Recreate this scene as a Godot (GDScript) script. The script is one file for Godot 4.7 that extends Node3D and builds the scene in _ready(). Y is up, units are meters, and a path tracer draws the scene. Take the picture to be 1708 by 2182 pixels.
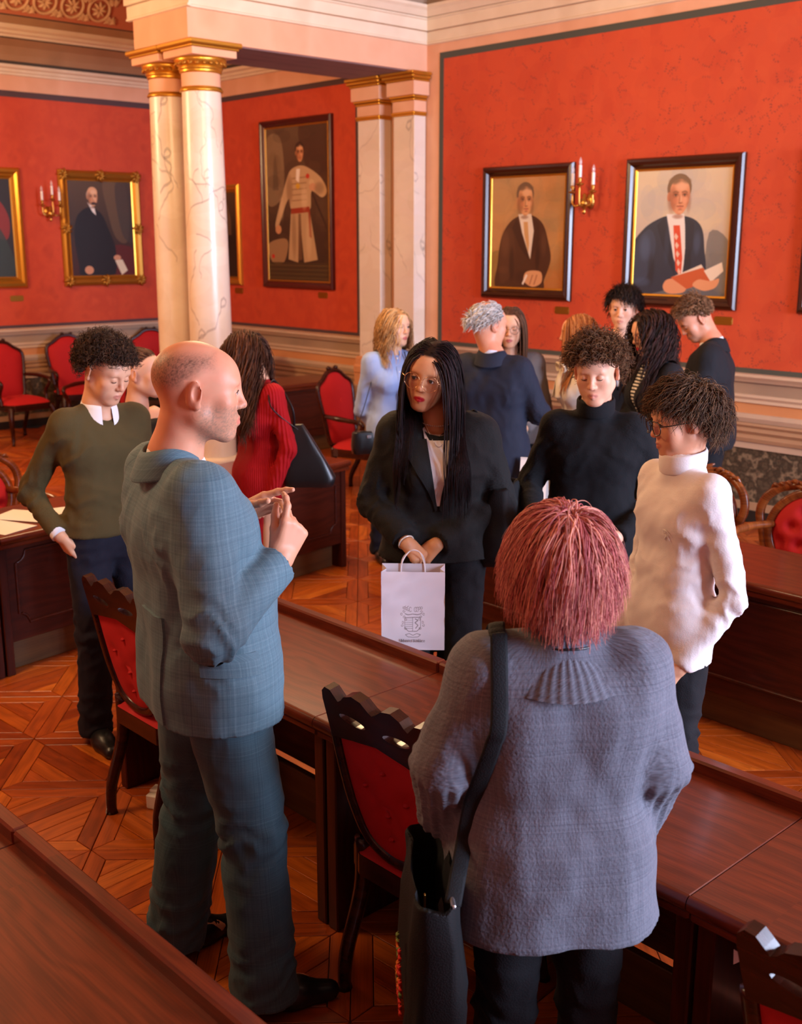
extends Node3D
# A council chamber with red walls: people in conversation between rows of dark wooden desks.

const XR := 7.758      # right-hand wall
const ZL := -12.43     # far left-hand wall
const ZW := 4.2        # window wall behind the camera
const XW := -4.2       # wall behind the camera on the left
const CEIL := 5.0
const ZB1 := -7.925    # near face of the beam
const ZB2 := -8.73     # far face of the beam

var M := {}
var used := {}
var rng := RandomNumberGenerator.new()
var fnz := FastNoiseLite.new()
var jobs: Array = []

# ---------------------------------------------------------------- mesh collecting
class MB:
	var v := PackedVector3Array()
	var n := PackedVector3Array()
	var c := PackedColorArray()
	var uv := PackedVector2Array()
	var ix := PackedInt32Array()
	var col := Color(1, 1, 1)
	var xf := Transform3D()

	func vert(p: Vector3, nn: Vector3, u: Vector2) -> int:
		v.append(xf * p)
		n.append((xf.basis * nn).normalized())
		uv.append(u)
		c.append(col)
		return v.size() - 1

	# corners counter-clockwise seen from outside
	func quad(a: Vector3, b: Vector3, d: Vector3, e: Vector3, us := 1.0) -> void:
		var nn := (b - a).cross(d - a).normalized()
		if nn == Vector3.ZERO:
			nn = (d - a).cross(e - a).normalized()
		var lu := a.distance_to(b) * us
		var lv := b.distance_to(d) * us
		var i := vert(a, nn, Vector2(0, 0))
		vert(b, nn, Vector2(lu, 0)); vert(d, nn, Vector2(lu, lv)); vert(e, nn, Vector2(0, lv))
		ix.append_array([i, i + 2, i + 1, i, i + 3, i + 2])

	func tri(a: Vector3, b: Vector3, d: Vector3) -> void:
		var nn := (b - a).cross(d - a).normalized()
		var i := vert(a, nn, Vector2(0, 0))
		vert(b, nn, Vector2(a.distance_to(b), 0)); vert(d, nn, Vector2(0, a.distance_to(d)))
		ix.append_array([i, i + 2, i + 1])

	# box with chamfered edges; uv runs along the longest side
	func box(at: Vector3, size: Vector3, bev := 0.004, turn := Basis()) -> void:
		var keep := xf
		xf = xf * Transform3D(turn, at)
		var h := size * 0.5
		var b := minf(bev, minf(h.x, minf(h.y, h.z)) * 0.9)
		var i := h - Vector3(b, b, b)
		for ax in 3:
			var a1 := (ax + 1) % 3
			var a2 := (ax + 2) % 3
			for s in [-1.0, 1.0]:
				var p: Array[Vector3] = []
				for k in 4:
					var q := Vector3()
					q[ax] = h[ax] * s
					q[a1] = i[a1] * (-1.0 if k == 0 or k == 3 else 1.0)
					q[a2] = i[a2] * (-1.0 if k < 2 else 1.0)
					p.append(q)
				if s < 0:
					p.reverse()
				if (p[1] - p[0]).length() < (p[2] - p[1]).length():
					p = [p[1], p[2], p[3], p[0]]
				quad(p[0], p[1], p[2], p[3])
			if b > 0.0005:
				for s in [-1.0, 1.0]:
					for t in [-1.0, 1.0]:
						var e: Array[Vector3] = []
						for k in 4:
							var q := Vector3()
							q[ax] = i[ax] * (-1.0 if k == 0 or k == 3 else 1.0)
							q[a1] = (h[a1] if k < 2 else i[a1]) * s
							q[a2] = (i[a2] if k < 2 else h[a2]) * t
							e.append(q)
						if s * t < 0:
							e.reverse()
						if (e[1] - e[0]).cross(e[2] - e[0]).dot(e[0]) < 0:
							e.reverse()
						quad(e[0], e[1], e[2], e[3])
		if b > 0.0005:
			for s in 8:
				var g := Vector3(1 if s & 1 else -1, 1 if s & 2 else -1, 1 if s & 4 else -1)
				var pa := Vector3(h.x, i.y, i.z) * g
				var pb := Vector3(i.x, h.y, i.z) * g
				var pc := Vector3(i.x, i.y, h.z) * g
				if (pb - pa).cross(pc - pa).dot(g) < 0:
					tri(pa, pc, pb)
				else:
					tri(pa, pb, pc)
		xf = keep

	# rows of points, smooth; outside on the left of the row direction when rows run upwards
	func grid(rows: Array, closed := false, flip := false, uvs := Vector2(1, 1), cols: Array = []) -> void:
		var R := rows.size()
		var C: int = rows[0].size()
		var base := v.size()
		var W := C + (1 if closed else 0)
		var vl := 0.0
		for r in R:
			var row: PackedVector3Array = rows[r]
			var ul := 0.0
			if r:
				vl += row[0].distance_to(rows[r - 1][0])
			var up: PackedVector3Array = rows[mini(r + 1, R - 1)]
			var dn: PackedVector3Array = rows[maxi(r - 1, 0)]
			for k in W:
				var i := k % C
				if k:
					ul += row[i].distance_to(row[(k - 1) % C])
				var nx: Vector3
				if closed:
					nx = row[(i + 1) % C] - row[(i + C - 1) % C]
				else:
					nx = row[mini(i + 1, C - 1)] - row[maxi(i - 1, 0)]
				var nn := nx.cross(up[i] - dn[i])
				if nn.length_squared() < 1e-16:
					nn = (up[i] - dn[i]) if R < 3 else (rows[R / 2][0] - rows[R / 2][C / 2]) * 0.0 + Vector3.UP * (1.0 if r > R / 2 else -1.0)
				if flip:
					nn = -nn
				if cols:
					col = cols[r]
				vert(row[i], nn.normalized(), Vector2(ul * uvs.x, vl * uvs.y))
		for r in R - 1:
			for k in W - 1:
				var a := base + r * W + k
				var b := a + 1
				var d := a + W + 1
				var e := a + W
				if flip:
					ix.append_array([a, b, d, a, d, e])
				else:
					ix.append_array([a, d, b, a, e, d])

	# profile of (radius, height) pairs turned about the y axis
	func lathe(prof: Array, segs := 20, at := Vector3(), sx := 1.0, sz := 1.0) -> void:
		var rows: Array = []
		for q in prof:
			var row := PackedVector3Array()
			for k in segs:
				var a := -TAU * k / segs
				row.append(at + Vector3(cos(a) * q[0] * sx, q[1], sin(a) * q[0] * sz))
			rows.append(row)
		grid(rows, true)

	func tube(path: PackedVector3Array, radii: Array, sides := 8, caps := true, flat := 1.0, upv := Vector3.UP, cols: Array = []) -> void:
		var rows: Array = []
		var N := path.size()
		var side := Vector3()
		for i in N:
			var t := (path[mini(i + 1, N - 1)] - path[maxi(i - 1, 0)]).normalized()
			if i == 0:
				side = t.cross(upv)
				if side.length() < 0.05:
					side = t.cross(Vector3(1, 0.2, 0.3))
			else:
				side = side - t * side.dot(t)
			side = side.normalized()
			var o := t.cross(side)
			var row := PackedVector3Array()
			var r: float = radii[i] if i < radii.size() else radii[radii.size() - 1]
			for k in sides:
				var a := TAU * k / sides
				row.append(path[i] + side * cos(a) * r + o * sin(a) * r * flat)
			rows.append(row)
		if caps:
			var f := PackedVector3Array()
			var l := PackedVector3Array()
			for k in sides:
				f.append(path[0]); l.append(path[N - 1])
			rows.push_front(f); rows.append(l)
			if cols:
				cols = [cols[0]] + cols + [cols[-1]]
		grid(rows, true, false, Vector2(1, 1), cols)

	# flat outline (x, y) raised along z by depth with a small chamfer
	func prism(poly: PackedVector2Array, depth: float, bev := 0.0, z0 := 0.0) -> void:
		var P := poly
		if Geometry2D.is_polygon_clockwise(P):
			P.reverse()
		var inner := P
		if bev > 0.0:
			var off := Geometry2D.offset_polygon(P, -bev)
			if off.size() == 1 and off[0].size() >= 3:
				inner = off[0]
				if Geometry2D.is_polygon_clockwise(inner):
					inner.reverse()
		for s in [1, -1]:
			var zz: float = z0 + depth if s == 1 else z0
			var ids := Geometry2D.triangulate_polygon(inner if s == 1 else P)
			var src := inner if s == 1 else P
			var b := v.size()
			for q in src:
				vert(Vector3(q.x, q.y, zz), Vector3(0, 0, s), q)
			for t in ids.size() / 3:
				var a := ids[t * 3]; var d := ids[t * 3 + 1]; var e := ids[t * 3 + 2]
				var ccw := (src[d] - src[a]).cross(src[e] - src[a]) > 0
				if ccw == (s == 1):
					ix.append_array([b + a, b + e, b + d])
				else:
					ix.append_array([b + a, b + d, b + e])
		var m := P.size()
		for k in m:
			var a := P[k]; var b2 := P[(k + 1) % m]
			if bev > 0.0 and inner.size() == m:
				# the offset outline may start elsewhere
				pass
			quad(Vector3(a.x, a.y, z0), Vector3(b2.x, b2.y, z0), Vector3(b2.x, b2.y, z0 + depth - bev), Vector3(a.x, a.y, z0 + depth - bev))
		if bev > 0.0 and inner != P:
			# chamfer: nearest points of the inner outline
			for k in m:
				var a := P[k]; var b2 := P[(k + 1) % m]
				var ia := near(inner, a); var ib := near(inner, b2)
				quad(Vector3(a.x, a.y, z0 + depth - bev), Vector3(b2.x, b2.y, z0 + depth - bev), Vector3(ib.x, ib.y, z0 + depth), Vector3(ia.x, ia.y, z0 + depth))

	func near(pts: PackedVector2Array, q: Vector2) -> Vector2:
		var best := pts[0]
		for p in pts:
			if p.distance_squared_to(q) < best.distance_squared_to(q):
				best = p
		return best

	func mesh() -> ArrayMesh:
		var a := []
		a.resize(Mesh.ARRAY_MAX)
		a[Mesh.ARRAY_VERTEX] = v
		a[Mesh.ARRAY_NORMAL] = n
		a[Mesh.ARRAY_COLOR] = c
		a[Mesh.ARRAY_TEX_UV] = uv
		a[Mesh.ARRAY_INDEX] = ix
		var m := ArrayMesh.new()
		m.add_surface_from_arrays(Mesh.PRIMITIVE_TRIANGLES, a)
		return m

# ---------------------------------------------------------------- nodes
func numbered(called: String) -> String:
	var k: int = used.get(called, 0)
	used[called] = k + 1
	return called if k == 0 else "%s_%03d" % [called, k]

func thing(called: String, label: String, category: String, at := Vector3(), yaw := 0.0, group := "") -> Node3D:
	var o := Node3D.new()
	o.name = numbered(called)
	add_child(o)
	o.position = at
	o.rotation_degrees.y = yaw
	o.set_meta("label", label)
	o.set_meta("category", category)
	if group:
		o.set_meta("group", group)
	return o

func part(parent: Node3D, called: String, mesh: Mesh, m: Material, at := Transform3D(), label := "") -> MeshInstance3D:
	var o := MeshInstance3D.new()
	o.name = called
	o.mesh = mesh
	o.material_override = m
	parent.add_child(o, true)
	o.transform = at
	if label:
		o.set_meta("label", label)
	return o

func struct(called: String) -> Node3D:
	var o := Node3D.new()
	o.name = called
	add_child(o)
	o.set_meta("kind", "structure")
	return o

func copy(o: Node3D, label: String, at: Vector3, yaw: float) -> Node3D:
	var r: Node3D = o.duplicate()
	var nm := String(o.name)
	if nm.length() > 4 and nm.substr(nm.length() - 3).is_valid_int():
		nm = nm.substr(0, nm.length() - 4)
	r.name = numbered(nm)
	add_child(r)
	r.position = at
	r.rotation_degrees.y = yaw
	r.set_meta("label", label)
	return r

func T(at: Vector3, yaw := 0.0, pitch := 0.0, roll := 0.0) -> Transform3D:
	return Transform3D(Basis.from_euler(Vector3(deg_to_rad(pitch), deg_to_rad(yaw), deg_to_rad(roll))), at)

func bx(at: Vector3, size: Vector3, bev := 0.004, turn := Basis()) -> ArrayMesh:
	var m := MB.new()
	m.box(at, size, bev, turn)
	return m.mesh()

func pv(a: Array) -> PackedVector3Array:
	var o := PackedVector3Array()
	for q in a:
		o.append(q)
	return o

# smooth path through points
func spline(pts: Array, steps := 6) -> PackedVector3Array:
	var o := PackedVector3Array()
	var N := pts.size()
	for i in N - 1:
		var p0: Vector3 = pts[maxi(i - 1, 0)]
		var p1: Vector3 = pts[i]
		var p2: Vector3 = pts[i + 1]
		var p3: Vector3 = pts[mini(i + 2, N - 1)]
		for k in steps:
			o.append(p1.cubic_interpolate(p2, p0, p3, float(k) / steps))
	o.append(pts[N - 1])
	return o

func spline2(pts: Array, steps := 6, closed := true) -> PackedVector2Array:
	var o := PackedVector2Array()
	var N := pts.size()
	for i in (N if closed else N - 1):
		var p0: Vector2 = pts[(i - 1 + N) % N] if closed else pts[maxi(i - 1, 0)]
		var p1: Vector2 = pts[i]
		var p2: Vector2 = pts[(i + 1) % N]
		var p3: Vector2 = pts[(i + 2) % N] if closed else pts[mini(i + 2, N - 1)]
		for k in steps:
			o.append(p1.cubic_interpolate(p2, p0, p3, float(k) / steps))
	if not closed:
		o.append(pts[N - 1])
	return o

# ---------------------------------------------------------------- materials
func S(r: int, g: int, b: int) -> Color:
	return Color(r / 255.0, g / 255.0, b / 255.0)

func mat(key: String, c: Color, rough := 0.6, metal := 0.0, spec := 0.5) -> StandardMaterial3D:
	var m := StandardMaterial3D.new()
	m.resource_name = key
	m.albedo_color = c
	m.roughness = rough
	m.metallic = metal
	m.metallic_specular = spec
	M[key] = m
	return m

func noise_tex(freq: float, ramp: Array, size := 512, oct := 4, kind := FastNoiseLite.TYPE_SIMPLEX_SMOOTH, sd := 1, normal := false, bump := 4.0) -> NoiseTexture2D:
	var f := FastNoiseLite.new()
	f.noise_type = kind
	f.frequency = freq
	f.fractal_octaves = oct
	f.seed = sd
	var t := NoiseTexture2D.new()
	t.width = size
	t.height = size
	t.seamless = true
	t.noise = f
	t.as_normal_map = normal
	t.bump_strength = bump
	if ramp:
		var g := Gradient.new()
		g.offsets = PackedFloat32Array(range(ramp.size()).map(func(i): return float(i) / (ramp.size() - 1)))
		g.colors = PackedColorArray(ramp)
		t.color_ramp = g
	return t

# wood grain drawn as long wavering fibres, u along the board
func grain_image(w: int, h: int, base: Color, dark: Color, light: Color, sd: int) -> ImageTexture:
	var im := Image.create(w, h, false, Image.FORMAT_RGB8)
	var f := FastNoiseLite.new()
	f.seed = sd
	f.frequency = 0.01
	f.fractal_octaves = 3
	var g := FastNoiseLite.new()
	g.seed = sd + 7
	g.frequency = 0.05
	g.fractal_octaves = 2
	for y in h:
		for x in w:
			var warp := f.get_noise_2d(x * 0.35, y * 1.2) * 26.0
			var ring := 0.5 + 0.5 * sin((y + warp) * 0.33 + f.get_noise_2d(x * 0.2 + 900.0, y * 0.6) * 6.0)
			var fib := g.get_noise_2d(x * 0.12, y * 9.0)
			var c := base.lerp(dark, clampf(ring * 0.45 + maxf(fib, 0.0) * 0.5, 0, 1)).lerp(light, clampf(-fib * 0.5, 0, 1))
			im.set_pixel(x, y, c)
	return ImageTexture.create_from_image(im)

func tex_mat(key: String, t: Texture2D, rough: float, scale: Vector3, tri := true, metal := 0.0) -> StandardMaterial3D:
	var m := mat(key, Color(1, 1, 1), rough, metal)
	m.albedo_texture = t
	m.uv1_scale = scale
	if tri:
		m.uv1_triplanar = true
		m.uv1_world_triplanar = true
	return m

# a picture that is drawn in the script
class Canvas:
	var im: Image
	var w: int
	var h: int
	func _init(ww: int, hh: int, c: Color) -> void:
		w = ww * 2
		h = hh * 2
		im = Image.create(w, h, false, Image.FORMAT_RGBA8)
		im.fill(c)
	func fade(c0: Color, c1: Color, y0: float, y1: float) -> void:
		for y in range(int(y0 * h), int(y1 * h)):
			im.fill_rect(Rect2i(0, y, w, 1), c0.lerp(c1, (y - y0 * h) / ((y1 - y0) * h)))
	func dab(seed_n: int, cols: Array, count: int, rx: float, ry: float, al: float, box := Rect2(0, 0, 1, 1)) -> void:
		var r := RandomNumberGenerator.new()
		r.seed = seed_n
		for i in count:
			var k: Color = cols[r.randi() % cols.size()]
			ell(box.position.x + r.randf() * box.size.x, box.position.y + r.randf() * box.size.y, rx * r.randf_range(0.5, 1.3), ry * r.randf_range(0.5, 1.3), k, al)
	func span(x0: float, x1: float, y: int, c: Color, al: float) -> void:
		var a := maxi(0, int(round(x0)))
		var b := mini(w, int(round(x1)))
		if b <= a or y < 0 or y >= h:
			return
		if al >= 0.999:
			im.fill_rect(Rect2i(a, y, b - a, 1), c)
		else:
			var base := im.get_pixel((a + b) / 2, y)
			for x in range(a, b):
				im.set_pixel(x, y, im.get_pixel(x, y).lerp(c, al))
	func ell(cx: float, cy: float, rx: float, ry: float, c: Color, al := 1.0) -> void:
		for y in range(int((cy - ry) * h), int((cy + ry) * h) + 1):
			var t := (y / float(h) - cy) / ry
			if absf(t) < 1.0:
				var hw := rx * sqrt(1.0 - t * t) * w
				span(cx * w - hw, cx * w + hw, y, c, al)
	# soft-edged touch of paint
	func air(cx: float, cy: float, rx: float, ry: float, c: Color, al: float) -> void:
		for y in range(maxi(0, int((cy - ry) * h)), mini(h, int((cy + ry) * h) + 1)):
			var t := (y / float(h) - cy) / ry
			if absf(t) >= 1.0:
				continue
			var hw := rx * sqrt(1.0 - t * t) * w
			for x in range(maxi(0, int(cx * w - hw)), mini(w, int(cx * w + hw) + 1)):
				var u := (x / float(w) - cx) / rx
				var k := 1.0 - (u * u + t * t)
				im.set_pixel(x, y, im.get_pixel(x, y).lerp(c, al * k * k * (3.0 - 2.0 * k)))
	func poly(pts: Array, c: Color, al := 1.0) -> void:
		var lo := 9.0
		var hi := -9.0
		for q in pts:
			lo = minf(lo, q[1]); hi = maxf(hi, q[1])
		for y in range(maxi(0, int(lo * h)), mini(h - 1, int(hi * h)) + 1):
			var yy := (y + 0.5) / float(h)
			var xs: Array = []
			for i in pts.size():
				var a = pts[i]
				var b = pts[(i + 1) % pts.size()]
				if (a[1] <= yy) != (b[1] <= yy):
					xs.append(a[0] + (b[0] - a[0]) * (yy - a[1]) / (b[1] - a[1]))
			xs.sort()
			for k in xs.size() / 2:
				span(xs[k * 2] * w, xs[k * 2 + 1] * w, y, c, al)
	func blob(pts: Array, c: Color, al := 1.0) -> void:
		var vs: Array = []
		for q in pts:
			vs.append(Vector2(q[0], q[1]))
		var N := vs.size()
		var o: Array = []
		for i in N:
			for k in 5:
				var p: Vector2 = vs[i].cubic_interpolate(vs[(i + 1) % N], vs[(i - 1 + N) % N], vs[(i + 2) % N], k / 5.0)
				o.append([p.x, p.y])
		poly(o, c, al)
	func line(a: Vector2, b: Vector2, wd: float, c: Color, al := 1.0) -> void:
		var d := (b - a)
		if d.length() < 1e-5:
			return
		var s := Vector2(-d.y * float(h) / w, d.x * float(w) / h).normalized() * wd
		var k := Vector2(-d.y, d.x).normalized() * wd
		poly([[a.x + k.x, a.y + k.y], [b.x + k.x, b.y + k.y], [b.x - k.x, b.y - k.y], [a.x - k.x, a.y - k.y]], c, al)
	func path(pts: Array, wd: float, c: Color, al := 1.0) -> void:
		for i in pts.size() - 1:
			line(Vector2(pts[i][0], pts[i][1]), Vector2(pts[i + 1][0], pts[i + 1][1]), wd, c, al)
	func soften(k: int) -> void:
		im.resize(w / k, h / k, Image.INTERPOLATE_LANCZOS)
		im.resize(w, h, Image.INTERPOLATE_CUBIC)
	func tex() -> ImageTexture:
		im.resize(w / 2, h / 2, Image.INTERPOLATE_LANCZOS)
		return ImageTexture.create_from_image(im)

# ================================================================ the scene
func _ready() -> void:
	rng.seed = 20240
	fnz.seed = 5
	fnz.frequency = 1.0
	fnz.fractal_octaves = 2
	# camera
	var cam := Camera3D.new()
	cam.name = "camera"
	cam.fov = 49.187
	cam.position = Vector3(0, 2.1, 0)
	cam.rotation_degrees = Vector3(-13.63, -43.14, 0)
	cam.near = 0.05
	cam.far = 60.0
	var lens_at := CameraAttributesPhysical.new()
	lens_at.frustum_focal_length = 26.218
	lens_at.frustum_focus_distance = 3.1
	lens_at.frustum_near = 0.05
	lens_at.frustum_far = 60.0
	lens_at.exposure_aperture = 3.2
	cam.attributes = lens_at
	add_child(cam)
	cam.current = true
	# sky and exposure
	var env := Environment.new()
	env.background_mode = Environment.BG_SKY
	var sky := Sky.new()
	var sm := ProceduralSkyMaterial.new()
	sm.sky_top_color = S(150, 180, 225)
	sm.sky_horizon_color = S(215, 225, 240)
	sm.ground_bottom_color = S(120, 120, 125)
	sm.ground_horizon_color = S(190, 195, 205)
	sm.sun_angle_max = 0.0
	sky.sky_material = sm
	env.sky = sky
	env.background_energy_multiplier = 2.0
	env.tonemap_mode = Environment.TONE_MAPPER_LINEAR
	env.tonemap_exposure = 0.57
	env.sdfgi_enabled = true
	env.ssao_enabled = true
	env.ssil_enabled = true
	var we := WorldEnvironment.new()
	we.name = "world_environment"
	we.environment = env
	add_child(we)
	# daylight that enters by the two tall windows behind the camera, on the right
	for wx in WINDOWS:
		var al := AreaLight3D.new()
		al.name = "window_daylight"
		al.area_size = Vector2(1.7, 2.6)
		al.light_color = S(206, 222, 255)
		al.light_energy = DAY
		al.area_normalize_energy = true
		al.shadow_enabled = true
		al.area_range = 40.0
		add_child(al, true)
		al.position = Vector3(wx, 2.35, ZW - 0.06)
	materials()
	print("materials ", Time.get_ticks_msec())
	shell()
	dado_and_cornice()
	parquet()
	columns_and_beam()
	pictures()
	sconces()
	chandeliers()
	print("room ", Time.get_ticks_msec())
	desks()
	chairs()
	small_things()
	print("furniture ", Time.get_ticks_msec())
	people()
	print("done ", Time.get_ticks_msec())

const WINDOWS := [4.1, 6.5]
const DAY := 130.0

func materials() -> void:
	# red wall with a printed sprig pattern
	var cv := Canvas.new(768, 768, S(198, 74, 38))
	var r := RandomNumberGenerator.new()
	r.seed = 3
	cv.dab(4, [S(206, 84, 44), S(186, 64, 34), S(194, 74, 44)], 260, 0.05, 0.05, 0.25)
	for i in 330:
		var p := Vector2(r.randf_range(0.02, 0.98), r.randf_range(0.02, 0.98))
		var dirn := r.randf() * TAU
		var k: Color = [S(120, 48, 42), S(140, 56, 38), S(112, 50, 52)][r.randi() % 3]
		var al := r.randf_range(0.3, 0.8)
		for s in 4:
			var q := p + Vector2(cos(dirn), sin(dirn)) * 0.011
			cv.line(p, q, 0.0005, k, al * 0.4)
			for sd in [-1, 1]:
				if r.randf() < 0.7:
					var a: float = dirn + sd * r.randf_range(0.6, 1.3)
					cv.line(q, q + Vector2(cos(a), sin(a)) * r.randf_range(0.004, 0.008), 0.0018, k, al)
			dirn += r.randf_range(-0.5, 0.5)
			p = q
	tex_mat("red_sprig", cv.tex(), 0.75, Vector3(0.55, 0.55, 0.55))
	tex_mat("red_plain", noise_tex(0.012, [S(176, 58, 30), S(198, 72, 38), S(188, 64, 34), S(206, 80, 44)], 512, 4), 0.75, Vector3(0.4, 0.4, 0.4))
	tex_mat("plaster_peach", noise_tex(0.01, [S(214, 158, 122), S(226, 174, 140), S(220, 164, 130)], 256, 4), 0.8, Vector3(0.4, 0.4, 0.4))
	tex_mat("plaster_cream", noise_tex(0.01, [S(214, 192, 164), S(228, 210, 184), S(220, 200, 172)], 256, 4), 0.75, Vector3(0.4, 0.4, 0.4))
	tex_mat("plaster_tan", noise_tex(0.01, [S(152, 116, 84), S(170, 132, 98), S(160, 122, 90)], 256, 4), 0.8, Vector3(0.4, 0.4, 0.4))
	tex_mat("plaster_taupe", noise_tex(0.01, [S(150, 126, 104), S(168, 142, 118)], 256, 4), 0.8, Vector3(0.4, 0.4, 0.4))
	tex_mat("band_orange", noise_tex(0.01, [S(198, 132, 82), S(212, 148, 96)], 256, 4), 0.75, Vector3(0.4, 0.4, 0.4))
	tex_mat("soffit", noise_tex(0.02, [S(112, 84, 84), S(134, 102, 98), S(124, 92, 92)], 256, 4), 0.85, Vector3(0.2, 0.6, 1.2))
	tex_mat("dado_cream", noise_tex(0.01, [S(184, 158, 132), S(198, 172, 146), S(190, 164, 138)], 256, 4), 0.6, Vector3(0.4, 0.4, 0.4))  # same cream plaster, its colour darkened for the weaker light on the dado
	mat("border_green", S(74, 76, 66), 0.8)
	mat("border_violet", S(78, 58, 60), 0.8)
	mat("line_dark", S(70, 62, 54), 0.8)
	tex_mat("ceiling_white", noise_tex(0.01, [S(168, 128, 92), S(186, 146, 108)], 256, 4), 0.85, Vector3(0.4, 0.4, 0.4))
	mat("frieze_ground", S(196, 118, 86), 0.85)
	mat("frieze_relief", S(222, 184, 140), 0.75)
	mat("base_black", S(30, 26, 24), 0.5)
	# marble of the columns: pale ground, a few grey wandering veins
	for kind in 2:
		var mv := Canvas.new(256, 768, S(222, 206, 186))
		mv.dab(11 + kind, [S(232, 220, 202), S(212, 194, 170), S(226, 210, 196), S(216, 200, 184)], 120, 0.22, 0.05, 0.3)
		r.seed = 40 + kind
		for i in (26 if kind == 0 else 16):
			var p := Vector2(r.randf(), r.randf())
			var dirn := PI / 2 + r.randf_range(-0.5, 0.5)
			var gc: Color = [S(128, 118, 112), S(150, 136, 124), S(140, 122, 116)][r.randi() % 3]
			var wd := r.randf_range(0.002, 0.0045)
			for s in r.randi_range(8, 22):
				dirn = lerp_angle(dirn, PI / 2, 0.2) + r.randf_range(-0.8, 0.8)
				var q := p + Vector2(cos(dirn) * 0.035, sin(dirn) * 0.012)
				mv.line(p, q, wd, gc, 0.42 if kind == 0 else 0.22)
				if r.randf() < 0.05:
					mv.path([[q.x, q.y], [q.x + 0.045, q.y + 0.004], [q.x + 0.06, q.y + 0.016], [q.x + 0.03, q.y + 0.026], [q.x + 0.005, q.y + 0.018], [q.x, q.y]], wd, gc, 0.4)
				p = q
		var mm := tex_mat("marble" if kind == 0 else "marble_pale", mv.tex(), 0.3, Vector3(0.9, 0.3, 0.9), kind == 1)
		if kind == 0:
			mm.uv1_scale = Vector3(1.0, 0.33, 1)
	tex_mat("marble_dark", noise_tex(0.02, [S(40, 36, 30), S(96, 84, 66), S(60, 54, 44), S(140, 122, 96), S(52, 46, 38)], 512, 5, FastNoiseLite.TYPE_CELLULAR), 0.3, Vector3(1.2, 1.2, 1.2))
	# woods
	tex_mat("desk_top", grain_image(512, 256, S(104, 40, 18), S(66, 22, 10), S(126, 54, 24), 3), 0.3, Vector3(0.9, 1.6, 1), false)
	tex_mat("desk_side", grain_image(512, 256, S(72, 26, 14), S(46, 15, 8), S(88, 34, 18), 9), 0.34, Vector3(0.8, 1.4, 1), false)
	tex_mat("wood_dark", grain_image(256, 128, S(58, 22, 12), S(36, 12, 8), S(76, 30, 16), 12), 0.26, Vector3(1, 2, 1), false)
	tex_mat("wood_carved", grain_image(256, 128, S(128, 66, 26), S(80, 36, 14), S(164, 92, 40), 15), 0.28, Vector3(2, 2, 1), false)
	tex_mat("desk_plinth", grain_image(256, 128, S(104, 70, 34), S(78, 50, 24), S(120, 84, 44), 17), 0.5, Vector3(0.8, 1.4, 1), false)
	for k in ["desk_top", "desk_side", "wood_dark", "wood_carved"]:
		M[k].clearcoat_enabled = true
		M[k].clearcoat = 0.18
		M[k].metallic_specular = 0.38
		M[k].clearcoat_roughness = 0.12
	for k in 5:
		var t: Color = [S(186, 92, 26), S(168, 76, 20), S(204, 110, 36), S(150, 64, 18), S(178, 84, 30)][k]
		tex_mat("plank%s" % "abcde"[k], grain_image(256, 128, t, t * Color(0.72, 0.66, 0.6), t * Color(1.12, 1.12, 1.1), 21 + k), 0.32, Vector3(1.6, 2.4, 1), false)
	# metals
	mat("gold", S(212, 160, 62), 0.32, 0.85)
	mat("gold_old", S(176, 122, 44), 0.42, 0.75)
	mat("brass", S(190, 140, 66), 0.28, 0.9)
	mat("plate_brass", S(150, 104, 34), 0.35, 0.8)
	mat("steel", S(200, 200, 205), 0.25, 0.9)
	mat("frame_brown", S(58, 26, 14), 0.22)
	mat("frame_red", S(74, 22, 14), 0.25)
	# textiles and the rest
	var v := mat("velvet", S(176, 8, 16), 0.8)
	v.rim_enabled = true; v.rim = 0.25; v.rim_tint = 0.8
	mat("candle", S(236, 232, 222), 0.4)
	mat("paper", S(228, 220, 210), 0.8)
	mat("black_leather", S(22, 22, 24), 0.35)
	var g := mat("glass", Color(0.95, 0.95, 0.95, 0.3), 0.05)
	g.transparency = BaseMaterial3D.TRANSPARENCY_ALPHA
	var lens := mat("lens", Color(0.6, 0.58, 0.55, 0.01), 0.02, 0.0, 0.25)
	lens.transparency = BaseMaterial3D.TRANSPARENCY_ALPHA
	var pane := mat("window_glass", Color(0.95, 0.97, 1.0, 0.08), 0.03)
	pane.transparency = BaseMaterial3D.TRANSPARENCY_ALPHA
	mat("window_wood", S(220, 214, 204), 0.5)

# ---------------------------------------------------------------- the room
func slab(o: Node3D, called: String, a: Vector3, b: Vector3, m: Material, bev := 0.0) -> MeshInstance3D:
	return part(o, called, bx(Vector3(), (b - a).abs(), bev), m, Transform3D(Basis(), (a + b) / 2))

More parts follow.
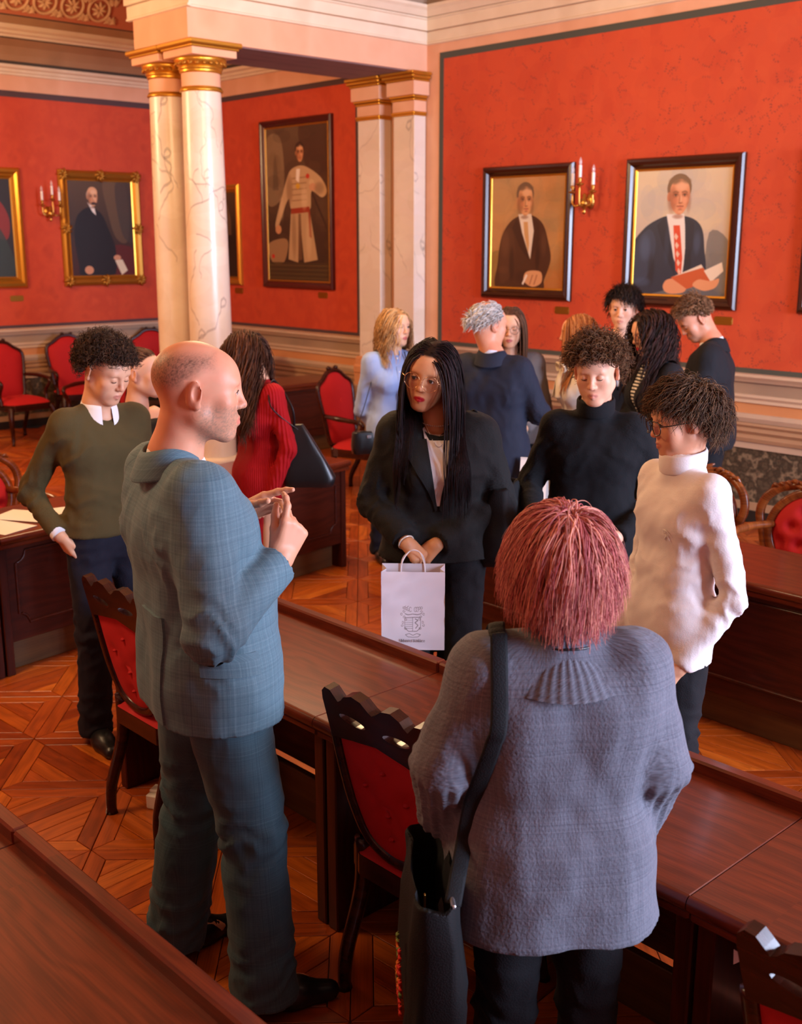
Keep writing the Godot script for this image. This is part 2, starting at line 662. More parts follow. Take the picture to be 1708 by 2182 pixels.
func shell() -> void:
	var t := 0.25
	var w := struct("wall_right")
	slab(w, "plaster", Vector3(XR, 0, ZL - t), Vector3(XR + t, CEIL, ZW + t), M.plaster_peach)
	slab(w, "red_panel", Vector3(XR - 0.004, 1.15, -7.70), Vector3(XR + 0.01, 3.73, ZW), M.red_sprig)
	slab(w, "border_strip", Vector3(XR - 0.006, 3.72, -7.752), Vector3(XR + 0.01, 3.775, ZW), M.border_green)
	slab(w, "border_strip", Vector3(XR - 0.0065, 1.15, -7.752), Vector3(XR + 0.01, 3.74, -7.70), M.border_green)
	slab(w, "border_strip", Vector3(XR - 0.0068, 1.122, -7.752), Vector3(XR + 0.01, 1.16, ZW), M.border_green)
	slab(w, "red_panel", Vector3(XR - 0.004, 1.15, ZL), Vector3(XR + 0.01, 3.64, -8.92), M.red_plain)
	slab(w, "border_strip", Vector3(XR - 0.006, 3.635, ZL), Vector3(XR + 0.01, 3.69, -8.90), M.border_violet)
	slab(w, "border_strip", Vector3(XR - 0.0065, 1.15, -8.94), Vector3(XR + 0.01, 3.68, -8.90), M.border_violet)
	slab(w, "border_strip", Vector3(XR - 0.0068, 1.13, ZL), Vector3(XR + 0.01, 1.165, -8.90), M.border_violet)
	w = struct("wall_left")
	slab(w, "plaster", Vector3(XW, 0, ZL - t), Vector3(XR, CEIL, ZL), M.plaster_peach)
	slab(w, "red_panel", Vector3(XW, 1.15, ZL - 0.01), Vector3(XR - 0.005, 3.64, ZL + 0.004), M.red_plain)
	slab(w, "border_strip", Vector3(XW, 3.635, ZL - 0.01), Vector3(XR - 0.005, 3.70, ZL + 0.006), M.border_violet)
	slab(w, "border_strip", Vector3(XW, 1.13, ZL - 0.01), Vector3(XR - 0.005, 1.165, ZL + 0.006), M.border_violet)
	w = struct("wall_back")
	slab(w, "plaster", Vector3(XW - t, 0, ZL - t), Vector3(XW, CEIL, ZW + t), M.plaster_cream)
	slab(w, "red_panel", Vector3(XW - 0.01, 1.15, ZL), Vector3(XW + 0.004, 3.7, ZW), M.red_plain)
	# window wall: piers, sills and lintels round the openings
	w = struct("wall_window")
	var edges := [XW]
	for x in WINDOWS:
		edges.append_array([x - 0.9, x + 0.9])
	edges.append(XR)
	for i in edges.size() / 2:
		slab(w, "pier", Vector3(edges[i * 2], 0, ZW), Vector3(edges[i * 2 + 1], CEIL, ZW + t), M.red_plain)
	var n := 1
	for x in WINDOWS:
		slab(w, "parapet", Vector3(x - 0.9, 0, ZW), Vector3(x + 0.9, 0.95, ZW + t), M.red_plain)
		slab(w, "lintel", Vector3(x - 0.9, 3.75, ZW), Vector3(x + 0.9, CEIL, ZW + t), M.red_plain)
		var q := struct("window_%d" % n)
		n += 1
		var fr := MB.new()
		for sx in [-0.86, 0.0, 0.86]:
			fr.box(Vector3(x + sx, 2.35, ZW + 0.12), Vector3(0.08, 2.8, 0.06))
		for sy in [0.99, 2.9, 3.71]:
			fr.box(Vector3(x, sy, ZW + 0.12), Vector3(1.8, 0.08, 0.06))
		part(q, "window_frame", fr.mesh(), M.window_wood)
		for sx in [-0.43, 0.43]:
			slab(q, "pane", Vector3(x + sx - 0.39, 1.03, ZW + 0.118), Vector3(x + sx + 0.39, 2.86, ZW + 0.122), M.window_glass)
			slab(q, "pane", Vector3(x + sx - 0.39, 2.94, ZW + 0.118), Vector3(x + sx + 0.39, 3.67, ZW + 0.122), M.window_glass)
	w = struct("ceiling")
	slab(w, "plaster", Vector3(XW - t, CEIL, ZL - t), Vector3(XR + t, CEIL + 0.2, ZW + t), M.ceiling_white)

# a moulding: profile of (out from wall, height) pairs drawn along a line; corners cut square
func run(profile: Array, a: Vector3, b: Vector3, out: Vector3) -> ArrayMesh:
	var m := MB.new()
	for i in profile.size() - 1:
		var p = profile[i]
		var q = profile[i + 1]
		var pa: Vector3 = a + out * p[0] + Vector3.UP * p[1]
		var pb: Vector3 = b + out * p[0] + Vector3.UP * p[1]
		var qa: Vector3 = a + out * q[0] + Vector3.UP * q[1]
		var qb: Vector3 = b + out * q[0] + Vector3.UP * q[1]
		if (pb - pa).cross(qb - pa).dot(out + Vector3.UP * 0.01) >= 0:
			m.quad(pa, pb, qb, qa)
		else:
			m.quad(pb, pa, qa, qb)
	# end faces
	for e in [a, b]:
		for i in range(1, profile.size() - 1):
			m.tri(e + out * profile[0][0] + Vector3.UP * profile[0][1], e + out * profile[i][0] + Vector3.UP * profile[i][1], e + out * profile[i + 1][0] + Vector3.UP * profile[i + 1][1])
	return m.mesh()

func dado_and_cornice() -> void:
	var bands := [
		["dado_rail", M.dado_cream, [[0, 1.122], [0.07, 1.12], [0.075, 1.10], [0.055, 1.075], [0.045, 1.058], [0, 1.058]]],
		["dado_panel", M.plaster_taupe, [[0, 1.06], [0.02, 1.06], [0.02, 0.962], [0, 0.962]]],
		["dado_moulding", M.dado_cream, [[0, 0.966], [0.04, 0.964], [0.048, 0.945], [0.036, 0.925], [0.05, 0.904], [0, 0.904]]],
		["dado_band", M.band_orange, [[0, 0.905], [0.035, 0.905], [0.04, 0.823], [0, 0.823]]],
		["dado_moulding", M.dado_cream, [[0, 0.824], [0.06, 0.822], [0.065, 0.79], [0.05, 0.755], [0, 0.753]]],
		["dado_moulding", M.plaster_tan, [[0, 0.754], [0.055, 0.752], [0.07, 0.735], [0.055, 0.715], [0.075, 0.69], [0.058, 0.665], [0.085, 0.64], [0.08, 0.612], [0, 0.611]]],
		["dado_band", M.dado_cream, [[0, 0.612], [0.065, 0.611], [0.065, 0.558], [0, 0.557]]],
		["marble_panel", M.marble_dark, [[0, 0.56], [0.05, 0.56], [0.05, 0.144], [0, 0.144]]],
		["base_moulding", M.plaster_tan, [[0, 0.146], [0.085, 0.144], [0.09, 0.09], [0, 0.09]]],
		["base_skirting", M.base_black, [[0, 0.092], [0.1, 0.09], [0.1, 0.0], [0, 0.0]]],
	]
	var i := 0
	for span in [["baseboard_right", Vector3(XR, 0, -7.9), Vector3(XR, 0, ZW), Vector3(-1, 0, 0)], ["baseboard_aisle", Vector3(XR, 0, ZL), Vector3(XR, 0, -8.75), Vector3(-1, 0, 0)], ["baseboard_left", Vector3(XW, 0, ZL), Vector3(XR, 0, ZL), Vector3(0, 0, 1)]]:
		var o := struct(span[0])
		for b in bands:
			part(o, b[0], run(b[2], span[1], span[2], span[3]), b[1])
	# cornice of the front room, on the right wall and round the beam
	var corn := [
		["cornice_fillet", M.plaster_cream, [[0, 3.855], [0.03, 3.858], [0.03, 3.872], [0.02, 3.878], [0.02, 3.966], [0, 3.966]]],
		["cornice_fascia", M.plaster_cream, [[0, 3.974], [0.045, 3.974], [0.045, 4.06], [0.06, 4.068], [0.06, 4.08], [0, 4.08]]],
		["cornice_moulding", M.plaster_cream, [[0, 4.08], [0.075, 4.085], [0.11, 4.13], [0.135, 4.15], [0.135, 4.175], [0, 4.18]]],
		["cornice_frieze", M.plaster_taupe, [[0, 4.18], [0.06, 4.18], [0.12, 4.34], [0, 4.34]]],
		["cornice_crown", M.plaster_peach, [[0, 4.34], [0.3, 4.34], [0.32, 4.38], [0.36, 4.42], [0.36, 4.46], [0, 4.46]]],
		["cornice_cove", M.plaster_cream, [[0, 4.46], [0.3, 4.46], [0.42, 4.6], [0.62, 4.8], [0.8, 5.0], [0, 5.0]]],
	]
	var c1 := struct("trim_1")
	for b in corn:
		part(c1, b[0], run(b[2], Vector3(XR, 0, ZB1), Vector3(XR, 0, ZW), Vector3(-1, 0, 0)), b[1])
		part(c1, b[0], run(b[2], Vector3(5.16, 0, ZB1), Vector3(XR, 0, ZB1), Vector3(0, 0, 1)), b[1])
	for b in corn.slice(0, 3):
		part(c1, b[0], run(b[2], Vector3(5.16, 0, ZB2 - 0.06), Vector3(5.16, 0, ZB1 + 0.06), Vector3(-1, 0, 0)), b[1])
	# leaf brackets under the crown
	var leaf := leaf_bracket()
	for k in 6:
		part(c1, "leaf_bracket", leaf, M.plaster_peach, T(Vector3(XR - 0.09, 4.335, -7.36 + k * 0.9), -90))
	for k in 3:
		part(c1, "leaf_bracket", leaf, M.plaster_peach, T(Vector3(7.19 - k * 0.9, 4.335, ZB1 + 0.09), 0))
	# cornice of the back aisle with its frieze of roundels
	var aisle := [
		["cornice_moulding", M.plaster_cream, [[0, 3.86], [0.03, 3.862], [0.03, 3.885], [0.05, 3.895], [0.05, 3.92], [0.085, 3.935], [0.09, 3.965], [0, 3.97]]],
		["cornice_line", M.line_dark, [[0, 3.97], [0.07, 3.97], [0.075, 4.0], [0, 4.0]]],
		["cornice_cove", M.plaster_tan, [[0, 4.0], [0.08, 4.0], [0.1, 4.06], [0.15, 4.14], [0.24, 4.2], [0, 4.2]]],
		["cornice_line", M.line_dark, [[0, 4.2], [0.245, 4.2], [0.25, 4.212], [0, 4.212]]],
		["cornice_moulding", M.plaster_cream, [[0, 4.212], [0.26, 4.212], [0.265, 4.235], [0.3, 4.245], [0.3, 4.27], [0.34, 4.29], [0.35, 4.33], [0, 4.33]]],
		["cornice_band", M.plaster_tan, [[0, 4.33], [0.36, 4.33], [0.4, 4.4], [0, 4.4]]],
		["cornice_line", M.line_dark, [[0, 4.4], [0.403, 4.4], [0.405, 4.412], [0, 4.412]]],
		["frieze_ground", M.frieze_ground, [[0, 4.412], [0.41, 4.412], [0.6, 4.72], [0, 4.72]]],
		["cornice_band", M.plaster_tan, [[0, 4.72], [0.63, 4.72], [0.63, 4.78], [0, 4.78]]],
	]
	var c2 := struct("trim_2")
	for b in aisle:
		part(c2, b[0], run(b[2], Vector3(XW, 0, ZL), Vector3(XR, 0, ZL), Vector3(0, 0, 1)), b[1])
		part(c2, b[0], run(b[2], Vector3(XR, 0, ZL), Vector3(XR, 0, ZB2), Vector3(-1, 0, 0)), b[1])
	# roundels and leaves in relief on the sloping frieze
	var ring := MB.new()
	var pth := PackedVector3Array()
	for k in 25:
		pth.append(Vector3(cos(TAU * k / 24) * 0.125, sin(TAU * k / 24) * 0.125, 0.008))
	ring.tube(pth, [0.017], 6, false, 1.0, Vector3.BACK)
	var rosette := MB.new()
	for k in 8:
		var a := TAU * k / 8
		var pts: Array = [Vector3(), Vector3(cos(a) * 0.045, sin(a) * 0.045, 0.022), Vector3(cos(a) * 0.09, sin(a) * 0.09, 0.006)]
		rosette.tube(spline(pts, 3), [0.012, 0.016, 0.02, 0.022, 0.02, 0.014, 0.006], 5, true, 0.7)
	rosette.lathe([[0.0, 0.0], [0.022, 0.004], [0.02, 0.02], [0.0, 0.03]], 10)
	var frond := MB.new()
	for s in [-1, 1]:
		for k in 4:
			var a: float = PI / 2 + s * (0.35 + k * 0.42)
			frond.tube(spline([Vector3(0, -0.03, 0), Vector3(cos(a) * 0.04, sin(a) * 0.04, 0.02), Vector3(cos(a + s * 0.3) * 0.078, sin(a + s * 0.3) * 0.078, 0.004)], 3), [0.006, 0.012, 0.015, 0.015, 0.013, 0.009, 0.004], 5, true, 0.7)
	var rm := ring.mesh()
	var rs := rosette.mesh()
	var fm := frond.mesh()
	var slope := rad_to_deg(atan2(0.19, 0.308))
	for k in 13:
		var x := 2.85 + k * 0.315
		part(c2, "roundel_ring", rm, M.frieze_relief, T(Vector3(x, 4.566, ZL + 0.51), 0, slope))
		part(c2, "roundel_rosette", rs, M.frieze_relief, T(Vector3(x, 4.566, ZL + 0.51), 0, slope))
		for s in [0, 1]:
			part(c2, "frieze_leaf", fm, M.frieze_relief, T(Vector3(x + 0.157, 4.566 + (0.1 if s else -0.1), ZL + 0.51 + (0.062 if s else -0.062)), 0, slope, 180 if s else 0))

func leaf_bracket() -> ArrayMesh:
	var m := MB.new()
	for k in 5:
		var x := (k - 2) * 0.028
		var L := 0.15 - absf(k - 2) * 0.022
		m.tube(spline([Vector3(x * 0.6, 0.02, 0.12), Vector3(x, -L * 0.5, 0.1), Vector3(x * 1.1, -L, 0.045), Vector3(x * 1.1, -L - 0.01, 0.02)], 4), [0.016, 0.018, 0.02, 0.021, 0.022, 0.022, 0.021, 0.02, 0.018, 0.016, 0.012, 0.008, 0.004], 6, true, 0.8)
	m.box(Vector3(0, 0.03, 0.08), Vector3(0.15, 0.05, 0.2), 0.008)
	return m.mesh()

# ---------------------------------------------------------------- floor of square parquet panels, turned half a right angle
func parquet() -> void:
	var fl := struct("floor")
	slab(fl, "subfloor", Vector3(XW, -0.2, ZL), Vector3(XR, -0.012, ZW), M.base_black)
	var e2 := Vector2(-0.7071, 0.7071) + Vector2(0.7071, 0.7071) * 0.065   # (x, z)
	e2 = e2.normalized()
	var e1 := Vector2(e2.y, -e2.x)
	var org := Vector2(1.948, -3.707)
	var st := 0.464
	var camp := Vector2(0, 0)
	var fwd := Vector2(0.684, -0.73)
	var bt := 0.066
	var near: Array = []
	var far: Array = []
	var r := RandomNumberGenerator.new()
	r.seed = 77
	var shapes := {}
	for kind in 2:
		var list: Array = []
		# four mitred border strips
		var q := [Vector2(0, 0), Vector2(st, 0), Vector2(st, st), Vector2(0, st)]
		var iq := [Vector2(bt, bt), Vector2(st - bt, bt), Vector2(st - bt, st - bt), Vector2(bt, st - bt)]
		for k in 4:
			list.append([PackedVector2Array([q[k], q[(k + 1) % 4], iq[(k + 1) % 4], iq[k]]), (q[(k + 1) % 4] - q[k]).normalized()])
		# field boards laid diagonally
		var d := Vector2(1, 1).normalized() if kind == 0 else Vector2(1, -1).normalized()
		var nrm := Vector2(-d.y, d.x)
		var cen := Vector2(st / 2, st / 2)
		var bw := 0.0785
		for k in range(-3, 3):
			var strip := PackedVector2Array([cen + nrm * bw * k - d, cen + nrm * bw * k + d, cen + nrm * bw * (k + 1) + d, cen + nrm * bw * (k + 1) - d])
			var cut := Geometry2D.intersect_polygons(PackedVector2Array(iq), strip)
			if cut.size():
				list.append([cut[0], d])
		shapes[kind] = list
	# which panels can be seen, nearest first
	for i in range(-24, 26):
		for j in range(-24, 26):
			var o := org + e1 * st * i + e2 * st * j
			var cc := o + (e1 + e2) * st / 2
			if cc.x < XW or cc.x > XR or cc.y < ZL or cc.y > ZW - 1.0:
				continue
			var dpt := cc.dot(fwd)
			var lat := cc.dot(Vector2(0.73, 0.684))
			# big in the picture, not under the desks in the foreground
			var shown := dpt > 2.2 and absf(lat) < dpt * 0.38 and dpt < 6.6 and not (cc.x < 0.9) and not (cc.x > 4.3 and cc.y > -4.1) and not (cc.y < -5.35 and cc.x < 4.6)
			(near if shown else far).append([dpt, i, j])
	near.sort_custom(func(a, b): return a[0] < b[0])
	var meshes := {}
	var many := {}
	for k in 5:
		many[k] = MB.new()
	var count := 0
	for t in near + far:
		var i: int = t[1]
		var j: int = t[2]
		var kind := posmod(i + j, 2)
		var o: Vector2 = org + e1 * st * i + e2 * st * j
		var single: bool = count < 300 and t in near
		var bas := Basis(Vector3(e1.x, 0, e1.y), Vector3.UP, Vector3(e2.x, 0, e2.y))
		for s in shapes[kind].size():
			var tone: int = [0, 1, 4, 0, 2, 1, 3, 0][r.randi() % 8]
			if s < 4 and r.randf() < 0.5:
				tone = [1, 3, 4][r.randi() % 3]
			var pl: PackedVector2Array = shapes[kind][s][0]
			var dr: Vector2 = shapes[kind][s][1]
			var lift := r.randf_range(-0.0006, 0.0006)
			if single and count < 300:
				count += 1
				var key := "%d_%d" % [kind, s]
				if not meshes.has(key):
					var mb := MB.new()
					plank(mb, pl, dr)
					meshes[key] = mb.mesh()
				part(fl, "parquet_board", meshes[key], M["plank" + "abcde"[tone]], Transform3D(bas, Vector3(o.x, lift, o.y)))
			else:
				var mb: MB = many[tone]
				mb.xf = Transform3D(bas, Vector3(o.x, lift, o.y))
				plank(mb, pl, dr)
	for k in 5:
		var rest := part(fl, "parquet_field", many[k].mesh(), M["plank" + "abcde"[k]])
		rest.set_meta("kind", "stuff")

func plank(mb: MB, pl: PackedVector2Array, dr: Vector2) -> void:
	var gap := 0.0013
	var sh := Geometry2D.offset_polygon(pl, -gap)
	if sh.is_empty():
		return
	var inr := Geometry2D.offset_polygon(pl, -gap - 0.0016)
	if inr.is_empty():
		return
	var P: PackedVector2Array = sh[0]
	var Q: PackedVector2Array = inr[0]
	if Geometry2D.is_polygon_clockwise(P):
		P.reverse()
	if Geometry2D.is_polygon_clockwise(Q):
		Q.reverse()
	var sd := Vector2(-dr.y, dr.x)
	var b := mb.v.size()
	var off := Vector2(P[0].x * 7.3, P[0].y * 3.1)
	for q in Q:
		mb.vert(Vector3(q.x, 0, q.y), Vector3.UP, Vector2(q.dot(dr), q.dot(sd)) + off)
	for k in range(1, Q.size() - 1):
		mb.ix.append_array([b, b + k, b + k + 1])
	for k in Q.size():
		var a := Q[k]
		var c := Q[(k + 1) % Q.size()]
		var pa := mb.near(P, a)
		var pc := mb.near(P, c)
		mb.quad(Vector3(pa.x, -0.0016, pa.y), Vector3(a.x, 0, a.y), Vector3(c.x, 0, c.y), Vector3(pc.x, -0.0016, pc.y))
		mb.quad(Vector3(pa.x, -0.012, pa.y), Vector3(pa.x, -0.0016, pa.y), Vector3(pc.x, -0.0016, pc.y), Vector3(pc.x, -0.012, pc.y))

# ---------------------------------------------------------------- columns, pilasters, beam
func columns_and_beam() -> void:
	var bm := struct("beam")
	slab(bm, "beam_face", Vector3(5.16, 3.625, ZB2), Vector3(XR, CEIL, ZB1), M.plaster_peach)
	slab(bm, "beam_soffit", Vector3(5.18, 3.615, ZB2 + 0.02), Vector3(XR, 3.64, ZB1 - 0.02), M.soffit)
	# free-standing columns
	var shaft := MB.new()
	var pr: Array = []
	for k in 13:
		var t := k / 12.0
		pr.append([0.178 - 0.022 * t * t, 0.3 + t * 2.97])
	shaft.lathe(pr, 36)
	var shm := shaft.mesh()
	var base := MB.new()
	base.lathe([[0.26, 0.0], [0.26, 0.1], [0.24, 0.11], [0.25, 0.14], [0.25, 0.18], [0.21, 0.2], [0.2, 0.24], [0.215, 0.26], [0.215, 0.285], [0.18, 0.3]], 32)
	var neck := MB.new()
	neck.lathe([[0.155, 3.29], [0.155, 3.4]], 32)
	var rings := MB.new()
	rings.lathe([[0.155, 3.255], [0.172, 3.26], [0.176, 3.27], [0.168, 3.28], [0.162, 3.292], [0.156, 3.296]], 32)
	rings.lathe([[0.156, 3.396], [0.166, 3.402], [0.17, 3.412], [0.164, 3.42], [0.176, 3.428], [0.178, 3.438], [0.168, 3.446]], 32)
	rings.lathe([[0.168, 3.44], [0.19, 3.46], [0.208, 3.49], [0.206, 3.512], [0.18, 3.516]], 32)
	var egg := MB.new()
	for k in 22:
		var a := TAU * k / 22
		egg.xf = T(Vector3(cos(a) * 0.192, 3.472, sin(a) * 0.192), -rad_to_deg(a) + 90, -38)
		egg.lathe([[0.0, -0.026], [0.014, -0.018], [0.02, 0.0], [0.017, 0.016], [0.0, 0.026]], 7, Vector3(), 1.0, 0.6)
	var abm := abacus(0.42)
	for cz in [-8.07, -8.565]:
		var c := thing("column", "cream marble column with gilded capital, %s of the pair" % ("nearer, right-hand" if cz > -8.3 else "farther, left-hand"), "column", Vector3(5.36, 0, cz), 0, "pair of free-standing columns")
		part(c, "shaft", shm, M.marble, T(Vector3(), 37 if cz > -8.3 else 150))
		part(c, "base", base.mesh(), M.plaster_cream)
		part(c, "necking", neck.mesh(), M.plaster_peach)
		part(c, "gilt_ring", rings.mesh(), M.gold)
		part(c, "egg_moulding", egg.mesh(), M.gold_old)
		part(c, "abacus", abm[0], M.plaster_peach)
		part(c, "gilt_edge", abm[1], M.gold)
	# flat pilasters on the wall
	for pz in [[-7.925, -8.21], [-8.406, -8.725]]:
		var zc: float = (pz[0] + pz[1]) / 2
		var wd: float = pz[0] - pz[1]
		var c := thing("pilaster", "flat pale marble pilaster with stepped gilded capital, %s of the pair" % ("right-hand, nearer" if zc > -8.3 else "left-hand, farther"), "pilaster", Vector3(XR - 0.012, 0, zc), 0, "pair of wall pilasters")
		part(c, "shaft", bx(Vector3(-0.075, 1.98, 0), Vector3(0.15, 2.55, wd), 0.004), M.marble_pale)
		part(c, "pedestal", bx(Vector3(-0.105, 0.33, 0), Vector3(0.21, 0.66, wd + 0.1), 0.01), M.plaster_tan)
		var pb := MB.new()
		pb.box(Vector3(-0.09, 0.9, 0), Vector3(0.2, 0.1, wd + 0.08), 0.02)
		pb.box(Vector3(-0.1, 0.82, 0), Vector3(0.22, 0.1, wd + 0.1), 0.02)
		part(c, "base_moulding", pb.mesh(), M.band_orange)
		part(c, "base_block", bx(Vector3(-0.1, 0.72, 0), Vector3(0.2, 0.16, wd + 0.08), 0.006), M.band_orange)
		part(c, "necking", bx(Vector3(-0.078, 3.32, 0), Vector3(0.156, 0.13, wd + 0.01), 0.002), M.plaster_peach)
		part(c, "capital_block", bx(Vector3(-0.1, 3.475, 0), Vector3(0.2, 0.12, wd + 0.09), 0.002), M.plaster_peach)
		var gl := MB.new()
		gl.box(Vector3(-0.086, 3.262, 0), Vector3(0.172, 0.022, wd + 0.03), 0.006)
		gl.box(Vector3(-0.084, 3.243, 0), Vector3(0.166, 0.018, wd + 0.02), 0.005)
		gl.box(Vector3(-0.085, 3.378, 0), Vector3(0.17, 0.022, wd + 0.03), 0.006)
		gl.box(Vector3(-0.094, 3.404, 0), Vector3(0.186, 0.026, wd + 0.06), 0.008)
		gl.box(Vector3(-0.108, 3.545, 0), Vector3(0.216, 0.024, wd + 0.11), 0.008)
		gl.box(Vector3(-0.12, 3.572, 0), Vector3(0.24, 0.03, wd + 0.15), 0.009)
		gl.box(Vector3(-0.128, 3.602, 0), Vector3(0.256, 0.03, wd + 0.17), 0.008)
		part(c, "gilt_moulding", gl.mesh(), M.gold)

func abacus(w: float) -> Array:
	var a := MB.new()
	a.box(Vector3(0, 3.54, 0), Vector3(w, 0.055, w), 0.004)
	var g := MB.new()
	g.box(Vector3(0, 3.576, 0), Vector3(w + 0.03, 0.02, w + 0.03), 0.006)
	g.box(Vector3(0, 3.606, 0), Vector3(w + 0.075, 0.038, w + 0.075), 0.01)
	return [a.mesh(), g.mesh()]

# ---------------------------------------------------------------- lamps
func candle_bulb(mb: MB, at: Vector3, h: float) -> void:
	mb.lathe([[0.0, h + 0.062], [0.004, h + 0.052], [0.011, h + 0.034], [0.0135, h + 0.018], [0.010, h + 0.002], [0.006, h - 0.004]], 10, at)

# chandeliers hang above the picture; they are lit
func chandeliers() -> void:
	var glow := mat("bulb_glow", S(255, 226, 176), 0.4)
	glow.emission_enabled = true
	glow.emission = S(255, 206, 140)
	glow.emission_energy_multiplier = 6.0
	var body := MB.new()
	body.lathe([[0.0, -0.28], [0.03, -0.26], [0.05, -0.2], [0.03, -0.15], [0.09, -0.08], [0.11, 0.0], [0.06, 0.08], [0.03, 0.14], [0.05, 0.2], [0.02, 0.26], [0.014, 0.3], [0.014, 1.05]], 18)
	body.lathe([[0.0, 1.05], [0.09, 1.03], [0.11, 1.08], [0.11, 1.1]], 18)
	var arm := MB.new()
	arm.tube(spline([Vector3(0.09, 0, 0), Vector3(0.22, -0.1, 0), Vector3(0.38, -0.08, 0), Vector3(0.46, 0.04, 0), Vector3(0.46, 0.1, 0)], 5), [0.012], 8)
	arm.lathe([[0.0, 0.08], [0.05, 0.1], [0.055, 0.112], [0.018, 0.116], [0.018, 0.15]], 12, Vector3(0.46, 0, 0))
	var cand := MB.new()
	cand.lathe([[0.014, 0.14], [0.014, 0.24], [0.0, 0.242]], 10, Vector3(0.46, 0, 0))
	var bulb := MB.new()
	candle_bulb(bulb, Vector3(0.46, 0, 0), 0.245)
	var n := 0
	for at in LAMPS:
		var o := thing("chandelier", ["brass candle chandelier hanging over the middle desk", "brass candle chandelier hanging in the back aisle by the left wall", "brass candle chandelier hanging over the foreground desks"][n], "chandelier", at, 10.0 * n, "brass chandeliers")
		part(o, "stem", body.mesh(), M.brass)
		for k in 8:
			var q := T(Vector3(), k * 45.0)
			part(o, "arm", arm.mesh(), M.brass, q)
			part(o, "candle", cand.mesh(), M.candle, q)
			part(o, "bulb", bulb.mesh(), glow, q)
		var l := OmniLight3D.new()
		l.name = "chandelier_light"
		l.light_color = S(255, 212, 160)
		l.light_energy = LAMP_E[n]
		l.light_size = 0.42
		l.omni_range = 40.0
		l.omni_attenuation = 2.0
		l.shadow_enabled = true
		o.add_child(l)
		l.position = Vector3(0, -0.62, 0)
		n += 1

const LAMPS := [Vector3(3.9, 3.95, -5.4), Vector3(2.6, 3.95, -9.9), Vector3(0.4, 3.95, -4.3)]
const LAMP_E := [9.5, 14.0, 9.0]

# wall sconces with three candles, not lit
func sconces() -> void:
	for q in [["brass three-candle wall sconce between the two brown-framed portraits", Vector3(XR, 2.42, -5.965), -90.0], ["brass three-candle wall sconce left of the ornate gilt portrait", Vector3(6.1, 2.42, ZL), 0.0]]:
		var o := thing("wall_sconce", q[0], "sconce", q[1], q[2], "brass wall sconces")
		var b := MB.new()
		b.xf = T(Vector3(0, 0, 0.02), 0, 90)
		b.lathe([[0.0, 0.02], [0.03, 0.015], [0.05, 0.0], [0.055, -0.015], [0.05, -0.02]], 16, Vector3(), 0.8, 1.2)
		b.xf = Transform3D()
		b.lathe([[0.0, -0.1], [0.012, -0.09], [0.018, -0.075], [0.008, -0.06], [0.03, -0.04], [0.046, -0.01], [0.03, 0.02], [0.014, 0.04], [0.02, 0.06], [0.0, 0.075]], 14, Vector3(0, -0.01, 0.09))
		part(o, "back_plate", b.mesh(), M.brass)
		for a in [[-0.105, 0.075, 0.12], [0.0, 0.135, 0.16], [0.105, 0.075, 0.12]]:
			var t := MB.new()
			t.tube(spline([Vector3(0, -0.01, 0.09), Vector3(a[0] * 0.5, -0.04, 0.1 + a[2] * 0.2), Vector3(a[0] * 0.95, -0.02, a[2]), Vector3(a[0], a[1] - 0.02, a[2])], 5), [0.009], 8)
			var c := Vector3(a[0], a[1], a[2])
			t.lathe([[0.0, -0.02], [0.02, -0.014], [0.034, -0.004], [0.036, 0.002], [0.014, 0.004], [0.012, 0.02], [0.017, 0.034], [0.016, 0.05], [0.0, 0.05]], 14, c)
			part(o, "arm", t.mesh(), M.brass)
			var k := MB.new()
			k.lathe([[0.0135, 0.045], [0.0135, 0.145], [0.006, 0.148], [0.0, 0.148]], 12, c)
			part(o, "candle", k.mesh(), M.candle)
			var bl := MB.new()
			candle_bulb(bl, c, 0.15)
			part(o, "bulb", bl.mesh(), M.glass)

# ---------------------------------------------------------------- pictures
# mitred frame lying in the xy plane, facing +z; profile of (inset, height)
func frame_mesh(w: float, h: float, prof: Array) -> ArrayMesh:
	var m := MB.new()
	for i in prof.size() - 1:
		var a = prof[i]
		var b = prof[i + 1]
		var ca := [Vector3(-w / 2 + a[0], -h / 2 + a[0], a[1]), Vector3(w / 2 - a[0], -h / 2 + a[0], a[1]), Vector3(w / 2 - a[0], h / 2 - a[0], a[1]), Vector3(-w / 2 + a[0], h / 2 - a[0], a[1])]
		var cb := [Vector3(-w / 2 + b[0], -h / 2 + b[0], b[1]), Vector3(w / 2 - b[0], -h / 2 + b[0], b[1]), Vector3(w / 2 - b[0], h / 2 - b[0], b[1]), Vector3(-w / 2 + b[0], h / 2 - b[0], b[1])]
		for k in 4:
			m.quad(ca[k], ca[(k + 1) % 4], cb[(k + 1) % 4], cb[k])
	return m.mesh()

